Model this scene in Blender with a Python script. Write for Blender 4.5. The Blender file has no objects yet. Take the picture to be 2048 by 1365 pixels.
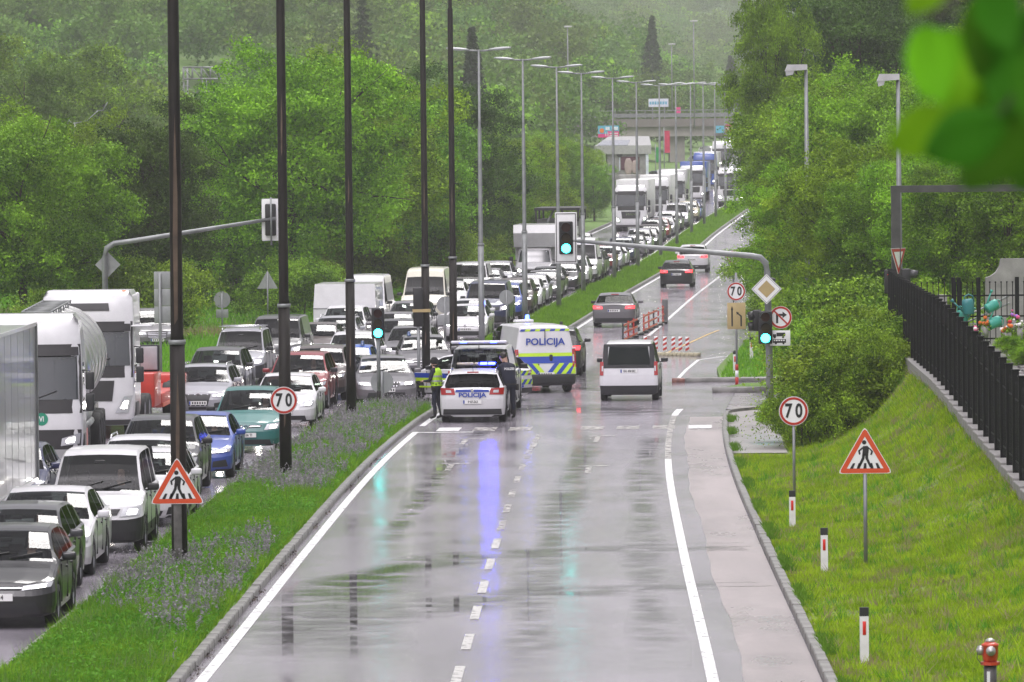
import bpy, bmesh, math, random, bisect
import numpy as np
from mathutils import Vector, Matrix

R = math.radians
random.seed(11)
rng = np.random.default_rng(11)
S = bpy.context.scene

# ------------------------------------------------------------------ camera
F, HC, HOR, ROLL = 12000.0, 8.2, 275.0, R(0.6)       # focal length in photo pixels, eye height, horizon row
PITCH = math.atan((682.5 - HOR) / F)
cam = bpy.data.objects.new('camera', bpy.data.cameras.new('camera'))
S.collection.objects.link(cam)
S.camera = cam
cam.data.sensor_width = 36.0
cam.data.lens = F / 2048 * 36.0
cam.data.clip_start, cam.data.clip_end = 0.5, 9000.0
cam.matrix_world = (Matrix.Translation((0, 0, HC)) @ Matrix.Rotation(R(90) - PITCH, 4, 'X') @ Matrix.Rotation(-ROLL, 4, 'Z'))
cam.data.dof.use_dof = True
cam.data.dof.focus_distance = 165.0
cam.data.dof.aperture_fstop = 10.0

# ------------------------------------------------------------------ daylight: overcast, rain
SUN_EL, SUN_AZ = R(58), R(200)
w = bpy.data.worlds.new('World')
S.world = w
w.use_nodes = True
nt = w.node_tree
bg = nt.nodes['Background']
sky = nt.nodes.new('ShaderNodeTexSky')
sky.sky_type = 'NISHITA'
sky.sun_disc = False
sky.sun_elevation = SUN_EL
sky.sun_rotation = SUN_AZ
sky.air_density, sky.dust_density, sky.ozone_density = 1.0, 6.0, 1.0
hs = nt.nodes.new('ShaderNodeHueSaturation')          # cloud cover takes the blue out of the sky
hs.inputs['Saturation'].default_value = 0.12
tint = nt.nodes.new('ShaderNodeMix'); tint.data_type = 'RGBA'; tint.blend_type = 'MULTIPLY'
tint.inputs[0].default_value = 1.0
tint.inputs[7].default_value = (1.0, 0.962, 1.03, 1)
nt.links.new(sky.outputs[0], hs.inputs['Color'])
nt.links.new(hs.outputs[0], tint.inputs[6])
nt.links.new(tint.outputs[2], bg.inputs[0])
bg.inputs[1].default_value = 0.088
sl = bpy.data.lights.new('sun', 'SUN')
sl.energy, sl.angle, sl.color = 1.5, R(28), (1.0, 0.97, 0.95)
sun = bpy.data.objects.new('sun', sl)
S.collection.objects.link(sun)
sun.rotation_euler = (R(90) - SUN_EL, 0, R(180) - SUN_AZ + R(180))
S.view_settings.view_transform = 'Standard'
S.view_settings.look = 'None'
S.view_settings.exposure = 1.0
S.view_settings.gamma = 1.0
S.view_settings.use_curve_mapping = False
cy = S.cycles
cy.use_denoising = True
cy.max_bounces = 7
cy.diffuse_bounces = 1
cy.glossy_bounces = 3
cy.transmission_bounces = 4
cy.transparent_max_bounces = 10
cy.volume_bounces = 1
cy.caustics_reflective = False
cy.caustics_refractive = False
cy.sample_clamp_indirect = 6.0
cy.use_adaptive_sampling = True
cy.adaptive_threshold = 0.015

# ------------------------------------------------------------------ plan of the place
def pchip(xs, ys):
    xs, ys = np.array(xs, float), np.array(ys, float)
    h = np.diff(xs); dl = np.diff(ys) / h
    m = np.zeros(len(xs)); m[0], m[-1] = dl[0], dl[-1]
    for i in range(1, len(xs) - 1):
        if dl[i-1] * dl[i] > 0:
            w1, w2 = 2*h[i] + h[i-1], h[i] + 2*h[i-1]
            m[i] = (w1 + w2) / (w1 / dl[i-1] + w2 / dl[i])
    X_, Y_, H_, M_ = xs.tolist(), ys.tolist(), h.tolist(), m.tolist()
    def f(x):
        if isinstance(x, (int, float)):
            x = min(max(float(x), X_[0]), X_[-1]); i = min(max(bisect.bisect_left(X_, x) - 1, 0), len(X_) - 2); t = (x - X_[i]) / H_[i]
            return (2*t**3 - 3*t**2 + 1) * Y_[i] + (t**3 - 2*t**2 + t) * H_[i] * M_[i] + (-2*t**3 + 3*t**2) * Y_[i+1] + (t**3 - t**2) * H_[i] * M_[i+1]
        x = np.clip(np.asarray(x, float), xs[0], xs[-1])
        i = np.clip(np.searchsorted(xs, x) - 1, 0, len(xs) - 2)
        t = (x - xs[i]) / h[i]
        r = ((2*t**3 - 3*t**2 + 1) * ys[i] + (t**3 - 2*t**2 + t) * h[i] * m[i] + (-2*t**3 + 3*t**2) * ys[i+1] + (t**3 - t**2) * h[i] * m[i+1])
        return float(r) if r.ndim == 0 else r
    return f

# left edge line of the carriageway leading away, by distance
L0 = pchip([0, 60, 80, 110, 140, 167, 195, 222, 253, 307, 353, 563, 800, 1300],
           [-5.8, -4.65, -4.29, -3.84, -3.3, -2.5, -1.0, .55, 2.55, 5.9, 8.95, 22.8, 38.5, 71.0])
ZR = pchip([0, 60, 80, 110, 140, 167, 200, 380, 456, 545, 600, 650, 700, 800, 900, 1300],
           [1.4, 1.1, .9, .65, .42, .2, 0, 0.02, .7, 1.3, 1.8, 2.5, 3.5, 4.5, 6, 12])
MEDL = pchip([0, 180, 235, 1300], [2.7, 2.7, 2.6, 2.6])          # width from the line to the far kerb of the median
RW = 6.95                                                            # carriageway width
LAY = pchip([0, 80, 168, 1300], [1.45, 1.45, 1.4, .5])               # lay-by to the kerb

def slope(d):
    return (L0(d + 1) - L0(d - 1)) / 2
def lane(n, d):                                                      # centre of queue lane 1 or 2
    return L0(d) - MEDL(d) - (1.5 if n == 1 else 4.7)

def at(px, py, d):
    u, v = px - 1024.0, 682.5 - py
    u, v = u * math.cos(ROLL) + v * math.sin(ROLL), -u * math.sin(ROLL) + v * math.cos(ROLL)
    dy, dz = F * math.cos(PITCH) + v * math.sin(PITCH), -F * math.sin(PITCH) + v * math.cos(PITCH)
    k = d / dy
    return u * k, d, HC + dz * k
def gx(px, d, z=None):                                               # where a column of the picture meets the ground at distance d
    z = ZR(d) if z is None else z
    return at(px, HOR + (HC - z) * F / d, d)[0]

FENCE_BASE = pchip([60, 100, 107, 120, 140, 167, 200], [1.3, 1.5, 1.65, 2.0, 2.4, 2.35, 2.3])
def sstep(a, b, x):
    t = np.clip((np.asarray(x, float) - a) / (b - a), 0, 1)
    return t * t * (3 - 2 * t)
def hashn(x, y, sc, seed=0):                                         # cheap smooth noise
    x = np.asarray(x, float) / sc; y = np.asarray(y, float) / sc
    return (np.sin(x*1.7+seed) * np.cos(y*1.3+seed*2.1) + np.sin(x*.6-y*.9+seed*.7) + .5*np.sin(x*3.1+y*2.3+seed*1.9) * np.cos(y*3.7-seed)) / 2.5
def ZG(X, d):
    X = np.asarray(X, float); d = np.asarray(d, float)
    zr = ZR(d)
    uR = X - (L0(d) + RW + np.maximum(LAY(d), np.where(d < 200, 1.45, 0)) + np.clip(d - 165, 0, 40) * .22)
    uL = (L0(d) - MEDL(d) - 7.6) - X
    fb = FENCE_BASE(np.clip(d, 60, 200))
    sh = 1.62 * np.clip((d - 139) / 6, 0, 1)
    prof = np.clip((uR - sh) / (4.6 - sh), 0, 1)
    prof = .06 * prof + .94 * prof ** 2.3
    near = 1 - sstep(170, 186, d)
    z = zr - .05 + np.where(uR > 0, (.06 + (fb - zr - .06) * prof) * near, 0)
    z = z + np.where(uR > 3, sstep(215, 300, d) * .28 * np.clip(uR - 3, 0, 30), 0)
    z = z + np.where(uL > 0, .1 * np.clip(uL, 0, 1) + .25 * hashn(X, d, 9) * np.clip(uL / 6, 0, 1), 0)
    away = np.clip((np.abs(X - L0(d)) - 20) / 60, 0, 1)
    z = z + 160 * sstep(1300, 4000, d) + away * 22 * sstep(500, 1000, d) * (1 + .5 * hashn(X, d, 140, 2)) + np.where(d > 900, 12 * hashn(X, d, 260, 4) * sstep(900, 1600, d), 0)
    return z
# ------------------------------------------------------------------ mesh helpers
def link(o):
    S.collection.objects.link(o); return o

class MB:
    def __init__(s):
        s.v, s.f, s.m, s.s = [], [], [], []
    def add(s, vs, fs, mi=0, sm=False):
        b = len(s.v)
        s.v += [tuple(p) for p in vs]
        s.f += [tuple(b + i for i in f) for f in fs]
        s.m += [mi] * len(fs); s.s += [sm] * len(fs)
        return s
    def box(s, x0, x1, y0, y1, z0, z1, mi=0):
        return s.add([(x0,y0,z0),(x1,y0,z0),(x1,y1,z0),(x0,y1,z0),(x0,y0,z1),(x1,y0,z1),(x1,y1,z1),(x0,y1,z1)],
                     [(3,2,1,0),(4,5,6,7),(0,1,5,4),(1,2,6,5),(2,3,7,6),(3,0,4,7)], mi)
    def rbox(s, x0, x1, y0, y1, z0, z1, r=.02, mi=0, seg=2, sm=True):
        bm = bmesh.new()
        bmesh.ops.create_cube(bm, size=1)
        for v in bm.verts:
            v.co = ((x0+x1)/2 + v.co.x*(x1-x0), (y0+y1)/2 + v.co.y*(y1-y0), (z0+z1)/2 + v.co.z*(z1-z0))
        bmesh.ops.bevel(bm, geom=bm.edges[:], offset=r, segments=seg, profile=.5, affect='EDGES')
        bm.verts.index_update()
        s.add([v.co[:] for v in bm.verts], [[v.index for v in f.verts] for f in bm.faces], mi, sm)
        bm.free(); return s
    def tube(s, path, rad, n=10, mi=0, caps=True, sm=True):
        P = [Vector(p) for p in path]
        if not hasattr(rad, '__len__'): rad = [rad] * len(P)
        vs, fs = [], []
        up = Vector((0, 0, 1))
        for i, p in enumerate(P):
            t = (P[min(i+1, len(P)-1)] - P[max(i-1, 0)]).normalized()
            a = t.cross(up)
            if a.length < .05: a = t.cross(Vector((0, 1, 0)))
            a.normalize(); b = a.cross(t).normalized()
            for k in range(n):
                q = 2*math.pi*k/n
                vs.append(p + rad[i]*(math.cos(q)*a + math.sin(q)*b))
        for i in range(len(P)-1):
            for k in range(n):
                fs.append((i*n+k, i*n+(k+1)%n, (i+1)*n+(k+1)%n, (i+1)*n+k))
        if caps:
            fs.append(tuple(range(n-1, -1, -1))); fs.append(tuple((len(P)-1)*n+k for k in range(n)))
        return s.add(vs, fs, mi, sm)
    def disc(s, c, r, th=.01, n=28, mi=0, r_in=None):       # facing -Y
        x, y, z = c
        vs, fs = [], []
        for k in range(n):
            q = 2*math.pi*k/n
            for yy in (y, y+th):
                vs.append((x+r*math.cos(q), yy, z+r*math.sin(q)))
        if r_in is None:
            fs.append(tuple(2*k for k in range(n))); fs.append(tuple(2*k+1 for k in range(n-1, -1, -1)))
            for k in range(n):
                a, b = 2*k, 2*((k+1) % n); fs.append((b, a, a+1, b+1))
        else:
            m = len(vs)
            for k in range(n):
                q = 2*math.pi*k/n
                for yy in (y, y+th): vs.append((x+r_in*math.cos(q), yy, z+r_in*math.sin(q)))
            for k in range(n):
                a, b = 2*k, 2*((k+1) % n)
                fs += [(a, b, m+b, m+a), (b+1, a+1, m+a+1, m+b+1), (b, a, a+1, b+1), (m+a, m+b, m+b+1, m+a+1)]
        return s.add(vs, fs, mi)
    def poly(s, pts, y, th=.01, mi=0):                       # (x,z) outline standing in a vertical plane, facing -Y
        n = len(pts)
        vs = [(x, y, z) for x, z in pts] + [(x, y+th, z) for x, z in pts]
        fs = [tuple(range(n)), tuple(range(2*n-1, n-1, -1))] + [((k+1) % n, k, n+k, n+(k+1) % n) for k in range(n)]
        return s.add(vs, fs, mi)
    def flat(s, pts, z0, z1, mi=0):                          # (x,y) outline extruded upwards
        n = len(pts)
        vs = [(x, y, z0) for x, y in pts] + [(x, y, z1) for x, y in pts]
        fs = [tuple(range(n-1, -1, -1)), tuple(range(n, 2*n))] + [(k, (k+1) % n, n+(k+1) % n, n+k) for k in range(n)]
        return s.add(vs, fs, mi)
    def rings(s, RG, mi=0, sm=True, caps=(True, True), closed=True):
        n = len(RG[0]); b = [p for r in RG for p in r]; fs = []
        for i in range(len(RG)-1):
            for k in range(n if closed else n-1):
                fs.append((i*n+k, i*n+(k+1) % n, (i+1)*n+(k+1) % n, (i+1)*n+k))
        if caps[0]: fs.append(tuple(range(n-1, -1, -1)))
        if caps[1]: fs.append(tuple((len(RG)-1)*n+k for k in range(n)))
        return s.add(b, fs, mi, sm)
    def ball(s, c, r, nu=12, nv=8, mi=0):
        rx, ry, rz = r if hasattr(r, '__len__') else (r, r, r)
        RG = []
        for j in range(1, nv):
            a = math.pi*j/nv
            RG.append([(c[0]+rx*math.sin(a)*math.cos(2*math.pi*k/nu), c[1]+ry*math.sin(a)*math.sin(2*math.pi*k/nu), c[2]-rz*math.cos(a)) for k in range(nu)])
        return s.rings(RG, mi)
    def mesh(s, name, mats=()):
        me = bpy.data.meshes.new(name)
        me.from_pydata(s.v, [], s.f)
        me.polygons.foreach_set('material_index', s.m)
        me.polygons.foreach_set('use_smooth', s.s)
        for m in mats: me.materials.append(m)
        me.update(); return me

PROTO = []
def ob(name, mb, mats, parent=None, loc=None, rot=None, proto=False, color=None, **pr):
    me = mb.mesh(name, mats if isinstance(mats, (list, tuple)) else [mats]) if isinstance(mb, MB) else mb
    o = bpy.data.objects.new(name, me)
    if parent is not None:
        o.parent = parent
        if proto: CHR.setdefault(parent.name, []).append(o)
    if loc is not None: o.location = loc
    if rot is not None: o.rotation_euler = rot
    if color is not None: o.color = (*color, 1)
    for k, v in pr.items(): o[k] = v
    if proto: PROTO.append(o)
    else: link(o)
    return o
def empty(name, loc=(0,0,0), rz=0, proto=False, **pr):
    o = bpy.data.objects.new(name, None)
    o.location = loc; o.rotation_euler = (0, 0, rz); o.empty_display_size = .3
    for k, v in pr.items(): o[k] = v
    if proto: PROTO.append(o)
    else: link(o)
    return o
def tag(o, label, cat, group=None):
    o['label'] = label; o['category'] = cat
    if group: o['group'] = group
    return o
CHR = {}
def kids(o): return CHR.get(o.name, [])
def copy_tree(o, parent=None, color=None):
    c = o.copy(); link(c); c.parent = parent
    if color is not None: c.color = (*color, 1)
    for ch in kids(o): copy_tree(ch, c, color)
    return c
def np_mesh(name, V, Q, mats, mi=None, smooth=False):
    V = np.asarray(V, np.float32).reshape(-1, 3); Q = np.asarray(Q, np.int32)
    k = Q.shape[1]
    me = bpy.data.meshes.new(name)
    me.vertices.add(len(V)); me.vertices.foreach_set('co', V.ravel())
    me.loops.add(Q.size); me.loops.foreach_set('vertex_index', Q.ravel())
    me.polygons.add(len(Q)); me.polygons.foreach_set('loop_start', np.arange(0, Q.size, k, dtype=np.int32))
    if mi is not None: me.polygons.foreach_set('material_index', np.asarray(mi, np.int32))
    if smooth: me.polygons.foreach_set('use_smooth', np.ones(len(Q), bool))
    for m in (mats if isinstance(mats, (list, tuple)) else [mats]): me.materials.append(m)
    me.update(calc_edges=True); return me
TXT = {}
def text_mesh(s, size=1.0, sx=1.0, bold=0.0, ext=.002, mat=None):
    key = (s, size, sx, bold, ext, mat.name)
    if key in TXT: return TXT[key]
    cu = bpy.data.curves.new('lettering', 'FONT')
    cu.body = s; cu.size = size; cu.align_x = 'CENTER'; cu.align_y = 'CENTER'; cu.extrude = ext; cu.offset = bold; cu.resolution_u = 3
    t = bpy.data.objects.new('lettering_source', cu); link(t)
    bpy.context.view_layer.update()
    me = bpy.data.meshes.new_from_object(t.evaluated_get(bpy.context.evaluated_depsgraph_get()))
    bpy.data.objects.remove(t)
    for v in me.vertices: v.co.x *= sx
    me.materials.clear(); me.materials.append(mat)
    TXT[key] = me
    return me
def lettering(s, parent, loc, size, mat, sx=1.0, bold=0.0, back=False, proto=False, name='lettering'):
    return ob(name, text_mesh(s, size, sx, bold, .002, mat), None, parent, loc, (R(90), 0, R(180) if back else 0), proto=proto)

# ------------------------------------------------------------------ materials
MATS = {}
def N(nt, t, **kw):
    n = nt.nodes.new(t)
    for k, v in kw.items(): setattr(n, k, v)
    return n
def ramp(nt, pts):
    n = nt.nodes.new('ShaderNodeValToRGB')
    e = n.color_ramp.elements
    while len(e) < len(pts): e.new(.5)
    for q, (p, c) in zip(e, pts):
        q.position = p; q.color = c if len(c) == 4 else (*c, 1)
    return n
def mat(name, col=(.5,.5,.5), rough=.5, metal=0.0, spec=.5, coat=0.0, emit=None, es=0.0, var=.12, vs=3.0, bump=0.0, bs=30.0, objcol=False, dirt=0.0, coords='Object'):
    if name in MATS: return MATS[name]
    m = bpy.data.materials.new(name); m.use_nodes = True
    nt = m.node_tree; L = nt.links; p = nt.nodes['Principled BSDF']
    p.inputs['Roughness'].default_value = rough; p.inputs['Metallic'].default_value = metal
    p.inputs['Specular IOR Level'].default_value = spec
    if coat:
        p.inputs['Coat Weight'].default_value = coat; p.inputs['Coat Roughness'].default_value = .04
    tc = N(nt, 'ShaderNodeTexCoord')
    nz = N(nt, 'ShaderNodeTexNoise'); nz.inputs['Scale'].default_value = vs; nz.inputs['Detail'].default_value = 4
    L.new(tc.outputs[coords], nz.inputs['Vector'])
    hs = N(nt, 'ShaderNodeHueSaturation')
    mr = N(nt, 'ShaderNodeMapRange'); mr.inputs[3].default_value = 1 - var; mr.inputs[4].default_value = 1 + var
    mr.inputs[1].default_value = .3; mr.inputs[2].default_value = .7
    L.new(nz.outputs[0], mr.inputs[0]); L.new(mr.outputs[0], hs.inputs['Value'])
    if objcol:
        oi = N(nt, 'ShaderNodeObjectInfo'); L.new(oi.outputs['Color'], hs.inputs['Color'])
    else: hs.inputs['Color'].default_value = (*col, 1)
    out = hs.outputs[0]
    if dirt:                                              # road film on the lower body
        g = N(nt, 'ShaderNodeSeparateXYZ'); L.new(tc.outputs['Object'], g.inputs[0])
        ma = N(nt, 'ShaderNodeMapRange'); ma.inputs[1].default_value = .75; ma.inputs[2].default_value = .15; ma.inputs[3].default_value = 0; ma.inputs[4].default_value = dirt
        L.new(g.outputs[2], ma.inputs[0])
        mm = N(nt, 'ShaderNodeMath', operation='MULTIPLY'); L.new(ma.outputs[0], mm.inputs[0]); L.new(nz.outputs[0], mm.inputs[1])
        mx = N(nt, 'ShaderNodeMix', data_type='RGBA'); L.new(mm.outputs[0], mx.inputs[0]); L.new(out, mx.inputs[6]); mx.inputs[7].default_value = (.045,.04,.037,1)
        out = mx.outputs[2]
    L.new(out, p.inputs['Base Color'])
    if bump:
        n2 = N(nt, 'ShaderNodeTexNoise'); n2.inputs['Scale'].default_value = bs; n2.inputs['Detail'].default_value = 3
        L.new(tc.outputs[coords], n2.inputs['Vector'])
        b = N(nt, 'ShaderNodeBump'); b.inputs['Strength'].default_value = bump; b.inputs['Distance'].default_value = .02
        L.new(n2.outputs[0], b.inputs['Height']); L.new(b.outputs[0], p.inputs['Normal'])
    if emit is not None:
        p.inputs['Emission Color'].default_value = (*emit, 1); p.inputs['Emission Strength'].default_value = es
    MATS[name] = m; return m
def glass_mat(name, tintc=(.42,.47,.46), rough=.02, f0=1.5, mx=.75):
    m = bpy.data.materials.new(name); m.use_nodes = True
    nt = m.node_tree; L = nt.links; nt.nodes.remove(nt.nodes['Principled BSDF'])
    t = N(nt, 'ShaderNodeBsdfTransparent'); t.inputs[0].default_value = (*tintc, 1)
    g = N(nt, 'ShaderNodeBsdfGlossy'); g.inputs['Roughness'].default_value = rough; g.inputs[0].default_value = (.95,.95,.95,1)
    fr = N(nt, 'ShaderNodeFresnel'); fr.inputs[0].default_value = f0
    mr = N(nt, 'ShaderNodeMapRange'); mr.inputs[1].default_value = 0; mr.inputs[2].default_value = 1; mr.inputs[3].default_value = .0; mr.inputs[4].default_value = mx
    L.new(fr.outputs[0], mr.inputs[0])
    x = N(nt, 'ShaderNodeMixShader'); L.new(mr.outputs[0], x.inputs[0]); L.new(t.outputs[0], x.inputs[1]); L.new(g.outputs[0], x.inputs[2])
    L.new(x.outputs[0], nt.nodes['Material Output'].inputs[0])
    return m
def leaf_mat(name, a, b, tr=.35, rough=.5, spec=.10, clump=.35):
    m = bpy.data.materials.new(name); m.use_nodes = True
    nt = m.node_tree; L = nt.links; p = nt.nodes['Principled BSDF']
    g = N(nt, 'ShaderNodeNewGeometry'); tc = N(nt, 'ShaderNodeTexCoord')
    nz = N(nt, 'ShaderNodeTexNoise'); nz.inputs['Scale'].default_value = clump; nz.inputs['Detail'].default_value = 5; nz.inputs['Roughness'].default_value = .62
    L.new(tc.outputs['Object'], nz.inputs['Vector'])
    oi = N(nt, 'ShaderNodeObjectInfo')
    ad = N(nt, 'ShaderNodeMath', operation='MULTIPLY_ADD'); ad.inputs[1].default_value = .5; L.new(g.outputs['Random Per Island'], ad.inputs[0])
    m2 = N(nt, 'ShaderNodeMapRange'); m2.inputs[1].default_value = .34; m2.inputs[2].default_value = .66; m2.inputs[3].default_value = -.15; m2.inputs[4].default_value = .62
    L.new(nz.outputs[0], m2.inputs[0]); L.new(m2.outputs[0], ad.inputs[2])
    mx = N(nt, 'ShaderNodeMix', data_type='RGBA'); mx.inputs[6].default_value = (*a, 1); mx.inputs[7].default_value = (*b, 1)
    L.new(ad.outputs[0], mx.inputs[0])
    hs = N(nt, 'ShaderNodeHueSaturation'); L.new(mx.outputs[2], hs.inputs['Color'])
    m3 = N(nt, 'ShaderNodeMapRange'); m3.inputs[3].default_value = .8; m3.inputs[4].default_value = 1.2; L.new(oi.outputs['Random'], m3.inputs[0]); L.new(m3.outputs[0], hs.inputs['Value'])
    m4 = N(nt, 'ShaderNodeMapRange'); m4.inputs[3].default_value = .485; m4.inputs[4].default_value = .515; L.new(oi.outputs['Random'], m4.inputs[0]); L.new(m4.outputs[0], hs.inputs['Hue'])
    L.new(hs.outputs[0], p.inputs['Base Color'])
    p.inputs['Roughness'].default_value = rough; p.inputs['Specular IOR Level'].default_value = spec
    t = N(nt, 'ShaderNodeBsdfTranslucent'); L.new(hs.outputs[0], t.inputs[0])
    x = N(nt, 'ShaderNodeMixShader'); x.inputs[0].default_value = tr
    L.new(p.outputs[0], x.inputs[1]); L.new(t.outputs[0], x.inputs[2]); L.new(x.outputs[0], nt.nodes['Material Output'].inputs[0])
    MATS[name] = m; return m

def asphalt_mat(name, ca, cb, r0=.07, r1=.42, seed=0.0, wet=True, tracks=False):
    m = bpy.data.materials.new(name); m.use_nodes = True
    nt = m.node_tree; L = nt.links; p = nt.nodes['Principled BSDF']
    tc = N(nt, 'ShaderNodeTexCoord')
    def noise(sx, sy, scale, detail=4, rough=.5):
        mp = N(nt, 'ShaderNodeMapping'); mp.inputs['Scale'].default_value = (sx, sy, 1); mp.inputs['Location'].default_value = (seed, seed*1.7, 0)
        L.new(tc.outputs['Object'], mp.inputs[0])
        n = N(nt, 'ShaderNodeTexNoise'); n.inputs['Scale'].default_value = scale; n.inputs['Detail'].default_value = detail; n.inputs['Roughness'].default_value = rough
        L.new(mp.outputs[0], n.inputs['Vector']); return n.outputs[0]
    wear = noise(1, .12, .9, 5, .6); agg = noise(1, 1, 34, 3, .75); pud = noise(.5, .16, 1.0, 6, .6)
    c = N(nt, 'ShaderNodeMix', data_type='RGBA'); c.inputs[6].default_value = (*ca, 1); c.inputs[7].default_value = (*cb, 1)
    r = ramp(nt, [(.35, (0,0,0)), (.65, (1,1,1))]); L.new(wear, r.inputs[0]); L.new(r.outputs[0], c.inputs[0])
    c2 = N(nt, 'ShaderNodeMix', data_type='RGBA', blend_type='OVERLAY'); c2.inputs[0].default_value = .55
    L.new(c.outputs[2], c2.inputs[6]); L.new(agg, c2.inputs[7])
    pr = ramp(nt, [(.44, (0,0,0)), (.72, (1,1,1))]); L.new(pud, pr.inputs[0])
    wetm = pr.outputs[0]
    dk = N(nt, 'ShaderNodeMix', data_type='RGBA', blend_type='MULTIPLY'); dk.inputs[7].default_value = (.8,.8,.8,1)
    L.new(wetm, dk.inputs[0]); L.new(c2.outputs[2], dk.inputs[6])
    L.new(dk.outputs[2], p.inputs['Base Color'])
    mr = N(nt, 'ShaderNodeMapRange'); mr.inputs[3].default_value = r1; mr.inputs[4].default_value = r0
    L.new(wetm, mr.inputs[0]); L.new(mr.outputs[0], p.inputs['Roughness'])
    p.inputs['IOR'].default_value = 1.4
    p.inputs['Specular IOR Level'].default_value = .5
    b = N(nt, 'ShaderNodeBump'); b.inputs['Distance'].default_value = .006
    bsn = N(nt, 'ShaderNodeMapRange'); bsn.inputs[3].default_value = .22; bsn.inputs[4].default_value = .03; L.new(wetm, bsn.inputs[0]); L.new(bsn.outputs[0], b.inputs['Strength'])
    L.new(agg, b.inputs['Height']); L.new(b.outputs[0], p.inputs['Normal'])
    MATS[name] = m; return m

def soil_mat(name, stops, scale=1.2, bump=.6):
    m = bpy.data.materials.new(name); m.use_nodes = True
    nt = m.node_tree; L = nt.links; p = nt.nodes['Principled BSDF']; p.inputs['Roughness'].default_value = .85
    tc = N(nt, 'ShaderNodeTexCoord'); n1 = N(nt, 'ShaderNodeTexNoise'); n1.inputs['Scale'].default_value = scale; n1.inputs['Detail'].default_value = 8; n1.inputs['Roughness'].default_value = .65
    L.new(tc.outputs['Object'], n1.inputs['Vector']); r = ramp(nt, stops); L.new(n1.outputs[0], r.inputs[0]); L.new(r.outputs[0], p.inputs['Base Color'])
    n2 = N(nt, 'ShaderNodeTexNoise'); n2.inputs['Scale'].default_value = 14; n2.inputs['Detail'].default_value = 5; L.new(tc.outputs['Object'], n2.inputs['Vector'])
    b = N(nt, 'ShaderNodeBump'); b.inputs['Strength'].default_value = bump; b.inputs['Distance'].default_value = .08; L.new(n2.outputs[0], b.inputs['Height']); L.new(b.outputs[0], p.inputs['Normal'])
    MATS[name] = m; return m

def paintline_mat(name, col, amount=.5, scale=5.0, rough=.35):      # worn road paint: holes show the asphalt through
    m = bpy.data.materials.new(name); m.use_nodes = True
    nt = m.node_tree; L = nt.links; p = nt.nodes['Principled BSDF']; p.inputs['Roughness'].default_value = rough; p.inputs['Base Color'].default_value = (*col, 1)
    tc = N(nt, 'ShaderNodeTexCoord'); n1 = N(nt, 'ShaderNodeTexNoise'); n1.inputs['Scale'].default_value = scale; n1.inputs['Detail'].default_value = 8; n1.inputs['Roughness'].default_value = .7
    L.new(tc.outputs['Object'], n1.inputs['Vector']); r = ramp(nt, [(amount-.06, (0,0,0)), (amount+.06, (1,1,1))]); L.new(n1.outputs[0], r.inputs[0])
    t = N(nt, 'ShaderNodeBsdfTransparent'); x = N(nt, 'ShaderNodeMixShader'); L.new(r.outputs[0], x.inputs[0]); L.new(t.outputs[0], x.inputs[1]); L.new(p.outputs[0], x.inputs[2])
    L.new(x.outputs[0], nt.nodes['Material Output'].inputs[0])
    MATS[name] = m; return m

PAINT = mat('car_paint', objcol=True, rough=.32, coat=.6, var=.05, dirt=.6)
GLASS = glass_mat('car_glass', (.46,.5,.49), .02, 1.62)
SGLASS = glass_mat('side_glass', (.16,.18,.175), .06, 1.28, .3)
DGLASS = glass_mat('tinted_glass', (.06,.065,.07))
BLACKP = mat('black_plastic', (.018,.018,.02), .5, bump=.1, bs=120)
TRIM = mat('trim_grey', (.05,.05,.055), .45)
TYRE = mat('tyre_rubber', (.015,.015,.016), .75, bump=.3, bs=60)
RIM = mat('rim_alloy', (.38,.38,.4), .3, .8)
CHROME = mat('chrome', (.75,.75,.77), .12, 1.0)
INTER = mat('cabin_cloth', (.022,.022,.026), .8)
LAMPG = mat('lamp_housing', (.55,.56,.58), .12, .3, coat=1)
LIT = mat('headlight_lit', (.9,.9,.85), .3, emit=(1,.95,.84), es=26)
LITFAR = mat('headlight_lit_far', (.9,.9,.85), .3, emit=(1,.95,.86), es=22)
LITFAR.cycles.emission_sampling = 'NONE'
TAIL = mat('tail_lamp', (.35,.008,.01), .2, coat=1)
TAILLIT = mat('tail_lamp_lit', (.5,.01,.01), .2, coat=1, emit=(1,.04,.05), es=2.2)
PLATE = mat('number_plate', (.78,.78,.76), .4, var=.03)
PLATEBLUE = mat('plate_band', (.01,.05,.35), .4)
PRINT = mat('print_black', (.012,.012,.013), .5)
WHITE = mat('white_paint', (.66,.655,.67), .35, var=.05, coat=.4)
STEEL = mat('galvanised_steel', (.24,.25,.25), .5, .45, var=.25, vs=2, bump=.05)
DARKPOLE = mat('weathered_dark_pole', (.011,.0085,.007), .55, .0, .25, var=.5, vs=1.6, bump=.15, bs=25)
RUST = mat('bare_brown_streak', (.09,.06,.04), .7, var=.4)
CONC = mat('concrete', (.27,.26,.25), .75, var=.25, vs=2.5, bump=.3, bs=12)
CONCWET = mat('wet_kerb_concrete', (.17,.165,.155), .45, var=.4, vs=3.5, bump=.5, bs=9)
SIGNW = mat('sign_white', (.78,.78,.78), .4, var=.03)
SIGNR = mat('sign_red', (.42,.022,.012), .4, var=.05)
SIGNO = mat('sign_orange_red', (.62,.075,.02), .4, var=.05)
SIGNBACK = mat('sign_back_grey', (.3,.31,.31), .5, .3, var=.15)
SIGNTAN = mat('sign_faded_yellow', (.42,.32,.15), .5, var=.06)
REDP = mat('red_paint', (.5,.03,.015), .4, coat=.3)
BLUEP = mat('police_blue', (.012,.05,.36), .4, coat=.4)
LIME = mat('fluorescent_lime', (.5,.75,.02), .5, coat=.2, var=.04)
BLACKM = mat('black_iron', (.006,.006,.007), .6, .0, .2, bump=.05)
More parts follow.
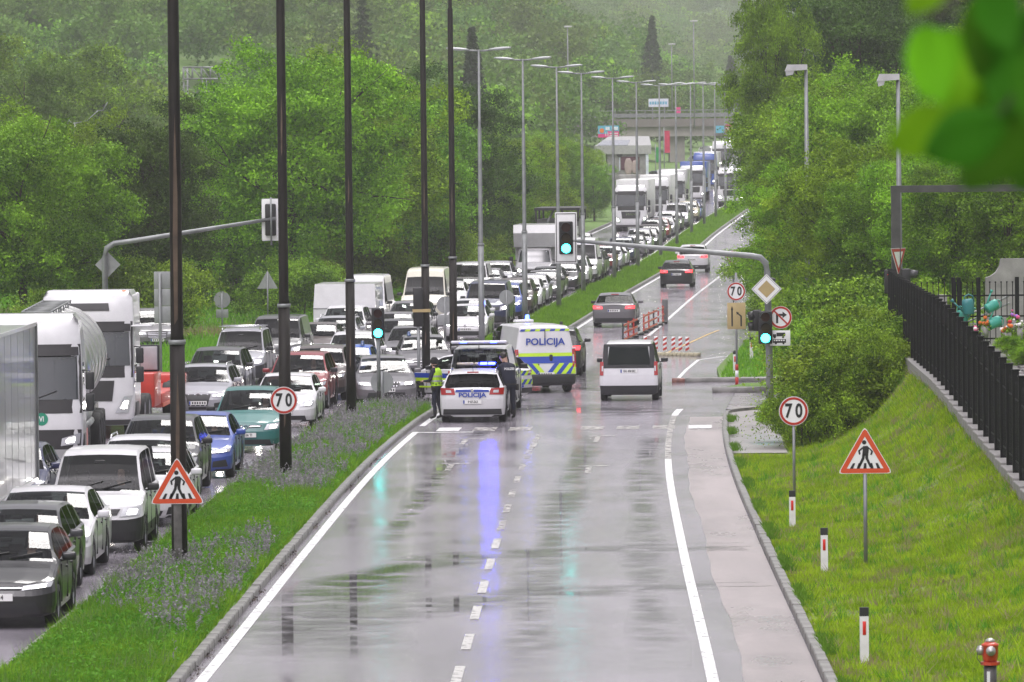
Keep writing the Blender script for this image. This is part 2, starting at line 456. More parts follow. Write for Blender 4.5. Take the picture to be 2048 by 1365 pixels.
WOODBARK = mat('bark', (.05,.038,.028), .9, var=.4, vs=4, bump=.8, bs=10)
# ------------------------------------------------------------------ ground, road, median
GRASSSOIL = soil_mat('grassy_soil', [(.3, (.05,.10,.012)), (.5, (.09,.19,.02)), (.7, (.15,.17,.06))], 1.3)
SLOPESOIL = soil_mat('mown_bank_soil', [(.3, (.05,.075,.012)), (.48, (.12,.19,.018)), (.6, (.16,.19,.03)), (.75, (.15,.12,.08))], .9)
ASPH = asphalt_mat('wet_asphalt', (.25,.231,.263), (.34,.314,.354), .06, .15)
ASPH2 = asphalt_mat('wet_side_asphalt', (.21,.2,.215), (.28,.265,.28), .1, .3, 31.0)
LAYM = asphalt_mat('pale_shoulder_concrete', (.27,.242,.238), (.35,.31,.305), .15, .4, 57.0)
LINE = paintline_mat('road_line_white', (.74,.74,.74), .40, 7.0)
LINED = paintline_mat('road_dash_faded', (.52,.51,.49), .42, 6.0)
LINEW = paintline_mat('road_line_worn', (.5,.48,.45), .50, 5.0)
LINEY = paintline_mat('road_line_yellow', (.6,.4,.12), .42, 3.0)
PATHM = asphalt_mat('footpath_concrete', (.24,.225,.22), (.31,.29,.28), .15, .55, 91.0)

def sheet(name, us, ds, zfn, m, parent=None, **pr):
    us = list(us); V = []
    for d in ds:
        for u in us:
            x = L0(d) + (u(d) if callable(u) else u)
            V.append((x, d, zfn(x, d)))
    n = len(us); Q = [(i*n+k, i*n+k+1, (i+1)*n+k+1, (i+1)*n+k) for i in range(len(ds)-1) for k in range(n-1)]
    me = np_mesh(name, V, Q, m, smooth=True)
    return ob(name, me, None, parent, **pr)
def drange(a, b, s):
    n = max(1, int(math.ceil((b-a)/s))); return [a + (b-a)*i/n for i in range(n+1)]

gu = np.array([-900,-600,-420,-300,-220,-160,-120,-90,-70,-55,-45,-37,-31,-26,-22,-19,-16.5,-14.5,-13,-12,-11.2,-10.5,-9.5,-5,0,4,8.35,8.45,8.75,9.2,9.7,10.3,10.9,11.5,12.1,12.6,12.95,13.05,13.5,14.3,15.5,17,19,22,26,31,37,45,55,70,95,130,180,250,350,500,800])
gd = np.array(list(np.arange(10, 60, 10)) + list(np.arange(60, 190, 2)) + list(np.arange(190, 420, 5)) + list(np.arange(420, 1000, 20)) + list(np.arange(1000, 4201, 60)))
UU, DD = np.meshgrid(gu, gd)
XX = L0(DD) + UU
ZZ = ZG(XX, DD)
V = np.stack([XX, DD, ZZ], -1).reshape(-1, 3); n = len(gu)
Q = np.array([(i*n+k, i*n+k+1, (i+1)*n+k+1, (i+1)*n+k) for i in range(len(gd)-1) for k in range(n-1)])
cen = V[Q].mean(1); ucen = cen[:, 0] - L0(cen[:, 1])
bank = ((ucen > 8.4) & (ucen < 13.2) & (cen[:, 1] < 190)).astype(int)
ground = ob('ground', np_mesh('ground', V, Q, [GRASSSOIL, SLOPESOIL], bank, True), None, kind='structure', label='grassy ground with the mown bank beside the road')

ds_all = drange(30, 190, 2.5) + drange(192, 1250, 8)
rz = lambda x, d: ZR(d)
road = sheet('road', [lambda d: -MEDL(d)-7.5, lambda d: -MEDL(d)-4, lambda d: -MEDL(d), -.3, 2, 4, 6, lambda d: RW+LAY(d)], ds_all, rz, ASPH, kind='structure', label='wet grey dual carriageway with pale reflections')
side_road = sheet('side_road', [lambda d: RW+.2, 12, 20, 32, 60], drange(177, 262, 4), lambda x, d: ZR(d)-.012, ASPH2, kind='structure', label='side road joining behind the bushes')
shoulder = sheet('road_shoulder', [lambda d: RW+.42+.035*math.sin(d*.23)+.015*math.sin(d*.9+1), RW+.9, lambda d: RW+LAY(d)-.02], drange(60, 171, 1), lambda x, d: ZR(d)+.004, LAYM, kind='structure', label='pale concrete strip between edge line and kerb')
footpath = sheet('footpath', [lambda d: RW+LAY(d)+.16, lambda d: RW+LAY(d)+.8, lambda d: RW+LAY(d)+1.5], drange(147, 178, 2), lambda x, d: ZR(d)+.035, PATHM, kind='structure', label='wet concrete footpath below the bush')

def stripe(off, d0, d1, wd, m, name='edge_line', wob=0.0, step=2.0, z=.008):
    return sheet(name, [lambda d: (off(d) if callable(off) else off) - wd/2, lambda d: (off(d) if callable(off) else off) + wd/2], drange(d0, d1, step), lambda x, d: ZR(d)+z, m, road)
stripe(.03, 60, 162.5, .17, LINE); stripe(0, 166.5, 177, .17, LINE); stripe(.03, 232, 700, .16, LINE)
stripe(RW-.02, 60, 145, .16, LINE); stripe(RW-.02, 145, 172, .15, LINEW)
stripe(lambda d: RW-.02+.002*(d-172)**2, 172, 177, .2, LINE)
stripe(lambda d: -MEDL(d)-7.2, 60, 700, .14, LINE); stripe(lambda d: -MEDL(d)-.35, 236, 700, .14, LINE)
d = 62.0
while d < 158:
    stripe(3.48, d, d+3.0, .14, LINED if d < 112 else LINEW, 'lane_dash', step=1.5); d += 6.0
stripe(3.45, 147, 160, .13, LINEW, 'lane_line')
stripe(3.5, 246, 620, .15, LINE, 'lane_line'); stripe(RW, 268, 620, .15, LINE)
d = 62.0
while d < 520:
    stripe(lambda q: -MEDL(q)-3.45, d, d+3.0, .13, LINE, 'lane_dash', step=1.5); d += 6.0 if d < 172 else 9.0
# crossing blocks before the junction and the stop line
for k in range(8):
    x0 = .55 + k*.98
    if k in (3,): continue
    q = sheet('crossing_block', [x0, x0+.62], [162.9, 164.1, 165.2], lambda x, d: ZR(d)+.008, LINE if k in (0, 7) else LINEW, road)
sheet('stop_line', [.12, 1.6], [161.9, 162.25], lambda x, d: ZR(d)+.009, LINE, road)
sheet('crossing_block', [RW+.55, RW+1.1], [162.9, 165.0], lambda x, d: ZR(d)+.012, LINE, road)
for (o, dd) in ((5.05, 138), (1.75, 140), (5.05, 155), (1.6, 154)):                   # faded lane arrows
    sheet('lane_arrow', [o-.07, o+.07], [dd, dd+3.4], lambda x, d: ZR(d)+.009, LINEW, road)
    sheet('lane_arrow', [o-.25, o+.45], [dd+3.5, dd+3.9], lambda x, d: ZR(d)+.009, LINEW, road)
def ribbon(name, pts, wd, m, z=.006, parent=None):
    mb = MB()
    P = [Vector((p[0], p[1], 0)) for p in pts]
    vs = []
    for i, p in enumerate(P):
        t = (P[min(i+1, len(P)-1)] - P[max(i-1, 0)]).normalized(); nn = Vector((-t.y, t.x, 0))
        for sgn in (-1, 1):
            q = p + nn*wd/2*sgn; vs.append((q.x, q.y, ZR(q.y) + z))
    mb.add(vs, [(2*i, 2*i+2, 2*i+3, 2*i+1) for i in range(len(P)-1)])
    return ob(name, mb, m, parent)
ribbon('side_road_line', [(5.5, 201), (6.1, 210), (6.8, 219), (7.8, 222), (10.5, 224)], .13, LINE, .004, side_road)
ribbon('side_road_line', [(5.7, 247), (8.2, 249), (10.5, 249.6), (13, 250)], .1, LINEW, .004, side_road)
ribbon('works_line', [(5.6, 224), (6.9, 236), (8.2, 248), (8.7, 252)], .12, LINEY, .009, side_road)

# kerbs
def kerb_strip(name, off, d0, d1, wd=.15, h=.12, m=CONCWET, step=1.5, parent=None):
    ds = drange(d0, d1, step); RG = []
    for d in ds:
        o = off(d) if callable(off) else off; x = L0(d) + o; z = ZR(d)
        RG.append([(x-wd/2, d, z-.08), (x-wd/2, d, z+h-.015), (x-wd/2+.02, d, z+h), (x+wd/2-.025, d, z+h), (x+wd/2, d, z+h-.03), (x+wd/2, d, z-.08)])
    mb = MB(); mb.rings(RG, 0, False, closed=True)
    return ob(name, mb, m, parent)
stone = MB(); stone.rbox(-.075, .075, .006, .975, -.1, .12, .014, seg=1, sm=False)
stone_me = stone.mesh('kerb_stone', [CONCWET])
median = None
def kerb_stones(off, d0, d1, parent):
    d = d0
    while d < d1:
        o = off(d) if callable(off) else off; o2 = off(d+1) if callable(off) else off
        q = ob('kerb_stone', stone_me, None, parent, (L0(d)+o+random.uniform(-.006,.006), d, ZR(d)+random.uniform(-.012,.008)), (random.uniform(-.006,.006)+math.atan(ZR(d+1)-ZR(d)), random.uniform(-.02,.02), -math.atan(L0(d+1)+o2-L0(d)-o)))
        d += 1.0
def nose(d, d1):                         # half width factor towards a rounded nose at d1
    t = min(1.0, abs(d1 - d) / 1.6); return math.sqrt(max(0.0, 1 - (1-t)**2))
def mcen(d): return -.33 - (MEDL(d)-.33)/2
def mhw(d): return (MEDL(d)-.33)/2
def median_sheet(d0, d1, n0, n1, name, label):
    us = []
    for k in range(9):
        f = -1 + k/4
        us.append(lambda d, f=f: mcen(d) + mhw(d)*f*(nose(d, n1) if n1 and d > n1-1.6 else 1)*(nose(d, n0) if n0 and d < n0+1.6 else 1))
    zf = lambda x, d: ZR(d) + .09 + .07*max(0, 1-((x-L0(d)-mcen(d))/mhw(d))**2) * 1.0 + .02*math.sin(x*5+d*3.1)
    return sheet(name, us, drange(d0, d1, .8 if d1 < 200 else 2.5), zf, GRASSSOIL, kind='structure', label=label)
median = median_sheet(40, 178, None, 178, 'median_strip', 'planted median strip with weeds between the carriageways')
median_far = median_sheet(229, 720, 229, None, 'median_strip', 'long grassy median strip beyond the junction')
ms = lambda sgn, n1: (lambda d: mcen(d) + sgn*(mhw(d)+.06)*(nose(d, n1) if abs(d-n1) < 1.6 else 1))
kerb_stones(ms(1, 1e9), 60, 118, median)
kerb_strip('kerb', ms(1, 178), 118, 178, step=.5, parent=median); kerb_strip('kerb', ms(-1, 178), 60, 178, step=.5, parent=median)
kerb_strip('kerb', ms(1, 229), 229, 720, step=1.0, parent=median_far); kerb_strip('kerb', ms(-1, 229), 229, 720, step=1.0, parent=median_far)
rk = lambda d: RW+LAY(d)+.075
kerb_stones(rk, 60, 118, ground); kerb_strip('kerb', rk, 118, 172, parent=ground)
kerb_strip('kerb', lambda d: -MEDL(d)-7.6, 60, 700, parent=ground, step=6)
# rounded junction corner kerb
RG = []
for k in range(9):
    a = R(90)*k/8; cx, cyy = L0(172)+rk(172)+4.5, 172
    x, y = cx - 4.5*math.cos(a), cyy + 5*math.sin(a); nx, ny = -math.cos(a), math.sin(a)
    RG.append([(x-nx*.07, y-ny*.07, ZR(y)-.08), (x-nx*.07, y-ny*.07, ZR(y)+.12), (x+nx*.07, y+ny*.07, ZR(y)+.11), (x+nx*.07, y+ny*.07, ZR(y)-.08)])
mb = MB(); mb.rings(RG, 0, False); ob('kerb', mb, CONCWET, ground)
# islands of the side road
isl = empty('traffic_island', (0, 0, 0)); tag(isl, 'grassy kerbed island carrying the lane merge sign', 'traffic island')
mb = MB(); mb.flat([(6.9,199.6),(13,199.6),(15,238),(9.6,233),(8.1,222),(7.1,208)], ZR(210)-.05, ZR(210)+.13); ob('island_grass', mb, GRASSSOIL, isl)
mb = MB(); mb.rbox(5.75, 9.3, 198.9, 199.5, -.06, .15, .03, seg=1); ob('kerb', mb, CONCWET, isl)
mb = MB(); mb.rbox(5.3, 5.73, 198.9, 199.5, -.06, .14, .03, seg=1); ob('kerb', mb, mat('kerb_red_paint', (.16,.065,.05), .5, var=.5, vs=9), isl, label='kerb end with worn red paint')
isl2 = tag(empty('traffic_island', (0,0,0)), 'low second kerb just in front of the grassy island', 'traffic island')
mb = MB(); mb.rbox(6.35, 8.6, 190.2, 190.7, -.06, .2, .03, seg=1); ob('kerb', mb, CONCWET, isl2)
mb = MB(); mb.flat([(6.5,190.7),(8.6,190.7),(9,195),(7.6,195)], -.05, .14); ob('island_grass', mb, GRASSSOIL, isl2)

# ------------------------------------------------------------------ grass
def blades(P, h, wd, lean=.4, bend=None):
    n = len(P); P = np.asarray(P, float)
    a = rng.uniform(0, 2*np.pi, n); h = np.broadcast_to(h, n) * rng.uniform(.55, 1.25, n)
    b = rng.uniform(0, 2*np.pi, n); ln = lean * rng.uniform(.1, 1, n) * h
    dx = np.stack([np.cos(a), np.sin(a), np.zeros(n)], 1) * (np.broadcast_to(wd, n)/2)[:, None]
    tip = P + np.stack([np.cos(b)*ln, np.sin(b)*ln, h], 1)
    V = np.empty((n, 3, 3)); V[:, 0] = P - dx; V[:, 1] = P + dx; V[:, 2] = tip
    return V.reshape(-1, 3), np.arange(3*n).reshape(-1, 3)
def leafcards(P, size, up=.3, out=None, asp=.5):
    n = len(P); t = rng.normal(size=(n, 3)); nr = rng.normal(size=(n, 3)) * .7; nr[:, 2] += up
    if out is not None: nr += out
    nr /= np.linalg.norm(nr, axis=1, keepdims=True) + 1e-9
    t -= nr * (t*nr).sum(1, keepdims=True); t /= np.linalg.norm(t, axis=1, keepdims=True) + 1e-9
    s = np.cross(nr, t); L = (np.broadcast_to(size, n) * rng.uniform(.6, 1.35, n))[:, None]
    V = np.empty((n, 4, 3))
    V[:, 0] = P - t*L*.5; V[:, 1] = P + s*L*.5*asp + nr*L*.08; V[:, 2] = P + t*L*.5 - nr*L*.1; V[:, 3] = P - s*L*.5*asp + nr*L*.08
    return V.reshape(-1, 3), np.arange(4*n).reshape(-1, 4)
def med_points(n, d0, d1, pw=1.0):
    d = d0 + (d1-d0) * rng.random(n)**pw
    f = rng.uniform(-1, 1, n)
    c = -.33 - (MEDL(d)-.33)/2; hw = (MEDL(d)-.33)/2
    x = L0(d) + c + hw*f*.97
    return np.stack([x, d, ZR(d)+.09+.065*(1-f*f)], 1), f
GRASSA = leaf_mat('grass_bright', (.07,.21,.008), (.25,.50,.03), .3, .6, .08, 1.4)
GRASSB = leaf_mat('grass_deep', (.07,.19,.012), (.15,.31,.025), .3, .6, .08, .5)
GRASSC = leaf_mat('bank_grass', (.14,.23,.007), (.38,.50,.022), .3, .65, .05, 1.1)
DRYG = leaf_mat('dry_grass', (.19,.165,.08), (.30,.26,.13), .3, .7, .15, .5)
LAVM = leaf_mat('grey_lilac_flowers', (.20,.19,.20), (.30,.28,.31), .25, .7, .1, 1.5)
SAGE = leaf_mat('sage_stems', (.11,.20,.05), (.2,.28,.11), .3, .7, .1, 1.5)

P, f = med_points(120000, 72, 178.0, 1.35)
P[:, 2] -= .03
hh = .19 + .10*hashn(P[:, 0]*2, P[:, 1], 1.6, 1) + .03*(1-f*f)
ok = (P[:, 1] < 176.4) | (np.abs(f) < .5)
V1, Q1 = blades(P[ok], hh[ok], .022, .8)
ob('median_grass', np_mesh('median_grass', V1, Q1, GRASSA), None, kind='stuff', label='bright green weeds covering the near median')
P, f = med_points(70000, 72, 177.5, 1.35)
P[:, 2] += rng.uniform(0, .22, len(P))*(.7+.4*(1-f*f))
V1, Q1 = leafcards(P, .075, .6, asp=.4)
ob('median_weeds', np_mesh('median_weeds', V1, Q1, GRASSB), None, kind='stuff', label='fine leafed weeds among the median grass')
# grey-lilac flowering clumps
cl, fc = med_points(300, 76, 177, 1.0)
keep = (hashn(cl[:, 0]*1.2, cl[:, 1], 7, 3) + .5*fc + .5*(cl[:, 1] > 125) > .05)
cl = cl[keep]; PV = []; PS = []
for c in cl:
    k = random.randint(14, 34); rr = random.uniform(.2, .55); hgt = random.uniform(.26, .46)
    for j in range(k):
        bx, by = c[0]+random.gauss(0, rr*.55), c[1]+random.gauss(0, rr*1.6)
        u = bx - L0(by)
        if u > -.42 or u < -2.7: continue
        hz = hgt*random.uniform(.6, 1.1); lx, ly = random.gauss(0, .07), random.gauss(0, .07)
        for q in range(9):
            t = .42 + .58*q/8
            PV.append((bx+lx*t+random.gauss(0, .012), by+ly*t+random.gauss(0, .012), c[2]+hz*t))
        for q in range(4):
            t = .1 + .15*q; PS.append((bx+lx*t, by+ly*t, c[2]+hz*t))
V1, Q1 = leafcards(np.array(PV), .05, .2, asp=.6)
ob('lilac_flowers', np_mesh('lilac_flowers', V1, Q1, LAVM), None, kind='stuff', label='grey lilac flower spikes growing in the near median')
V1, Q1 = leafcards(np.array(PS), .09, .1, asp=.3)
ob('flower_stems', np_mesh('flower_stems', V1, Q1, SAGE), None, kind='stuff', label='pale sage stems under the lilac flowers')
P, f = med_points(90000, 229.5, 700, 2.0)
V1, Q1 = blades(P, .26+.1*hashn(P[:, 0], P[:, 1], 5, 2), .045, .7)
ob('median_grass', np_mesh('median_grass', V1, Q1, GRASSA), None, kind='stuff', label='bright grass on the median beyond the junction')
# taller tufts standing out of the weeds
cl, fc = med_points(900, 74, 177, 1.5); PT = np.repeat(cl, 34, 0) + rng.normal(size=(900*34, 3))*np.array([.10, .16, 0]); PT[:, 2] -= .05
u_ = PT[:, 0] - L0(PT[:, 1]); ok = (u_ < -.42) & (u_ > -2.62) & (PT[:, 1] < 176.5)
V1, Q1 = blades(PT[ok], np.repeat(rng.uniform(.2, .42, 900), 34)[ok], .02, .75)
ob('weed_tufts', np_mesh('weed_tufts', V1, Q1, [GRASSA, GRASSB, SAGE], np.repeat(rng.integers(0, 3, 900), 34)[ok]), None, kind='stuff', label='tall weed tufts standing in the near median')
# mown bank
n = 260000
d = 66 + (172-66)*rng.random(n)**1.25; u = rng.uniform(0, 4.65, n)
x = L0(d) + RW + LAY(d) + .17 + u
nn_ = hashn(x*1.0, d*.6, 1.1, 5) + .6*hashn(x, d, .45, 8)
bare = (hashn(x*1.0, d*.5, 1.6, 9) + .5*hashn(x, d, .5, 3)) > .62
ok = ~((d > 146) & (u < 1.4)) & ~(bare & (rng.random(n) < .8))
P = np.stack([x, d, ZG(x, d) - .01], 1)[ok]
V1, Q1 = blades(P, .10 + .05*nn_[ok], .026, 1.1)
ob('bank_grass', np_mesh('bank_grass', V1, Q1, [GRASSC, DRYG], (rng.random(len(P)) < .08 + .45*(hashn(P[:, 0]*1.0, P[:, 1]*.45, 1.0, 9) + .6*hashn(P[:, 0], P[:, 1]*.6, .33, 3) > .55)).astype(int)), None, kind='stuff', label='short mown grass on the bank below the cemetery fence')
nt_ = 2600; d = 68 + 100*rng.random(nt_)**1.3; u = rng.uniform(.1, 4.5, nt_); x = L0(d) + RW + LAY(d) + .17 + u; ok = ~((d > 140) & (u < 1.7))
C_ = np.stack([x, d, np.zeros(nt_)], 1)[ok]; PT = np.repeat(C_, 20, 0) + rng.normal(size=(len(C_)*20, 3))*np.array([.055, .09, 0]); PT[:, 2] = ZG(PT[:, 0], PT[:, 1]) - .01
V1, Q1 = blades(PT, np.repeat(rng.uniform(.09, .24, len(C_)), 20), .022, 1.0)
ob('bank_tufts', np_mesh('bank_tufts', V1, Q1, [GRASSC, GRASSB, DRYG], np.repeat(rng.choice(3, len(C_), p=[.5, .3, .2]), 20)), None, kind='stuff', label='coarser grass tufts scattered over the mown bank')
n = 9000
d = rng.uniform(68, 170, n); u = np.abs(rng.normal(0, .1, n)); x = L0(d)+RW+LAY(d)+.15+u
ok = hashn(x*0, d, 1.3, 6) > .1
P = np.stack([x, d, ZR(d)+.08], 1)[ok]
V1, Q1 = blades(P, .12, .03, 1.2)
ob('kerb_grass', np_mesh('kerb_grass', V1, Q1, GRASSB), None, kind='stuff', label='ragged grass overhanging the kerb')
# verge on the far side of the queue and island grass
n = 110000
d = rng.uniform(190, 460, n); u = rng.uniform(0, 1, n)**1.3*26; x = L0(d) - MEDL(d) - 7.8 - u
P = np.stack([x, d, ZG(x, d)], 1)
V1, Q1 = blades(P, .35 + .22*hashn(x, d, 4, 6), .06, .9)
ob('verge_grass', np_mesh('verge_grass', V1, Q1, [GRASSA, DRYG], (hashn(x, d, 6, 4) > .35).astype(int)), None, kind='stuff', label='tall roadside grass under the trees beyond the queue')
n = 14000
x = rng.uniform(6.9, 14, n); d = rng.uniform(199.7, 236, n)
ok = (x > 6.9 + (d-199.7)*.065) & (x < 13 + (d-199)*.03)
x, d = x[ok], d[ok]
V1, Q1 = blades(np.stack([x, d, np.full(len(x), .1)], 1), .2, .05, .9)
ob('island_weeds', np_mesh('island_weeds', V1, Q1, GRASSA), None, kind='stuff', label='grass growing on the side road island')
# soil washed along the kerb
P = []
for k in range(26):
    dd = random.choice([random.uniform(80, 92), random.uniform(92, 150)]); cx = L0(dd)-.20+random.uniform(-.05, .08)
    for j in range(random.randint(10, 40)): P.append((cx+random.gauss(0, .045), dd+random.gauss(0, .35), ZR(dd)+.012+abs(random.gauss(0, .018))))
V1, Q1 = leafcards(np.array(P), .045, 1.0, asp=.7)
ob('washed_debris', np_mesh('washed_debris', V1, Q1, mat('wet_debris', (.06,.045,.035), .7, var=.4)), None, kind='stuff', label='brown soil and leaf litter along the median kerb')

# water standing in the ruts of the carriageway
WATER = bpy.data.materials.new('standing_water'); WATER.use_nodes = True
_n = WATER.node_tree; _p = _n.nodes['Principled BSDF']; _p.inputs['Base Color'].default_value = (.10,.10,.10,1); _p.inputs['Roughness'].default_value = .03; _p.inputs['IOR'].default_value = 1.33
_a = N(_n, 'ShaderNodeAttribute', attribute_name='fade'); _t = N(_n, 'ShaderNodeBsdfTransparent'); _x = N(_n, 'ShaderNodeMixShader')
_tc = N(_n, 'ShaderNodeTexCoord'); _z = N(_n, 'ShaderNodeTexNoise'); _z.inputs['Scale'].default_value = 1.1; _z.inputs['Detail'].default_value = 6; _n.links.new(_tc.outputs['Object'], _z.inputs['Vector'])
_m = N(_n, 'ShaderNodeMapRange'); _m.inputs[1].default_value = .38; _m.inputs[2].default_value = .62; _n.links.new(_z.outputs[0], _m.inputs[0])
_q = N(_n, 'ShaderNodeMath', operation='MULTIPLY'); _n.links.new(_m.outputs[0], _q.inputs[0]); _n.links.new(_a.outputs['Fac'], _q.inputs[1])
_n.links.new(_q.outputs[0], _x.inputs[0]); _n.links.new(_t.outputs[0], _x.inputs[1]); _n.links.new(_p.outputs[0], _x.inputs[2]); _n.links.new(_x.outputs[0], _n.nodes['Material Output'].inputs[0])
def rut(pts, wd, z=.004, amp=1.0):
    xs, ds_ = zip(*pts); ts = np.linspace(0, 1, len(pts)); fx, fd = pchip(ts, xs), pchip(ts, ds_); n = 60; V = []; fade = []
    P = np.array([(fx(t), fd(t)) for t in np.linspace(0, 1, n)]); T = np.gradient(P, axis=0); T /= np.linalg.norm(T, axis=1, keepdims=True)
    for i in range(n):
        for k in range(7):
            o = (k-3)/3*wd*(1+.25*math.sin(i*.37)); q = P[i] + np.array([-T[i, 1], T[i, 0]])*o
            V.append((q[0], q[1], ZR(q[1])+z)); fade.append((1-((k-3)/3)**2)**1.5*min(1, i/8, (n-1-i)/8)*amp)
    Q = [(i*7+k, i*7+k+1, (i+1)*7+k+1, (i+1)*7+k) for i in range(n-1) for k in range(6)]
    me = np_mesh('standing_water', V, Q, WATER, smooth=True)
    at_ = me.attributes.new('fade', 'FLOAT', 'POINT'); at_.data.foreach_set('value', fade)
    return ob('standing_water', me, None, road)
rut([(-3.9, 88), (-3.3, 93.5), (-2.6, 101), (-1.1, 107), (1.0, 109.5), (4.4, 110)], 1.1)
rut([(-3.3, 84), (-2.6, 91), (-1.2, 95.5), (.6, 98), (2.4, 99), (4.0, 100)], 1.3)
rut([(.2, 80), (.3, 95), (.7, 112), (1.3, 135), (2.1, 160)], .45, .005, .8)
rut([(2.0, 82), (2.2, 100), (2.6, 120), (3.2, 145), (3.8, 160)], .4, .005, .7)
rut([(-2.4, 110), (-2.0, 128), (-1.4, 150), (-.6, 168)], .35, .006, .6)
rut([(-1.0, 178), (1.2, 180), (3.0, 176), (4.6, 172)], 2.2, .004, .6)
rut([(2.4, 188), (2.7, 205), (4.0, 225), (5.6, 250)], .7, .005, .9)
# ------------------------------------------------------------------ trees and bushes
LEAFS = [leaf_mat('leaf_fresh', (.026,.085,.003), (.38,.64,.03), .22, clump=.35), leaf_mat('leaf_mid', (.02,.07,.004), (.30,.54,.03), .22, clump=.3),
         leaf_mat('leaf_dark', (.014,.045,.008), (.12,.235,.035), .2, clump=.3), leaf_mat('leaf_bush', (.03,.09,.004), (.38,.60,.04), .22, clump=.6),
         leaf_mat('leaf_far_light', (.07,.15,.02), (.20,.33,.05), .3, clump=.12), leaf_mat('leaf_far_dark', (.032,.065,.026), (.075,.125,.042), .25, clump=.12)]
def crown_points(lobes, nclump, per, cr, shell=.62):
    W = np.array([l[1][0]*l[1][1] + l[1][0]*l[1][2] for l in lobes]); W = W / W.sum()
    C = []; O = []
    for l, w_ in zip(lobes, W):
        k = max(1, int(nclump*w_)); v = rng.normal(size=(k, 3)); v /= np.linalg.norm(v, axis=1, keepdims=True)
        r = (shell + (1-shell)*rng.random(k)**.6)[:, None] * (1 + .10*rng.normal(size=(k, 1)))
        C.append(np.array(l[0]) + v*r*np.array(l[1])); O.append(v)
    C = np.concatenate(C); O = np.concatenate(O)
    P = np.repeat(C, per, 0) + rng.normal(size=(len(C)*per, 3)) * cr * np.array([1, 1, .62])
    return P, np.repeat(O, per, 0)
def limb(mb, a, b, r0, r1, wob=.3, n=6):
    A, B = Vector(a), Vector(b); pts, rd = [], []
    off = Vector((random.uniform(-1, 1), random.uniform(-1, 1), random.uniform(-.2, .6))) * wob
    for i in range(n):
        t = i/(n-1); pts.append(A.lerp(B, t) + off*math.sin(math.pi*t)); rd.append(r0 + (r1-r0)*t)
    mb.tube(pts, rd, 7)
def tree_proto(h, w, lm, nclump=420, per=34, leaf=.22, cr=.42, base=.3, nl=8, trunk=.22, seed=0, tall=1.0):
    random.seed(seed)
    lobes = []; nb_ = nl*3; zc = h*(base + (1-base)*.5); rz_ = h*(1-base)*.5
    ax_, ay_ = random.uniform(.85, 1.1), random.uniform(.85, 1.1); ph_ = random.uniform(0, 6)
    for k in range(nb_):                                   # boughs spread over the crown's surface, each a rounded mass of its own
        u = 1 - 1.75*(k+.5)/nb_; a = k*2.39996 + random.uniform(-.35, .35); q = math.sqrt(max(0, 1-u*u))
        f = random.uniform(.62, .92)*(1+.16*math.sin(2*a+ph_)+.08*math.sin(5*a))
        s = w*random.uniform(.12, .205)
        lobes.append(((q*math.cos(a)*w*.5*f*ax_, q*math.sin(a)*w*.5*f*ay_, zc + u*rz_*f*tall**.3), (s, s, s*random.uniform(.6, .85))))
    core = [((0, 0, zc*.95), (w*.36, w*.36, rz_*.82))]
    P, O = crown_points(lobes, nclump, per, cr, .72)
    P2, O2 = crown_points(core, nclump//6, per, cr*1.8, .5)
    P = np.concatenate([P[(O[:, 2] > -.6)], P2]); P = P[P[:, 2] > h*base*.55]
    V, Q = leafcards(P, leaf, .45, None, .5)
    cm = np_mesh('crown', V, Q, lm)
    mb = MB(); top = (random.uniform(-.3, .3), random.uniform(-.3, .3), h*.62)
    limb(mb, (0, 0, -.4), top, trunk, trunk*.45, .35, 8)
    for l in lobes[::3]:
        t = random.uniform(.35, .9); p = Vector((0, 0, 0)).lerp(Vector(top), t)
        limb(mb, p, Vector(l[0]) , trunk*.42*(1.1-t*.6), .035, .5)
        for q in range(2): limb(mb, Vector(l[0])*.7+p*.3, Vector(l[0])+Vector((random.gauss(0, 1), random.gauss(0, 1), random.uniform(.1, 1)))*l[1][0]*.7, .05, .015, .3, 4)
    r = empty('tree', proto=True)
    ob('crown', cm, None, r, proto=True); ob('trunk', mb, WOODBARK, r, proto=True)
    return r
def bush_proto(lobes, lm, nclump, per, leaf, cr, stems=10, seed=0, name='bush'):
    random.seed(seed); L2 = []
    for c_, r_ in lobes:
        for k in range(9):
            u = 1 - 1.5*(k+.5)/9; a = k*2.4 + random.uniform(-.4, .4); q = math.sqrt(1-u*u); s_ = random.uniform(.34, .5)*r_[0]
            L2.append(((c_[0]+q*math.cos(a)*r_[0]*.72, c_[1]+q*math.sin(a)*r_[1]*.72, c_[2]+u*r_[2]*.75), (s_, s_, s_*.8)))
    P, O = crown_points(L2, nclump, per, cr*.6, .7)
    P2, O2 = crown_points(lobes, nclump//8, per, cr*1.3, .2)
    P = np.concatenate([P[O[:, 2] > -.5], P2])
    P = P[P[:, 2] > .02]
    V, Q = leafcards(P, leaf, .5, None, .55)
    mb = MB()
    for k in range(stems):
        l = random.choice(lobes); b = (l[0][0]*.5+random.gauss(0, .3), l[0][1]*.5+random.gauss(0, .3), -.3)
        limb(mb, b, (l[0][0]+random.gauss(0, .4), l[0][1]+random.gauss(0, .4), l[0][2]+l[1][2]*.6), .045, .012, .25, 5)
    r = empty(name, proto=True)
    ob('foliage', np_mesh('foliage', V, Q, lm), None, r, proto=True); ob('stems', mb, WOODBARK, r, proto=True)
    return r
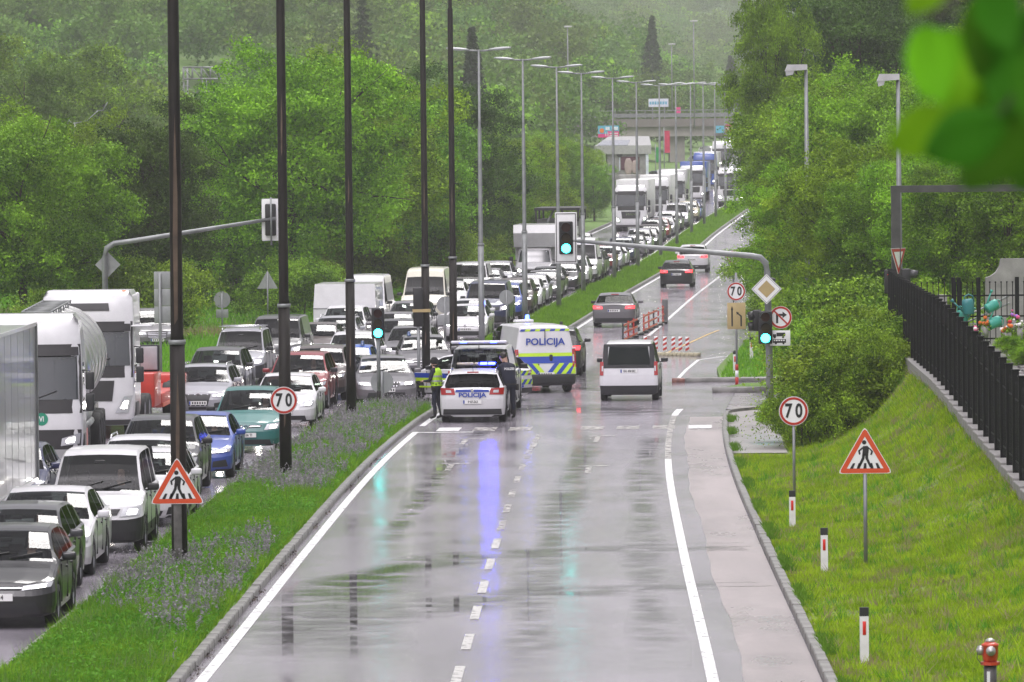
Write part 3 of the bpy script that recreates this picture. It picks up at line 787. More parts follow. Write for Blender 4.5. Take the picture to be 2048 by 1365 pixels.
def conifer_proto(h, w, seed):
    random.seed(seed); P = []
    for k in range(26):
        z = h*(.12 + .86*k/25); rr = w*.5*(1-(k/25)**1.15)*random.uniform(.8, 1.1)+.15
        for j in range(int(6+rr*5)):
            a = random.uniform(0, 6.28)
            for q in range(7):
                t = q/6; P.append((math.cos(a)*rr*t+random.gauss(0, .12), math.sin(a)*rr*t+random.gauss(0, .12), z - .35*rr*t+random.gauss(0, .1)))
    V, Q = leafcards(np.array(P), .62, .5, None, .5)
    mb = MB(); mb.tube([(0,0,-.5), (0,0,h*.5), (0,0,h)], [.25, .15, .03], 7)
    r = empty('conifer_tree', proto=True)
    ob('crown', np_mesh('crown', V, Q, LEAFS[5]), None, r, proto=True); ob('trunk', mb, WOODBARK, r, proto=True)
    return r
def plant(proto, x, d, sc, rz, label, cat, group=None, z=None, sz=None, name=None):
    t = copy_tree(proto); t.location = (x, d, float(ZG(x, d)) - .1 if z is None else z); t.rotation_euler = (0, 0, rz); t.scale = (sc, sc, sz or sc)
    if name: t.name = name
    return tag(t, label, cat, group)

TA = [tree_proto(13, 10, LEAFS[0], 760, 105, .18, .30, .02, 10, .26, 1), tree_proto(12, 9, LEAFS[1], 720, 105, .175, .29, .02, 9, .24, 2),
      tree_proto(15, 8.5, LEAFS[1], 720, 100, .18, .29, .06, 9, .24, 3, 1.3), tree_proto(14, 9, LEAFS[2], 720, 105, .18, .3, .04, 10, .25, 4, 1.2)]
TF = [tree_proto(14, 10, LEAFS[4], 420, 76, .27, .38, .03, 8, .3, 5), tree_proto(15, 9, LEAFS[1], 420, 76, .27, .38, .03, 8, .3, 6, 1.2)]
CON = conifer_proto(19, 9.5, 9)
def tp(px, d): return at(px, 300, d)[0]
LG = 'broadleaf trees beyond the queue'
left_trees = [  # px, d, proto, scale, rz, label
    (40, 238, 1, .80, .3, 'bushy tree at the left edge above the box trailer'), (-60, 262, 0, .80, 1.5, 'tree cut off by the left edge of the picture'),
    (165, 290, 0, .78, 2.2, 'leafy tree behind the cranked signal mast'), (300, 262, 3, .70, 4.0, 'dense tree behind the big grey sign back'),
    (410, 305, 0, .70, .9, 'tree with a dark trunk standing on the grass verge'), (505, 300, 3, .45, 2.9, 'shadowy low tree behind the triangular sign back'),
    (590, 282, 0, 1.02, 5.2, 'large spreading tree with a dark leaning trunk'), (700, 300, 0, 1.05, 3.4, 'tall round topped tree behind the third dark pole'),
    (805, 325, 1, .95, 1.1, 'big tree left of the fourth and fifth dark poles'), (905, 345, 3, .85, .2, 'darker tree at the end of the tall row'),
    (965, 372, 1, .72, 2.5, 'medium tree left of the first grey lamp'), (1030, 420, 0, .66, 4.4, 'light green tree between two grey lamps'),
    (1090, 470, 1, .68, .7, 'tree behind the open frame truck'), (1145, 520, 0, .58, 3.0, 'tree close to the bridge end'), (1188, 505, 1, .42, 5.0, 'small tree below the petrol kiosk')]
for px, d, k, sc, rz_, lab in left_trees:
    plant(TA[k], tp(px, d), d, sc, rz_, lab, 'tree', LG)
far_left = [(60, 420, .98, 0), (160, 470, 1.0, 1), (-30, 450, 1.05, 1), (235, 540, .85, 0), (512, 480, .85, 1), (545, 560, 1.1, 0), (650, 520, .9, 1), (870, 560, .85, 0), (950, 600, .72, 1), (1040, 640, .62, 0), (320, 620, .5, 1), (425, 720, .42, 0)]
fl_names = ['hazy round tree above the left edge trees', 'second hazy tree inside the left edge', 'hazy tree cut by the left edge', 'pale tree left of the nearest dark pole', 'hazy tree right of the steel lattice gantry',
            'pale hazy tree behind the second dark pole', 'hazy tree top above the large spreading tree', 'misty tree behind the fourth dark pole', 'misty tree behind the first grey lamp', 'misty tree behind the second grey lamp',
            'misty tree in front of the lattice gantry', 'misty tree below the lattice gantry']
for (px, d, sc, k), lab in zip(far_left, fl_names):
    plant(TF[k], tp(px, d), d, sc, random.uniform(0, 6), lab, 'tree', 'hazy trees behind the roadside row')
RGp = 'broadleaf trees on the right roadside'
right_trees = [  # px, d, proto, scale, label
    (1550, 318, 2, .62, 'tall narrow dark tree at the end of the right row', 1.05), (1650, 300, 1, .85, 'tree filling the gap under the tall narrow one'), (1700, 335, 3, 1.15, 'dark tree behind the first square lamp'),
    (1745, 345, 3, 1.22, 'dark tree between the two square lamps'), (1870, 350, 2, 1.35, 'tree top at the upper right edge'), (1990, 340, 3, 1.25, 'tree behind the blurred leaves'), (2090, 320, 2, 1.2, 'tree cut by the right edge of the picture'),
    (1690, 262, 0, .78, 'bright tree between the two square lamps'), (1780, 258, 0, .82, 'bright tree behind the second square lamp'), (1880, 250, 1, .80, 'bright tree above the steel beam'), (1985, 245, 0, .80, 'bright tree over the concrete wall'), (2075, 240, 0, .85, 'bright tree at the right frame edge'),
    (1615, 232, 0, .48, 'young tree leaning over the side road'), (1605, 262, 1, .5, 'low tree above the lane merge sign'), (1700, 215, 0, .56, 'round yellow green tree behind the signal mast'), (1790, 212, 1, .52, 'round tree behind the yield sign'), (1900, 208, 0, .58, 'round tree behind the cemetery gate'), (2010, 205, 1, .58, 'round tree beside the concrete wall')]
for px, d, k, sc, lab, *zs_ in right_trees:
    plant(TA[k], tp(px, d), d, sc, random.uniform(0, 6), lab, 'tree', RGp, z=float(ZR(d)) + (1.2 if d > 200 else 0), sz=zs_[0] if zs_ else None)
# bushes on the bank by the junction
BL = [((-1.2, 0, .8), (1.3, 1.4, .95)), ((.4, .5, 1.5), (1.6, 1.6, 1.3)), ((1.8, 0, 2.2), (1.5, 1.6, 1.25)), ((.6, -1.1, .9), (1.5, 1.0, .9)), ((1.4, 1.4, 1.7), (1.2, 1.2, 1.2)), ((2.6, 1.2, 2.4), (1.2, 1.3, 1.1))]
BU = [bush_proto(BL, LEAFS[3], 420, 150, .09, .30, 14, 21), bush_proto([((0, 0, 1.0), (1.5, 1.5, 1.1)), ((.9, .6, 1.5), (1.2, 1.2, 1.0)), ((-.8, .3, 1.3), (1.1, 1.2, 1.1))], LEAFS[3], 240, 150, .09, .30, 9, 22)]
bushes = [(1640, 150, 0, .6, 0.1, 'large bush at the foot of the bank beside the footpath', .82), (1725, 151, 1, 1.12, 0.4, 'bush high on the bank against the black fence', .85), (1725, 161, 1, .95, 1.0, 'bush behind the round 70 sign by the bank', 1.0),
          (1618, 153, 1, .55, 2.0, 'low bush in front of the signal mast foot', .5), (1765, 157, 1, .9, 3.0, 'bush below the far end of the black fence', .72), (1665, 173, 1, 1.2, 4.0, 'bush right of the signal mast', 1.2), (1735, 177, 1, 1.35, 5.0, 'bush behind the fence corner', 1.3),
          (1685, 190, 1, 1.45, 1.2, 'leafy bush behind the no right turn sign'), (1625, 238, 1, 1.3, .4, 'bush beside the far end of the side road'), (1575, 290, 1, 1.3, 2.4, 'bush behind the smaller 70 sign'), (1545, 252, 1, .8, 5.1, 'low bush behind the merge sign'), (1770, 190, 1, 1.5, .3, 'leafy bush left of the yield sign')]
for px, d, k, sc, rz_, lab, *zs_ in bushes:
    x = gx(px, d, 1.0)
    plant(BU[k], x, d, sc, rz_, lab, 'bush', 'bushes by the junction', sz=zs_[0] if zs_ else None)
lb = [(480, 285), (560, 270), (640, 290), (750, 300), (860, 330), (950, 360), (1020, 400), (180, 245), (90, 225), (290, 240), (1080, 440), (1130, 480), (1170, 520), (930, 340)]
ln = ['bush under the triangular sign back', 'bush behind the second dark pole', 'bush under the large spreading tree', 'bush left of the beige van', 'bush behind the beige van', 'bush below the first grey lamp', 'bush behind the white box truck',
      'bush behind the tanker', 'bush above the box trailer', 'bush beside the big grey sign back', 'bush behind the open frame truck', 'bush at the verge past the open frame truck', 'bush left of the far trucks', 'bush at the foot of the darker tree']
for (px, d), lab in zip(lb, ln):
    plant(BU[1], tp(px, d), d, random.uniform(.9, 1.7), random.uniform(0, 6), lab, 'bush', 'bushes along the far verge')

# wooded hillside behind the bridge: one mass, a set of crowns scattered over points
def forest():
    col = bpy.data.collections.new('forest_crowns')
    for k in range(5):
        random.seed(40+k); con = k >= 3; P = []
        if con:
            for j in range(1700):
                t = random.random()**.8; a = random.uniform(0, 6.28); lay = t*.7 + round(t*19)/19*.3; rr = (1-lay)*3.9*random.uniform(.2, 1)*(.8+.2*math.sin(a*3+k))+.15; P.append((math.cos(a)*rr, math.sin(a)*rr, 1.2+15*lay-.3*rr+random.gauss(0, .12)))
        else:
            L_ = [((random.gauss(0, 1.8), random.gauss(0, 1.8), random.uniform(4.5, 9.5)), (random.uniform(1.6, 2.8),)*2+(random.uniform(1.5, 2.4),)) for q in range(8)] + [((0, 0, 6.5), (3.2, 3.2, 3.6))]
            P, _ = crown_points(L_, 130, 22, .55)
        V, Q = leafcards(np.array(P), .55 if con else .5, .5, None, .7)
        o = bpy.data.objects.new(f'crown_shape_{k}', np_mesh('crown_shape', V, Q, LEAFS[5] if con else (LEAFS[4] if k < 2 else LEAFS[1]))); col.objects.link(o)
    spots = []
    random.seed(77)
    while len(spots) < 2900:
        d = 560 + 740*random.random() if random.random() < .3 else 1400 + 2300*random.random(); X = at(random.uniform(-350, 2400), 100, d)[0]
        if d < 860 and X > L0(d) - 26 and X < L0(d) + 40: continue
        if abs(X - L0(min(d, 1290))) < 14 and d < 1150: continue
        px = 1024 + X/d*F
        if random.random() < .6*(hashn(X, d, 60, 7) > .6) or (d < 740 and 320 < px < 500): continue
        spots.append((X, d, float(ZG(X, d))-.8, 3+random.randint(0, 1) if hashn(X, d, 70, 12) + random.gauss(0, .35) + (.1 if 650 < px < 1500 and d < 1500 else -.3) > 1.05 else random.randint(0, 2)))
    me = bpy.data.meshes.new('forest'); me.from_pydata([q[:3] for q in spots], [], [])
    for nm, ty, vals in (('crown_kind', 'INT', [q[3] for q in spots]), ('crown_turn', 'FLOAT', [random.uniform(0, 6.28) for q in spots]), ('crown_size', 'FLOAT', [random.uniform(.8, 1.3)*(1 if q[1] < 1400 else 1.25) for q in spots])):
        a_ = me.attributes.new(nm, ty, 'POINT'); a_.data.foreach_set('value', vals)
    o = ob('forest', me, None, kind='stuff', label='misty mixed forest covering the hillside behind the bridge')
    ng = bpy.data.node_groups.new('scatter_crowns', 'GeometryNodeTree')
    ng.interface.new_socket('Geometry', in_out='INPUT', socket_type='NodeSocketGeometry'); ng.interface.new_socket('Geometry', in_out='OUTPUT', socket_type='NodeSocketGeometry')
    gi, go = ng.nodes.new('NodeGroupInput'), ng.nodes.new('NodeGroupOutput'); ip = ng.nodes.new('GeometryNodeInstanceOnPoints'); cn = ng.nodes.new('GeometryNodeCollectionInfo')
    cn.inputs['Collection'].default_value = col; cn.inputs['Separate Children'].default_value = True; cn.inputs['Reset Children'].default_value = True
    def attr(nm, ty): q = ng.nodes.new('GeometryNodeInputNamedAttribute'); q.data_type = ty; q.inputs[0].default_value = nm; return q.outputs[0]
    cx = ng.nodes.new('ShaderNodeCombineXYZ'); L = ng.links
    L.new(gi.outputs[0], ip.inputs['Points']); L.new(cn.outputs[0], ip.inputs['Instance']); ip.inputs['Pick Instance'].default_value = True
    L.new(attr('crown_kind', 'INT'), ip.inputs['Instance Index']); L.new(attr('crown_turn', 'FLOAT'), cx.inputs[2]); L.new(cx.outputs[0], ip.inputs['Rotation']); L.new(attr('crown_size', 'FLOAT'), ip.inputs['Scale']); L.new(ip.outputs[0], go.inputs[0])
    o.modifiers.new('scatter', 'NODES').node_group = ng
forest()
ci = [(728, 640, 'dark spruce behind the third dark pole')]
for px, d, lab in ci:
    plant(CON, tp(px, d), d, random.uniform(.95, 1.25), random.uniform(0, 6), lab, 'conifer', 'dark spruces in the mist', z=float(ZR(min(d, 800))))
# ------------------------------------------------------------------ cars
FRONTS = {
 'golf':  dict(lamp=[(.44,.60),(.92,.645),(.955,.725),(.46,.665)], grille=[(-.42,.61),(.42,.61),(.43,.66),(-.43,.66)], intake=[(-.74,.25),(.74,.25),(.66,.42),(-.66,.42)], plate=.50, strip=.635),
 'audi':  dict(lamp=[(.47,.585),(.92,.63),(.955,.705),(.45,.665)], grille=[(-.30,.33),(.30,.33),(.41,.67),(-.41,.67)], intake=[(-.30,.22),(.30,.22),(.30,.30),(-.30,.30)], side=[(.50,.27),(.88,.29),(.84,.45),(.52,.41)], plate=.42, slats=4),
 'benz':  dict(lamp=[(.48,.59),(.93,.63),(.955,.70),(.46,.655)], grille=[(-.40,.46),(.40,.46),(.36,.64),(-.36,.64)], intake=[(-.42,.23),(.42,.23),(.48,.33),(-.48,.33)], side=[(.54,.25),(.92,.30),(.80,.43),(.60,.40)], plate=.36, slats=1),
 'tino':  dict(lamp=[(.52,.60),(.90,.63),(.955,.78),(.60,.745)], grille=None, slots=[(.07,.655),(.42,.675),(.46,.72),(.10,.725)], intake=[(-.72,.24),(.72,.24),(.68,.36),(-.68,.36)], plate=.475),
 'caddy': dict(lamp=[(.52,.68),(.92,.70),(.955,.86),(.60,.845)], grille=[(-.47,.71),(.47,.71),(.54,.82),(-.54,.82)], intake=[(-.62,.27),(.62,.27),(.62,.40),(-.62,.40)], plate=.56, slats=3),
 'suv':   dict(lamp=[(.44,.70),(.92,.74),(.955,.845),(.46,.80)], grille=[(-.40,.56),(.40,.56),(.42,.80),(-.42,.80)], intake=[(-.66,.30),(.66,.30),(.60,.46),(-.60,.46)], plate=.50, slats=4),
 'skoda': dict(lamp=[(.46,.63),(.92,.66),(.955,.76),(.44,.73)], grille=[(-.38,.60),(.38,.60),(.42,.74),(-.42,.74)], intake=[(-.66,.25),(.66,.25),(.6,.42),(-.6,.42)], plate=.50, slats=8),
 'van':   dict(lamp=[(.60,.74),(.94,.78),(.955,1.0),(.64,.92)], grille=[(-.56,.76),(.56,.76),(.60,.90),(-.60,.90)], intake=[(-.7,.30),(.7,.30),(.66,.52),(-.66,.52)], plate=.62, slats=3),
}
CT = {  # L, W, H, clearance, wheel radius, front axle, rear axle, top line, cowl, header, rear glass, belt at cowl/rear, b pillars, cladding
 'hatch': dict(L=4.28, W=1.79, H=1.46, zb=.19, r=.32, ax=(.86,3.49), top=[(0,.70),(.1,.75),(.5,.86),(1.12,.98),(1.45,1.19),(1.85,1.395),(2.3,1.455),(3.0,1.45),(3.6,1.385),(3.8,1.33),(4.05,1.1),(4.16,.98),(4.28,.93)], cow=1.12, hd=1.85, rg=(3.75,4.14), belt=(.93,1.0), bp=2.35, cp=3.2, we=3.62, clad=.0, front='golf'),
 'sedan': dict(L=4.80, W=1.85, H=1.45, zb=.18, r=.33, ax=(.88,3.70), top=[(0,.68),(.1,.73),(.6,.86),(1.30,.96),(1.65,1.17),(2.1,1.385),(2.6,1.445),(3.2,1.43),(3.65,1.34),(4.0,1.17),(4.22,1.06),(4.6,1.03),(4.8,.96)], cow=1.30, hd=2.1, rg=(3.62,4.2), belt=(.92,.99), bp=2.6, cp=3.42, we=3.72, clad=.0, front='audi'),
 'wagon': dict(L=4.72, W=1.84, H=1.47, zb=.18, r=.33, ax=(.90,3.62), top=[(0,.70),(.1,.75),(.6,.87),(1.22,.98),(1.6,1.20),(2.0,1.40),(2.5,1.46),(3.6,1.45),(4.15,1.40),(4.32,1.34),(4.55,1.06),(4.62,.98),(4.72,.94)], cow=1.22, hd=2.0, rg=(4.25,4.6), belt=(.94,1.0), bp=2.5, cp=3.4, we=4.15, clad=.0, front='skoda'),
 'suv':   dict(L=4.50, W=1.86, H=1.68, zb=.22, r=.36, ax=(.90,3.60), top=[(0,.84),(.1,.89),(.5,1.0),(1.10,1.09),(1.42,1.34),(1.82,1.58),(2.3,1.665),(3.2,1.66),(3.95,1.60),(4.1,1.53),(4.32,1.20),(4.4,1.08),(4.5,1.02)], cow=1.10, hd=1.82, rg=(4.03,4.38), belt=(1.05,1.12), bp=2.35, cp=3.3, we=3.95, clad=.50, front='suv'),
 'mpv':   dict(L=4.27, W=1.76, H=1.61, zb=.2, r=.31, ax=(.85,3.38), top=[(0,.77),(.1,.82),(.45,.94),(.98,1.06),(1.35,1.31),(1.8,1.53),(2.25,1.605),(3.1,1.59),(3.75,1.52),(3.9,1.45),(4.1,1.15),(4.18,1.0),(4.27,.95)], cow=.98, hd=1.8, rg=(3.83,4.15), belt=(1.0,1.05), bp=2.3, cp=3.2, we=3.8, clad=.0, front='tino'),
 'caddy': dict(L=4.40, W=1.80, H=1.80, zb=.2, r=.32, ax=(.88,3.57), top=[(0,.86),(.1,.91),(.5,1.02),(.95,1.10),(1.25,1.42),(1.62,1.74),(2.0,1.82),(3.0,1.83),(4.2,1.80),(4.34,1.77),(4.40,1.72)], cow=.95, hd=1.62, rg=None, belt=(1.07,1.10), bp=2.15, cp=3.2, we=4.0, clad=.62, front='caddy'),
 'van':   dict(L=5.0, W=1.95, H=1.98, zb=.22, r=.34, ax=(.95,4.05), top=[(0,.98),(.1,1.04),(.4,1.16),(.78,1.24),(1.15,1.60),(1.5,1.88),(1.95,1.97),(3.0,1.98),(4.7,1.96),(4.93,1.93),(5.0,1.88)], cow=.78, hd=1.5, rg=None, belt=(1.2,1.22), bp=2.2, cp=3.3, we=4.5, clad=.5, front='van'),
 'bigvan':dict(L=5.7, W=2.02, H=2.5, zb=.24, r=.35, ax=(1.0,4.5), top=[(0,1.0),(.1,1.07),(.45,1.22),(.85,1.34),(1.15,1.68),(1.5,2.06),(1.9,2.40),(2.4,2.49),(3.5,2.5),(5.4,2.48),(5.62,2.45),(5.7,2.40)], cow=.85, hd=1.55, rg=None, belt=(1.28,1.30), bp=2.25, cp=2.26, we=2.27, clad=.5, front='van'),
}
def bilin(c, u, v):
    return tuple((1-u)*(1-v)*c[0][i] + u*(1-v)*c[1][i] + u*v*c[2][i] + (1-u)*v*c[3][i] for i in (0, 1))
class Car:
    def __init__(s, spec, front=None):
        s.__dict__.update(spec); s.fr = FRONTS[front or spec['front']]
        s.hw = s.W/2; s.N, s.q = .42, 3.1
        s.Nr, s.qr = (.30, 3.6) if s.rg else (.14, 5.0)
        s.zt = pchip(*zip(*s.top))
        s.f0, s.r0 = s.nf(.62), s.L - s.nr(.70)
    def nf(s, xn): return s.N*(1-(1-min(abs(xn), 1)**s.q)**(1/s.q))
    def nr(s, xn): return s.Nr*(1-(1-min(abs(xn), 1)**s.qr)**(1/s.qr))
    def wy(s, y):
        a = s.hw
        if y < s.N: a = s.hw*(1-(1-y/s.N)**s.q)**(1/s.q)
        e = s.L - y
        if e < s.Nr: a = s.hw*(1-(1-max(e, 0)/s.Nr)**s.qr)**(1/s.qr)
        return a
    def rake(s, x, y, z):
        h0 = s.top[0][1]
        if y < .7:
            k = 1 - y/.7; y += k*(.13*max(0, (z-h0*.62)/(h0*.4))**2 + .06*max(0, (.34-z)/.2))
        e = s.L - y
        if e < .6:
            k = 1 - e/.6; y -= k*((.10 if s.rg else .16)*max(0, (z-.62)/.9) + .06*max(0, (.34-z)/.2))
        return (x, y - s.L/2, z)
    def zs(s, y):
        t = min(1, max(0, (y-s.cow)/(s.L-s.cow))); b = s.belt[0] + (s.belt[1]-s.belt[0])*t
        return min(b, s.zt(y)-.055)
    def ring(s, y):
        w = s.wy(y); zt, zs, zb = s.zt(y), s.zs(y), s.zb
        for a in s.ax:
            R_ = s.r + .055
            if abs(y-a) < R_: zb = max(zb, s.r + math.sqrt(R_*R_-(y-a)**2)*.98)
        zb = min(zb, zs-.1)
        g = min(1, max(0, (zt-zs-.06)/(s.H-s.belt[0]-.06)))
        x7 = w*(.93-(.20 if s.rg else .14)*g); H = zs-zb
        return [(0, zb), (w*.82, zb), (w*.965, zb+min(.05, H*.2)), (w*.992, zb+.32*H), (w, zb+.68*H), (w*.978, zs), (w*(.945-.015*g), zs+min(.03, (zt-zs)*.4)), (x7, zt-.05-.02*g), (x7*.93, zt-.02), (x7*.5, zt+.0), (0, zt+.006)]
    def build(s):
        A = set([s.f0, .05, .08, .12, .19, .28, .42, s.cow, s.hd, s.bp-.035, s.bp+.035, s.cp-.04, s.cp+.04, s.we, s.r0, s.L-.02, s.L-.05, s.L-.1, s.L-.2])
        for a in s.ax:
            R_ = s.r+.055
            for k in range(-4, 5): A.add(a + R_*math.sin(k*math.pi/8)*1.001)
        y = .6
        while y < s.L-.25: A.add(y); y += .2
        if s.rg: A |= set(s.rg)
        A = sorted(a for a in A if s.f0-1e-6 <= a <= s.r0+1e-6)
        ys = [A[0]]
        for a in A[1:]:
            if a - ys[-1] > .012: ys.append(a)
        cls = {}
        rings = [s.ring(y) for y in ys]
        def put(key, pts, sm=True):
            cls.setdefault(key, MB()).add([s.rake(*p) for p in pts], [tuple(range(len(pts)))], 0, sm)
        for i in range(len(ys)-1):
            ya, yb = ys[i], ys[i+1]; ym = (ya+yb)/2
            for k in range(10):
                for sg in (1, -1):
                    q = [(sg*rings[i][k][0], ya, rings[i][k][1]), (sg*rings[i+1][k][0], yb, rings[i+1][k][1]), (sg*rings[i+1][k+1][0], yb, rings[i+1][k+1][1]), (sg*rings[i][k+1][0], ya, rings[i][k+1][1])]
                    if sg < 0: q = q[::-1]
                    key = 'body'
                    zc = (rings[i][k][1]+rings[i][k+1][1])/2
                    hgt = rings[i][7][1]-rings[i][6][1]; hg2 = rings[i+1][7][1]-rings[i+1][6][1]
                    if k < 2: key = 'under'
                    elif s.clad and (zc < s.clad*.72 or (zc < s.clad and (ym < .5 or ym > s.L-.4))): key = ('c', 'f' if ym < s.ax[0] else ('r' if ym > s.ax[1] else sg))
                    elif k >= 8 and s.cow < ym < s.hd: key = 'windshield'
                    elif k >= 8 and s.rg and s.rg[0] < ym < s.rg[1]: key = 'rear_window'
                    elif k == 6 and min(hgt, hg2) > .10 and s.cow+.1 < ym < s.we and not (s.bp-.04 < ym < s.bp+.04) and not (s.cp-.05 < ym < s.cp+.05):
                        key = ('w', sg, 0 if ym < s.bp else (1 if ym < s.cp else 2))
                    elif k == 6 and (s.bp-.04 < ym < s.bp+.04): key = ('p', sg)
                    put(key, q)
        for (i, fn, front) in ((0, s.nf, True), (-1, s.nr, False)):
            rg = rings[i]; cols = [-1, -.8, -.5, -.2, .2, .5, .8, 1]
            for k in range(10):
                for c in range(7):
                    pts = []
                    for (kk, cc) in ((k, c), (k, c+1), (k+1, c+1), (k+1, c)):
                        x = rg[kk][0]*cols[cc]; yy = fn(x/s.hw)
                        # keep the cap welded to the first ring
                        if abs(cols[cc]) == 1: yy = s.f0 if front else s.L-s.r0
                        pts.append((x, yy if front else s.L-yy, rg[kk][1]))
                    if not front: pts = pts[::-1]
                    zc = (pts[0][2]+pts[2][2])/2
                    put('under' if k < 1 else (('c', 'f' if front else 'r') if s.clad and zc < s.clad else 'body'), pts)
        return cls
    def patch(s, c, off=.008, rear=False, nu=8, nv=3, mb=None, mi=0):
        mb = mb or MB(); n = len(mb.v); vs, fs = [], []
        for j in range(nv+1):
            for i in range(nu+1):
                xn, z = bilin(c, i/nu, j/nv)
                y = (s.nr(xn) if rear else s.nf(xn)) - off
                vs.append(s.rake(xn*s.hw*(1+.008*abs(xn)**6), (s.L-y if rear else y), z))
        for j in range(nv):
            for i in range(nu):
                f = (j*(nu+1)+i, j*(nu+1)+i+1, (j+1)*(nu+1)+i+1, (j+1)*(nu+1)+i)
                fs.append(f[::-1] if rear else f)
        return mb.add(vs, fs, mi, True)
def mir(c): return [(-c[1][0], c[1][1]), (-c[0][0], c[0][1]), (-c[3][0], c[3][1]), (-c[2][0], c[2][1])]
def shrink(c, k=.6, dx=.0):
    cx, cz = sum(p[0] for p in c)/4+dx, sum(p[1] for p in c)/4
    return [(cx+(p[0]-cx)*k, cz+(p[1]-cz)*k) for p in c]
WH = {}
def wheel_meshes(r):
    if r in WH: return WH[r]
    t = MB(); prof = [(r*.66, -.10), (r*.93, -.105), (r*.99, -.08), (r, -.03), (r, .03), (r*.99, .08), (r*.93, .105), (r*.66, .10)]
    n = 22
    t.rings([[(h, rr*math.cos(2*math.pi*k/n), rr*math.sin(2*math.pi*k/n)) for k in range(n)] for rr, h in prof], 0, True, (False, False))
    m = MB()
    m.rings([[(h, rr*math.cos(2*math.pi*k/n), rr*math.sin(2*math.pi*k/n)) for k in range(n)] for rr, h in [(r*.68, .09), (r*.64, .085), (r*.62, .03)]], 0, True, (False, False))
    m.rings([[(h, rr*math.cos(2*math.pi*k/n), rr*math.sin(2*math.pi*k/n)) for k in range(n)] for rr, h in [(r*.2, .07), (r*.17, .08)]], 0, True, (False, True))
    for k in range(5):
        a = 2*math.pi*k/5
        for da in (-.16, .16):
            pts = []
            for rr, wv in ((r*.12, .05), (r*.64, .035)):
                for sg in (-1, 1): pts.append((.075, rr*math.cos(a+da)-sg*wv/2*math.sin(a+da), rr*math.sin(a+da)+sg*wv/2*math.cos(a+da)))
            m.add([*pts, *[(p[0]-.03, p[1], p[2]) for p in pts]], [(0,2,3,1), (4,5,7,6), (0,4,6,2), (1,3,7,5), (2,6,7,3)])
    b = MB(); b.rings([[(-.0, rr*math.cos(2*math.pi*k/n), rr*math.sin(2*math.pi*k/n)) for k in range(n)] for rr in (r*.66, .01)], 0, False, (False, True))  # flat black disc standing in for the shade behind the spokes
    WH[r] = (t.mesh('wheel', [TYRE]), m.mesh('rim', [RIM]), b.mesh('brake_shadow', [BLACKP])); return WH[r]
def add_wheels(root, hw, axs, r, yoff, inset=.11, dual=False):
    tm, rm, bm_ = wheel_meshes(r)
    for y in axs:
        for sg in (1, -1):
            q = ob('wheel', tm, None, root, (sg*(hw-inset), y+yoff, r), (0, 0, 0 if sg > 0 else math.pi), proto=True)
            ob('rim', rm, None, q, proto=True); ob('shade_disc', bm_, None, q, proto=True)
def clone_col(c, k): return tuple(min(1, v*k) for v in c)
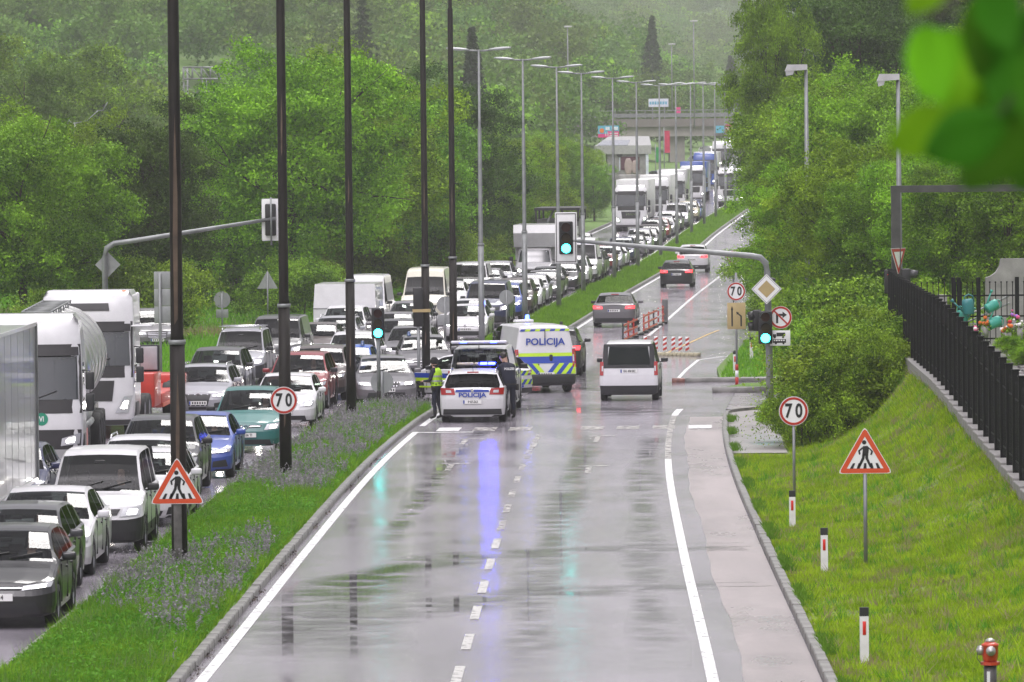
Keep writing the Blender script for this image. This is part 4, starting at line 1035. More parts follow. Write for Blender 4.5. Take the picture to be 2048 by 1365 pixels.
def car_proto(typ, front=None, lit=True, rails=False, tail=False, plate='dots', rear_plate=True, dglass=False, far=False, taxi=None, rearwin=True):
    spec = CT[typ]; s = Car(spec, front); cls = s.build()
    root = empty('car', proto=True)
    P = lambda name, mb, m, par=root, **k: ob(name, mb, m, par, proto=True, **k)
    P('body', cls['body'], PAINT); P('underbody', cls['under'], BLACKP)
    for key in [k for k in cls if isinstance(k, tuple) and k[0] == 'c']: P('sill_trim' if key[1] in (1, -1) else 'bumper_trim', cls[key], BLACKP)
    G = DGLASS if dglass else GLASS
    ws = P('windshield', cls['windshield'], GLASS)
    mb = MB()                                                          # wipers
    for x0 in (-.45, .12):
        yb = s.cow+.05; mb.tube([s.rake(x0*s.hw, yb, s.zt(yb)+.02), s.rake((x0+.55)*s.hw, yb+.12, s.zt(yb+.12)+.02)], .012, 5)
    ob('wiper', mb, BLACKP, ws, proto=True)
    if 'rear_window' in cls: P('rear_window', cls['rear_window'], DGLASS if dglass else SGLASS)
    elif typ in ('caddy',) and rearwin:
        for c4 in ([(-.9, 1.02), (.9, 1.02), (.88, 1.12), (-.88, 1.12)], [(-.86, 1.68), (.86, 1.68), (.84, 1.76), (-.84, 1.76)], [(-.89, 1.12), (-.72, 1.12), (-.70, 1.68), (-.86, 1.68)], [(.72, 1.12), (.89, 1.12), (.86, 1.68), (.70, 1.68)]): P('window_surround', s.patch(c4, .009, True), BLACKP)
        P('rear_window', s.patch([(-.74, 1.12), (.74, 1.12), (.66, 1.68), (-.66, 1.68)], .008, True), SGLASS)
    for sg in (1, -1):
        if ('p', sg) in cls: P('door_pillar', cls[('p', sg)], BLACKP)
    for key in [k for k in cls if isinstance(k, tuple) and k[0] == 'w']:
        if typ in ('van', 'bigvan') and key[2] > 0: P('side_panel', cls[key], PAINT)
        else: P('side_window', cls[key], DGLASS if dglass else SGLASS)
    f = s.fr
    for c in (f['lamp'], mir(f['lamp'])):
        h = P('headlight', s.patch(c, .010), LAMPG)
        if lit: ob('lens', s.patch(shrink(c, .46, .06 if c[0][0] > 0 else -.06), .016, nu=3, nv=2), LITFAR if far else LIT, h, proto=True)
    if f.get('grille'):
        g = P('grille', s.patch(f['grille'], .008), BLACKP)
        gx0, gx1 = f['grille'][0], f['grille'][2]
        n = f.get('slats', 0)
        for k in range(n):
            t0 = (k+.5)/n
            if typ == 'wagon': c = [bilin(f['grille'], t0-.02, 0), bilin(f['grille'], t0+.02, 0), bilin(f['grille'], t0+.02, 1), bilin(f['grille'], t0-.02, 1)]
            else: c = [bilin(f['grille'], 0.03, t0-.05), bilin(f['grille'], .97, t0-.05), bilin(f['grille'], .97, t0+.04), bilin(f['grille'], .03, t0+.04)]
            ob('grille_bar', s.patch(c, .015, nv=1), CHROME if typ in ('wagon', 'sedan', 'suv') else TRIM, g, proto=True)
        if f.get('strip'): ob('grille_bar', s.patch([(-.44, f['strip']), (.44, f['strip']), (.44, f['strip']+.012), (-.44, f['strip']+.012)], .016, nv=1), CHROME, g, proto=True)
    if f.get('slots'):
        for c in (f['slots'], mir(f['slots'])):
            g = P('grille', s.patch(c, .008), BLACKP); ob('grille_bar', s.patch([bilin(c, .08, .4), bilin(c, .92, .4), bilin(c, .92, .62), bilin(c, .08, .62)], .016, nv=1), CHROME, g, proto=True)
    P('air_intake', s.patch(f['intake'], .008), BLACKP)
    if f.get('side'):
        for c in (f['side'], mir(f['side'])): P('side_intake', s.patch(c, .008), BLACKP)
    zem = (f['grille'][2][1] if f.get('grille') else .70) - .03
    mb = MB(); y0 = s.rake(0, s.nf(0)-.02, zem)[1]
    mb.disc((0, y0, zem), .055, .012, 16, 0, .038); P('emblem', mb, CHROME)
    def plate_at(z, rear, txt):
        y = s.rake(0, (s.L+.012 if rear else -.028), z)[1]
        mb = MB(); mb.box(-.26, .26, y-.008, y+.008, z-.055, z+.055)
        p = P('number_plate', mb, PLATE)
        mb = MB(); sg = 1 if not rear else -1
        yy = y-.0095 if not rear else y+.0095
        mb.box(-.255*sg-.0 if sg > 0 else .215, -.215 if sg > 0 else .255, min(yy, y), max(yy, y), z-.05, z+.05); ob('plate_band', mb, PLATEBLUE, p, proto=True)
        if txt: lettering(txt, p, (.02 if not rear else -.02, y-.011 if not rear else y+.011, z-.002), .095, PRINT, .82, .002, rear, True)
        else:
            mb = MB()
            for k in range(6):
                x = -.17+k*.072; a, b = (y-.011, y-.008) if not rear else (y+.008, y+.011)
                mb.box(x, x+.04, a, b, z-.032, z+.032)
            ob('plate_text', mb, PRINT, p, proto=True)
    plate_at(f['plate'], False, None if plate == 'dots' else plate)
    if tail is not False:
        zl = {'hatch': (.80,.95), 'sedan': (.80,.93), 'wagon': (.80,1.0), 'suv': (.90,1.05), 'mpv': (.8,1.1), 'caddy': (.80,1.22), 'van': (.75,1.28), 'bigvan': (.8,1.4)}[typ]
        c = [(.52, zl[0]), (.95, zl[0]), (.97, zl[1]), (.56, zl[1]-.02)] if s.rg else [(.86, zl[0]), (.985, zl[0]), (.975, zl[1]), (.86, zl[1])]
        for cc in (c, mir(c)):
            t = P('tail_lamp', s.patch(cc, .010, True), TAILLIT if tail == 'lit' else TAIL)
            ob('reverse_lamp', s.patch(shrink(cc, .38, -.04 if cc[0][0] > 0 else .04), .016, True, 3, 2), LAMPG, t, proto=True)
        plate_at({'hatch': .72, 'sedan': .72, 'wagon': .60, 'suv': .78, 'caddy': .93}.get(typ, .55), True, rear_plate if isinstance(rear_plate, str) else None)
        P('rear_bumper', s.patch([(-.9, .24), (.9, .24), (.88, .40), (-.88, .40)], .008, True), BLACKP)
        if s.rg:
            yb = (s.rg[0]); mb = MB(); mb.box(-.16, .16, s.rake(0, yb-.10, 0)[1], s.rake(0, yb-.06, 0)[1], s.zt(yb-.08)-.0, s.zt(yb-.08)+.035); P('brake_lamp', mb, TAIL)
    add_wheels(root, s.hw, s.ax, s.r, -s.L/2)
    for sg in (1, -1):
        z = s.belt[0]+.09; y = s.cow+.38-s.L/2; x = sg*(s.hw+.10)
        mb = MB(); mb.rbox(x-.11, x+.11, y-.05, y+.05, z-.065, z+.065, .035, seg=2)
        mb.tube([(sg*(s.hw-.06), y+.02, z-.07), (x-sg*.06, y, z-.05)], .022, 6)
        P('side_mirror', mb, BLACKP if typ in ('caddy', 'van', 'bigvan') or random.random() < .35 else PAINT)
    zz = s.zt(2.6)
    if not far:
        for sg in (1, -1):
            for yy in (s.cow+.22, s.bp+.02, s.cp+.06):
                mb = MB(); mb.box(min(sg*s.hw*.97, sg*s.hw*1.002), max(sg*s.hw*.97, sg*s.hw*1.002), yy-s.L/2-.006, yy-s.L/2+.006, s.zb+.14, s.zs(yy)-.02); P('door_seam', mb, BLACKP)
            for yy in (s.bp-.16, s.cp-.14):
                mb = MB(); xx = sg*s.hw*.995; mb.rbox(xx-.02, xx+.02, yy-s.L/2-.1, yy-s.L/2+.08, s.belt[0]-.12, s.belt[0]-.085, .012, seg=1); P('door_handle', mb, BLACKP)
    if rails:
        for sg in (1, -1):
            mb = MB(); xr = sg*s.ring(2.6)[7][0]*.93
            mb.tube([s.rake(xr, s.hd+.12, s.zt(s.hd+.12)+.0), s.rake(xr, s.hd+.25, zz+.045), s.rake(xr, s.L-1.1, s.zt(s.L-1.1)+.05), s.rake(xr, s.L-.95, s.zt(s.L-.95)-.0)], .018, 6)
            P('roof_rail', mb, CHROME)
    mb = MB(); mb.box(-s.hw*.86, s.hw*.86, s.cow-.05-s.L/2, s.L-.6-s.L/2, s.belt[0]-.32, s.belt[0]-.28); mb.rbox(-s.hw*.82, s.hw*.82, s.cow+.0-s.L/2, s.cow+.42-s.L/2, s.belt[0]-.3, s.belt[0]-.05, .04)
    P('dashboard', mb, INTER)
    for x in (-.37, .37):
        y = s.hd+.35-s.L/2; b = s.belt[0]
        mb = MB(); mb.rbox(x-.24, x+.24, y, y+.14, b-.35, b+.14, .05); mb.rbox(x-.13, x+.13, y+.03, y+.13, b+.17, b+.36, .04); P('seat', mb, INTER)
    if typ in ('hatch', 'sedan', 'wagon', 'suv', 'mpv', 'caddy') and not far:
        y = s.bp+.85-s.L/2; b = s.belt[0]
        mb = MB(); mb.rbox(-.62, .62, y, y+.14, b-.3, b+.02, .05)
        for x in (-.4, 0, .4): mb.rbox(x-.12, x+.12, y+.03, y+.11, b+.03, b+.17, .04)
        P('rear_seat', mb, INTER)
    mb = MB(); mb.rbox(-.1, .1, s.hd-.16-s.L/2, s.hd-.12-s.L/2, s.zt(s.hd)-.16, s.zt(s.hd)-.09, .015); P('inner_mirror', mb, BLACKP)
    root['len'] = s.L
    return root
def merged(root, name):
    mats, V, Fc, MI, SM = [], [], [], [], []
    def walk(o, M):
        for c in kids(o):
            T = M @ c.matrix_basis
            if c.type == 'MESH':
                b = len(V); V.extend([tuple(T @ v.co) for v in c.data.vertices]); mm = c.data.materials[0]
                if mm not in mats: mats.append(mm)
                for p in c.data.polygons:
                    Fc.append(tuple(b+i for i in p.vertices)); MI.append(mats.index(mm)); SM.append(p.use_smooth)
            walk(c, T)
    for o in PROTO:
        if o.type == 'MESH' or True: o.matrix_basis = o.matrix_basis
    walk(root, Matrix())
    me = bpy.data.meshes.new(name); me.from_pydata(V, [], Fc); me.polygons.foreach_set('material_index', MI); me.polygons.foreach_set('use_smooth', SM)
    for m in mats: me.materials.append(m)
    me.update(); o = bpy.data.objects.new(name, me); o['len'] = root['len']; PROTO.append(o); return o

COL = dict(black=(.007,.007,.009), darkgrey=(.045,.045,.05), grey=(.13,.125,.135), silver=(.33,.33,.36), white=(.64,.635,.65), blue=(.03,.07,.32), darkblue=(.015,.02,.07), red=(.22,.015,.02), teal=(.012,.14,.13), brown=(.07,.05,.045), beige=(.52,.46,.33), brightblue=(.02,.12,.55), cream=(.62,.60,.50))
CNAME = dict(darkgrey='dark grey', darkblue='dark blue', brightblue='bright blue')
PC = {}
def getproto(key, **kw):
    k = (key, tuple(sorted(kw.items())))
    if k not in PC: PC[k] = car_proto(key, **kw)
    return PC[k]
def place(proto, x, d_near, col, label, cat='car', group=None, away=False, yaw=0.0, name='car'):
    L = proto['len']; sl_ = math.atan(slope(d_near))
    t = copy_tree(proto, None, col); t.name = name
    cd = d_near + L/2
    t.location = (x + slope(d_near)*L/2, cd, ZR(cd)+.005)
    t.rotation_euler = (-math.atan((ZR(cd+2)-ZR(cd-2))/4)*(1 if away else -1)*0, 0, (math.pi if away else 0) - sl_ + yaw)
    return tag(t, label, cat, group)
QG = 'cars waiting in the queue'
near = [  # type, options, colour, px of the middle, distance of the front bumper, label, name, yaw
 ('hatch', dict(plate='G 114'), 'black', -8, 91, 'black hatchback with plate ending 114 at the bottom left corner', 0),
 ('wagon', dict(front='golf'), 'darkgrey', 12, 97.0, 'dark grey car tucked behind the black hatchback at the left edge', 0),
 ('sedan', dict(), 'white', 74, 103, 'white saloon with broad dark grille ahead of the white panel van', 0),
 ('caddy', dict(plate='G 27 FI'), 'white', 188, 109.8, 'white small panel van with black front bumper, plate ending FI', 0),
 ('hatch', dict(front='benz'), 'white', 283, 118.2, 'white hatchback with sharp bumper fins behind the pedestrian sign', 0),
 ('wagon', dict(rails=True), 'white', 268, 123.8, 'white estate roof showing between panel van and dark car', 0),
 ('suv', dict(), 'darkgrey', 312, 130, 'dark grey car behind the white hatchback, black mirror beside the near pole', 0),
 ('sedan', dict(), 'blue', 384, 137.5, 'blue saloon right behind the dark grey car near the first pole', 0),
 ('mpv', dict(plate='G 556 TI'), 'teal', 492, 150.5, 'teal people carrier with plate G 556 TI', 0),
 ('hatch', dict(front='tino'), 'white', 566, 166, 'small white car half hidden by the round 70 sign on the dark pole', 0),
 ('suv', dict(), 'red', 592, 180, 'red sport utility car behind the small white car', 0),
 ('suv', dict(), 'brown', 632, 187.2, 'dark brown sport utility car right behind the red one', 0),
 ('hatch', dict(), 'brightblue', 690, 194, 'blue car with a blue beacon behind the third dark pole', 0),
 ('suv', dict(rails=True), 'white', 700, 201, 'white sport utility car with roof rails behind the blue beacon car', 0),
 ('wagon', dict(), 'grey', 755, 182, 'grey estate with barred grille turning at the median nose', .12),
 ('wagon', dict(front='golf'), 'grey', 838, 203, 'grey car with blue beacon facing the police hatchback', .1),
 ('hatch', dict(), 'darkblue', 2, 121.5, 'dark blue car squeezed between the box trailer and the tanker', 0),
 ('wagon', dict(front='audi', rails=True), 'silver', 396, 175, 'silver estate with large grille beside the teal people carrier', 0),
 ('suv', dict(front='audi'), 'darkgrey', 424, 186, 'dark sport utility car with roof sheen behind the silver estate', 0),
 ('caddy', dict(front='caddy', rails=True), 'silver', 474, 201, 'silver van like car with a roof rack', 0),
 ('van', dict(), 'darkgrey', 548, 210, 'dark grey minibus behind the roof rack car', 0),
 ('sedan', dict(front='skoda'), 'brown', 625, 219, 'brown saloon behind the dark minibus', 0),
 ('wagon', dict(rails=True), 'silver', 665, 226, 'pale silver estate ahead of the white pickup with box trailer', 0),
 ('suv', dict(), 'white', 682, 233, 'white car towing the white box trailer', 0),
 ('bigvan', dict(), 'white', 722, 249, 'tall white van behind the box trailer', 0),
 ('bigvan', dict(), 'cream', 846, 262, 'beige high roof van behind the fourth pole', 0),
 ('suv', dict(), 'grey', 814, 239, 'grey sport utility car in front of the beige van', 0),
 ('hatch', dict(), 'grey', 782, 231, 'grey hatchback behind the green median signal', 0),
 ('hatch', dict(), 'darkgrey', 790, 222, 'dark hatchback left of the fourth pole', 0),
 ('wagon', dict(), 'grey', 815, 213, 'grey car just left of the fourth dark pole', 0),
 ('hatch', dict(front='golf'), 'white', 930, 241, 'white hatchback behind the round sign back at the far median nose', 0),
 ('suv', dict(), 'grey', 280, 232, 'grey car parked on the verge behind the white truck', .3),
]
drv = {}
for typ, opt, c, px, d, lab, yaw in near:
    pr = getproto(typ, **opt)
    o = place(pr, gx(px, d), d, COL[c], lab, 'van' if typ in ('caddy', 'van', 'bigvan') else 'car', QG, yaw=yaw, name={'caddy': 'compact_van', 'van': 'minibus', 'bigvan': 'high_roof_van'}.get(typ, 'car'))
    drv[lab] = o
# roof rack on the silver compact van
t = drv['silver van like car with a roof rack']
for y in (-.35, .75):
    mb = MB(); mb.tube([(-.78, y, 1.90), (.78, y, 1.90)], .022, 6); mb.box(-.66, -.6, y-.03, y+.03, 1.78, 1.9); mb.box(.6, .66, y-.03, y+.03, 1.78, 1.9); ob('rack_bar', mb, CHROME, t)
# queue further back
fp = {}
def farproto(typ, **kw):
    k = (typ, tuple(sorted(kw.items())))
    if k not in fp: fp[k] = merged(car_proto(typ, far=True, **kw), 'car')
    return fp[k]
PRE = {1: 'white hatchback', 2: 'beige van'}
seen_lab = set()
TYN = dict(hatch='hatchback', sedan='saloon', wagon='estate', suv='SUV', mpv='people carrier', caddy='compact van', van='minibus', bigvan='tall van')
lanes_far = {
 1: [('hatch','white'), ('van','darkblue'), ('suv','blue'), ('suv','brown'), ('hatch','white'), ('hatch','silver'), ('sedan','grey'), ('wagon','darkgrey'), ('hatch','black'), ('suv','white'), ('bigvan','white'), ('suv','darkgrey'), ('wagon','grey'), ('suv','red'), ('hatch','silver'), ('sedan','white'), ('suv','darkblue'), ('wagon','white'), ('hatch','grey'), ('suv','silver'), ('sedan','darkgrey'), ('wagon','brown'), ('suv','black'), ('hatch','red'), ('sedan','silver'), ('suv','white'), ('hatch','darkgrey'), ('van','silver'), ('wagon','white'), ('hatch','grey'), ('suv','beige'), ('sedan','blue')],
 2: [('wagon','darkgrey'), ('hatch','white'), ('sedan','brown'), ('van','white'), ('hatch','grey'), ('suv','silver'), None, None, ('wagon','grey'), ('suv','darkgrey'), ('wagon','black'), ('hatch','white'), ('sedan','grey'), ('suv','white')],
}
dstart = {1: 249.0, 2: 271.0}
for ln_, lst in lanes_far.items():
    d = dstart[ln_]; prev = PRE[ln_]; prev2 = ''
    for it in lst:
        if it is None: d += 15; prev = 'box truck'; continue
        typ, c = it
        pr = getproto(typ) if d < 300 else farproto(typ)
        nm = f"{CNAME.get(c, c)} {TYN[typ]}"
        where = 'in the lane beside the median' if ln_ == 1 else 'in the lane beside the verge'
        lab = f"{nm} queueing {where} behind the {prev}"
        if lab in seen_lab: lab = f"{nm} {'beside the median' if ln_ == 1 else 'beside the verge'} behind the {prev} and {prev2}"
        seen_lab.add(lab)
        place(pr, lane(ln_, d) + random.uniform(-.2, .2), d, COL[c], lab, 'van' if 'van' in typ else 'car', QG, name={'caddy': 'compact_van', 'van': 'minibus', 'bigvan': 'high_roof_van'}.get(typ, 'car'))
        prev2, prev = prev, nm
        d += pr['len'] + random.uniform(2.6, 5.2)
# traffic driving away
AG = 'cars driving away'
place(getproto('caddy', tail=True, plate='dots', rear_plate='GU 458 BC', lit=False), gx(1258, 184), 184, COL['white'], 'white compact van driving away with plate GU 458 BC', 'van', AG, True, name='compact_van')
place(getproto('sedan', tail='lit', lit=False), gx(1228, 257), 257, COL['grey'], 'grey saloon driving away with red tail lamps, throwing spray', 'car', AG, True)
place(getproto('hatch', tail='lit', lit=False, dglass=True), gx(1353, 323), 323, COL['black'], 'black hatchback driving away ahead of the grey saloon', 'car', AG, True)
place(getproto('suv', tail='lit', lit=False), gx(1385, 357), 357, COL['white'], 'white sport utility car driving away, farthest of the four', 'car', AG, True)
place(getproto('suv', tail='lit', lit=False, dglass=True), gx(1108, 205), 205, COL['black'], 'black car half hidden to the right of the police van', 'car', AG, True)
# ------------------------------------------------------------------ police vehicles
BLUELIT = mat('blue_beacon_lit', (.02,.03,.5), .2, emit=(.006,.009,1.0), es=75)
BLUEDIM = mat('blue_beacon_dim', (.02,.03,.5), .2, emit=(.03,.06,1.0), es=12)
BLUEOFF = mat('blue_beacon_off', (.01,.06,.2), .15, coat=1)
BARTAN = mat('light_bar_clear', (.36,.31,.26), .2, coat=1)
PG = 'police vehicles at the junction'
def beacon(parent, loc, lit=False):
    mb = MB(); mb.rings([[(loc[0]+r_*math.cos(2*math.pi*k/14), loc[1]+r_*math.sin(2*math.pi*k/14), loc[2]+z_) for k in range(14)] for r_, z_ in ((.075, 0), (.075, .03), (.06, .04), (.058, .12), (.035, .15))])
    return ob('beacon', mb, BLUEDIM if lit else BLUEOFF, parent)
def chev(car, parent, x0, x1, z0, z1, n, slant, flip=False):
    for k in range(n):
        a = x0 + (x1-x0)*k/n; b = x0 + (x1-x0)*(k+1)/n; sl_ = -slant if flip else slant
        c = [(a, z0), (b, z0), (b-sl_, z1), (a-sl_, z1)]
        c = [(min(max(x, min(x0, x1)), max(x0, x1)), z) for x, z in c]
        ob('chevron', car.patch(c, .011, True, 3, 2), LIME if k % 2 == 0 else BLUEP, parent)
def body_lettering(txt, parent, loc, size, m, sx=1.15): return lettering(txt, parent, loc, size, m, sx, .006, True)

# estate with the light bar, nearest
spec = dict(CT['wagon']); cw = Car(spec)
pw = place(getproto('wagon', tail=True, lit=False, rear_plate='P 07-563'), gx(945, 168.5), 168.5, COL['white'], 'white police estate seen from behind with lit blue light bar', 'police car', PG, True, name='police_car')
ob('blue_band', cw.patch([(-.52, .875), (.52, .875), (.5, .945), (-.5, .945)], .012, True), BLUEP, pw)
y = cw.rake(0, cw.L+.013, .80)[1]
body_lettering('POLICIJA', pw, (0, y+.02, .79), .17, BLUEP, 1.15)
mb = MB(); yy = cw.rake(0, cw.L+.012, .92)[1]; mb.poly([(-.05, .92), (0, .85), (.05, .92), (0, .99)], yy, .012); ob('emblem', mb, CHROME, pw)
zb = cw.zt(2.3) + .05
mb = MB(); mb.rbox(-.55, .55, -.25, -.05, zb+.02, zb+.06, .02); mb.box(-.4, -.34, -.2, -.1, zb-.06, zb+.03); mb.box(.34, .4, -.2, -.1, zb-.06, zb+.03); lb_ = ob('light_bar', mb, BLACKP, pw)
mb = MB(); mb.rbox(.06, .55, -.26, -.04, zb+.055, zb+.12, .025); ob('bar_lens', mb, BARTAN, lb_)
mb = MB(); mb.rbox(-.08, .05, -.26, -.04, zb+.055, zb+.12, .025); ob('bar_lens', mb, BARTAN, lb_)
for x0 in (-.55, -.32):
    mb = MB(); mb.rbox(x0, x0+.21, -.26, -.04, zb+.055, zb+.12, .025); ob('bar_lens', mb, BLUELIT, lb_)
for sg in (1, -1):
    mb = MB(); xr = sg*cw.ring(2.6)[7][0]*.93; mb.tube([cw.rake(xr, 2.2, cw.zt(2.2)), cw.rake(xr, 2.3, cw.zt(2.3)+.05), cw.rake(xr, 4.0, cw.zt(4.0)+.06), cw.rake(xr, 4.15, cw.zt(4.15)-.01)], .02, 6); ob('roof_rail', mb, CHROME, pw)
mb = MB(); mb.tube([(0, 1.7, cw.zt(4.0)), (0, 1.78, cw.zt(4.0)+.16)], .008, 5); ob('antenna', mb, BLACKP, pw)

# minibus with its tailgate raised
spec = dict(CT['van']); cv = Car(spec)
pv = place(getproto('van', tail=True, lit=False), gx(962, 174.6), 174.6, COL['white'], 'white police minibus with raised tailgate behind the estate', 'police van', PG, True, name='police_minibus')
for c in list(pv.children):
    if c.name.startswith('body'):                               # cut the load opening
        me = c.data.copy(); bm = bmesh.new(); bm.from_mesh(me)
        kill = [f for f in bm.faces if f.calc_center_median().y > cv.L/2-.35 and abs(f.calc_center_median().x) < .80 and .62 < f.calc_center_median().z < 1.9]
        bmesh.ops.delete(bm, geom=kill, context='FACES'); bm.to_mesh(me); bm.free(); c.data = me
    if c.name.startswith('number_plate') and c.location.y >= 0: pass
hy = cv.L/2-.28
mb = MB(); mb.rbox(-.82, .82, hy, hy+1.15, 1.93, 2.02, .04)
tg = ob('tailgate', mb, PAINT, pv, color=COL['white'])
tg.rotation_euler = (R(3), 0, 0)
mb = MB(); mb.rbox(-.76, .76, hy+.1, hy+1.1, 1.905, 1.935, .02); ob('tailgate_lining', mb, BLACKP, tg)
for x0 in (-.52, .36):
    mb = MB(); mb.rbox(x0, x0+.18, hy+1.13, hy+1.17, 1.95, 1.99, .01); ob('hatch_light', mb, BLUEDIM, tg)
mb = MB(); mb.tube([(0, hy+1.05, 1.92), (0, hy+1.08, 1.72)], .012, 5); mb.rbox(-.12, .12, hy+.98, hy+1.1, 1.66, 1.73, .02); ob('tailgate_latch', mb, BLACKP, tg)
for sg in (-1, 1):
    mb = MB(); mb.tube([(sg*.78, hy+.05, 1.5), (sg*.76, hy+.7, 1.92)], .015, 5); ob('gas_strut', mb, BLACKP, pv)
mb = MB()
for k in range(13): mb.tube([(-.72+.12*k, .9, 1.15), (-.72+.12*k, .9, 1.85)], .006, 4)
for k in range(7): mb.tube([(-.74, .9, 1.2+.1*k), (.74, .9, 1.2+.1*k)], .006, 4)
ob('cargo_grille', mb, STEEL, pv)
for x in (-.55, .0, .55):
    mb = MB(); mb.rbox(x-.2, x+.2, 1.3, 1.42, .7, 1.48, .06); mb.rbox(x-.11, x+.11, 1.32, 1.42, 1.5, 1.72, .04); ob('seat', mb, INTER, pv)
mb = MB(); mb.rbox(-.6, .2, 1.5, 2.1, .65, 1.15, .05); ob('equipment_case', mb, BLACKP, pv)

# van with full livery
spec = dict(CT['van']); cl_ = Car(spec)
pl = place(getproto('van', tail=True, lit=False, dglass=True), gx(1050, 191.5), 191.5, COL['white'], 'white police van with lime and blue rear chevrons and large lettering', 'police van', PG, True, R(12)+math.atan(slope(191.5)), name='police_van')
pl.scale = (1.04, 1.04, 1.1)
y = cl_.rake(0, cl_.L+.012, 1.5)[1]
body_lettering('POLICIJA', pl, (0, y+.04, 1.49), .27, BLUEP, 1.15)
ob('lime_band', cl_.patch([(-.95, 1.07), (.95, 1.07), (.95, 1.17), (-.95, 1.17)], .011, True), LIME, pl)
ob('blue_band', cl_.patch([(-.95, .87), (.95, .87), (.95, 1.068), (-.95, 1.068)], .011, True), BLUEP, pl)
chev(cl_, pl, -.95, 0, .56, .868, 6, .28); chev(cl_, pl, 0, .95, .56, .868, 6, .28, True)
chev(cl_, pl, -.8, .8, 1.80, 1.86, 10, .05)
mb = MB()
for x in (-.012, .0): mb.box(x, x+.006, y-.02, y+.012, .5, 1.85)
ob('door_seam', mb, BLACKP, pl)
mb = MB(); yh = cl_.rake(0, cl_.L+.01, 1.05)[1]; mb.rbox(-.22, -.12, yh-.01, yh+.03, .92, 1.12, .03); ob('door_handle', mb, BLACKP, pl)
mb = MB(); mb.rbox(.2, .72, yh-.0, yh+.035, .80, .86, .015); ob('plate_light_bar', mb, BLACKP, pl)
mb = MB(); mb.rbox(-.9, .9, cl_.L/2-.04, cl_.L/2+.07, .28, .55, .04); ob('rear_bumper', mb, BLACKP, pl)
mb = MB(); mb.box(cl_.hw+.002, cl_.hw+.008, -.2, 2.2, .87, 1.07); ob('side_band', mb, BLUEP, pl)
mb = MB(); mb.box(cl_.hw+.002, cl_.hw+.008, -.2, 2.2, 1.075, 1.16); ob('side_band', mb, LIME, pl)
mb = MB(); mb.rbox(cl_.hw*.87, cl_.hw*.955, -1.05, -.25, 1.32, 1.74, .03); ob('side_window', mb, DGLASS, pl)
mb = MB(); mb.rbox(-.3, .3, -.9, -.6, 1.98, 2.06, .03); ob('light_bar', mb, WHITE, pl)
beacon(pl, (-.12, -.75, 2.05), True)
mb = MB(); mb.tube([(-.62, 1.9, 1.97), (-.62, 1.9, 2.06)], .05, 8); ob('roof_vent', mb, BLACKP, pl)

# hatchback standing across the junction
spec = dict(CT['hatch']); ch = Car(spec)
phx, phd = gx(930, 186.5), 186.5
ph = copy_tree(getproto('hatch', tail=True, lit=False), None, COL['white']); ph.name = 'police_car'
ph.location = (phx, phd, ZR(phd)+.005); ph.rotation_euler = (0, 0, math.pi+R(50))
tag(ph, 'white police hatchback standing across the junction with lime and blue stripes', 'police car', PG)
for z0, z1, m in ((.60, .70, LIME), (.705, .85, BLUEP), (.40, .45, LIME)):
    mb = MB(); mb.box(ch.hw*.992, ch.hw+.006, -1.1 if z0 < .5 else -1.75, .9 if z0 < .5 else 1.7, z0, z1); ob('side_band', mb, m, ph)
chev(ch, ph, -.9, .9, .50, .66, 10, .2); chev(ch, ph, -.9, .9, .78, .93, 10, .2)
body_lettering('POLICIJA', ph, (0, ch.rake(0, ch.L+.012, .44)[1], .45), .13, BLUEP)
mb = MB(); mb.rbox(-.5, .5, .0, .2, ch.zt(2.3)+.04, ch.zt(2.3)+.12, .03); ob('light_bar', mb, BLUEOFF, ph)
for nm_, lit_, x_ in (('blue car with a blue beacon behind the third dark pole', False, .42), ('grey car with blue beacon facing the police hatchback', False, -.5), ('white hatchback behind the round sign back at the far median nose', True, .62)):
    beacon(drv[nm_], (x_, -.1, 1.44), lit_)

# ------------------------------------------------------------------ people
SKIN = mat('skin', (.42,.25,.19), .5); NAVY = mat('navy_uniform', (.010,.012,.028), .8, bump=.3, bs=40); BOOT = mat('black_boots', (.012,.011,.011), .45)
KNIT = mat('black_knit_cap', (.014,.014,.015), .9, bump=.5, bs=90); HAIR = mat('dark_hair', (.02,.015,.012), .6); VEST = mat('lime_vest', (.42,.72,.02), .6, var=.1, vs=6, bump=.3, bs=14); REFL = mat('reflective_tape', (.5,.52,.5), .3, .3)
CIV = mat('driver_jacket', (.05,.05,.06), .8)
def skin_person(J, E, region, mats, root='pelvis'):
    names = list(J); me = bpy.data.meshes.new('body')
    me.from_pydata([J[k][0] for k in names], [(names.index(a), names.index(b)) for a, b in E], [])
    o = bpy.data.objects.new('body_source', me); link(o)
    sk = o.modifiers.new('skin', 'SKIN'); sk.use_smooth_shade = True
    for i, k in enumerate(names):
        r_ = J[k][1]; sv = me.skin_vertices[0].data[i]
        sv.radius = r_ if hasattr(r_, '__len__') else (r_, r_); sv.use_root = (k == root)
    sb = o.modifiers.new('sub', 'SUBSURF'); sb.levels = sb.render_levels = 2
    bpy.context.view_layer.update()
    m2 = bpy.data.meshes.new_from_object(o.evaluated_get(bpy.context.evaluated_depsgraph_get()))
    bpy.data.objects.remove(o)
    pts = [(Vector(J[k][0]), region(k)) for k in names]
    mids = [((Vector(J[a][0])+Vector(J[b][0]))/2, region(b)) for a, b in E]
    m2.materials.clear()
    for m in mats: m2.materials.append(m)
    for p in m2.polygons:
        c = p.center; p.material_index = min(pts+mids, key=lambda q: (q[0]-c).length_squared)[1]; p.use_smooth = True
    return m2
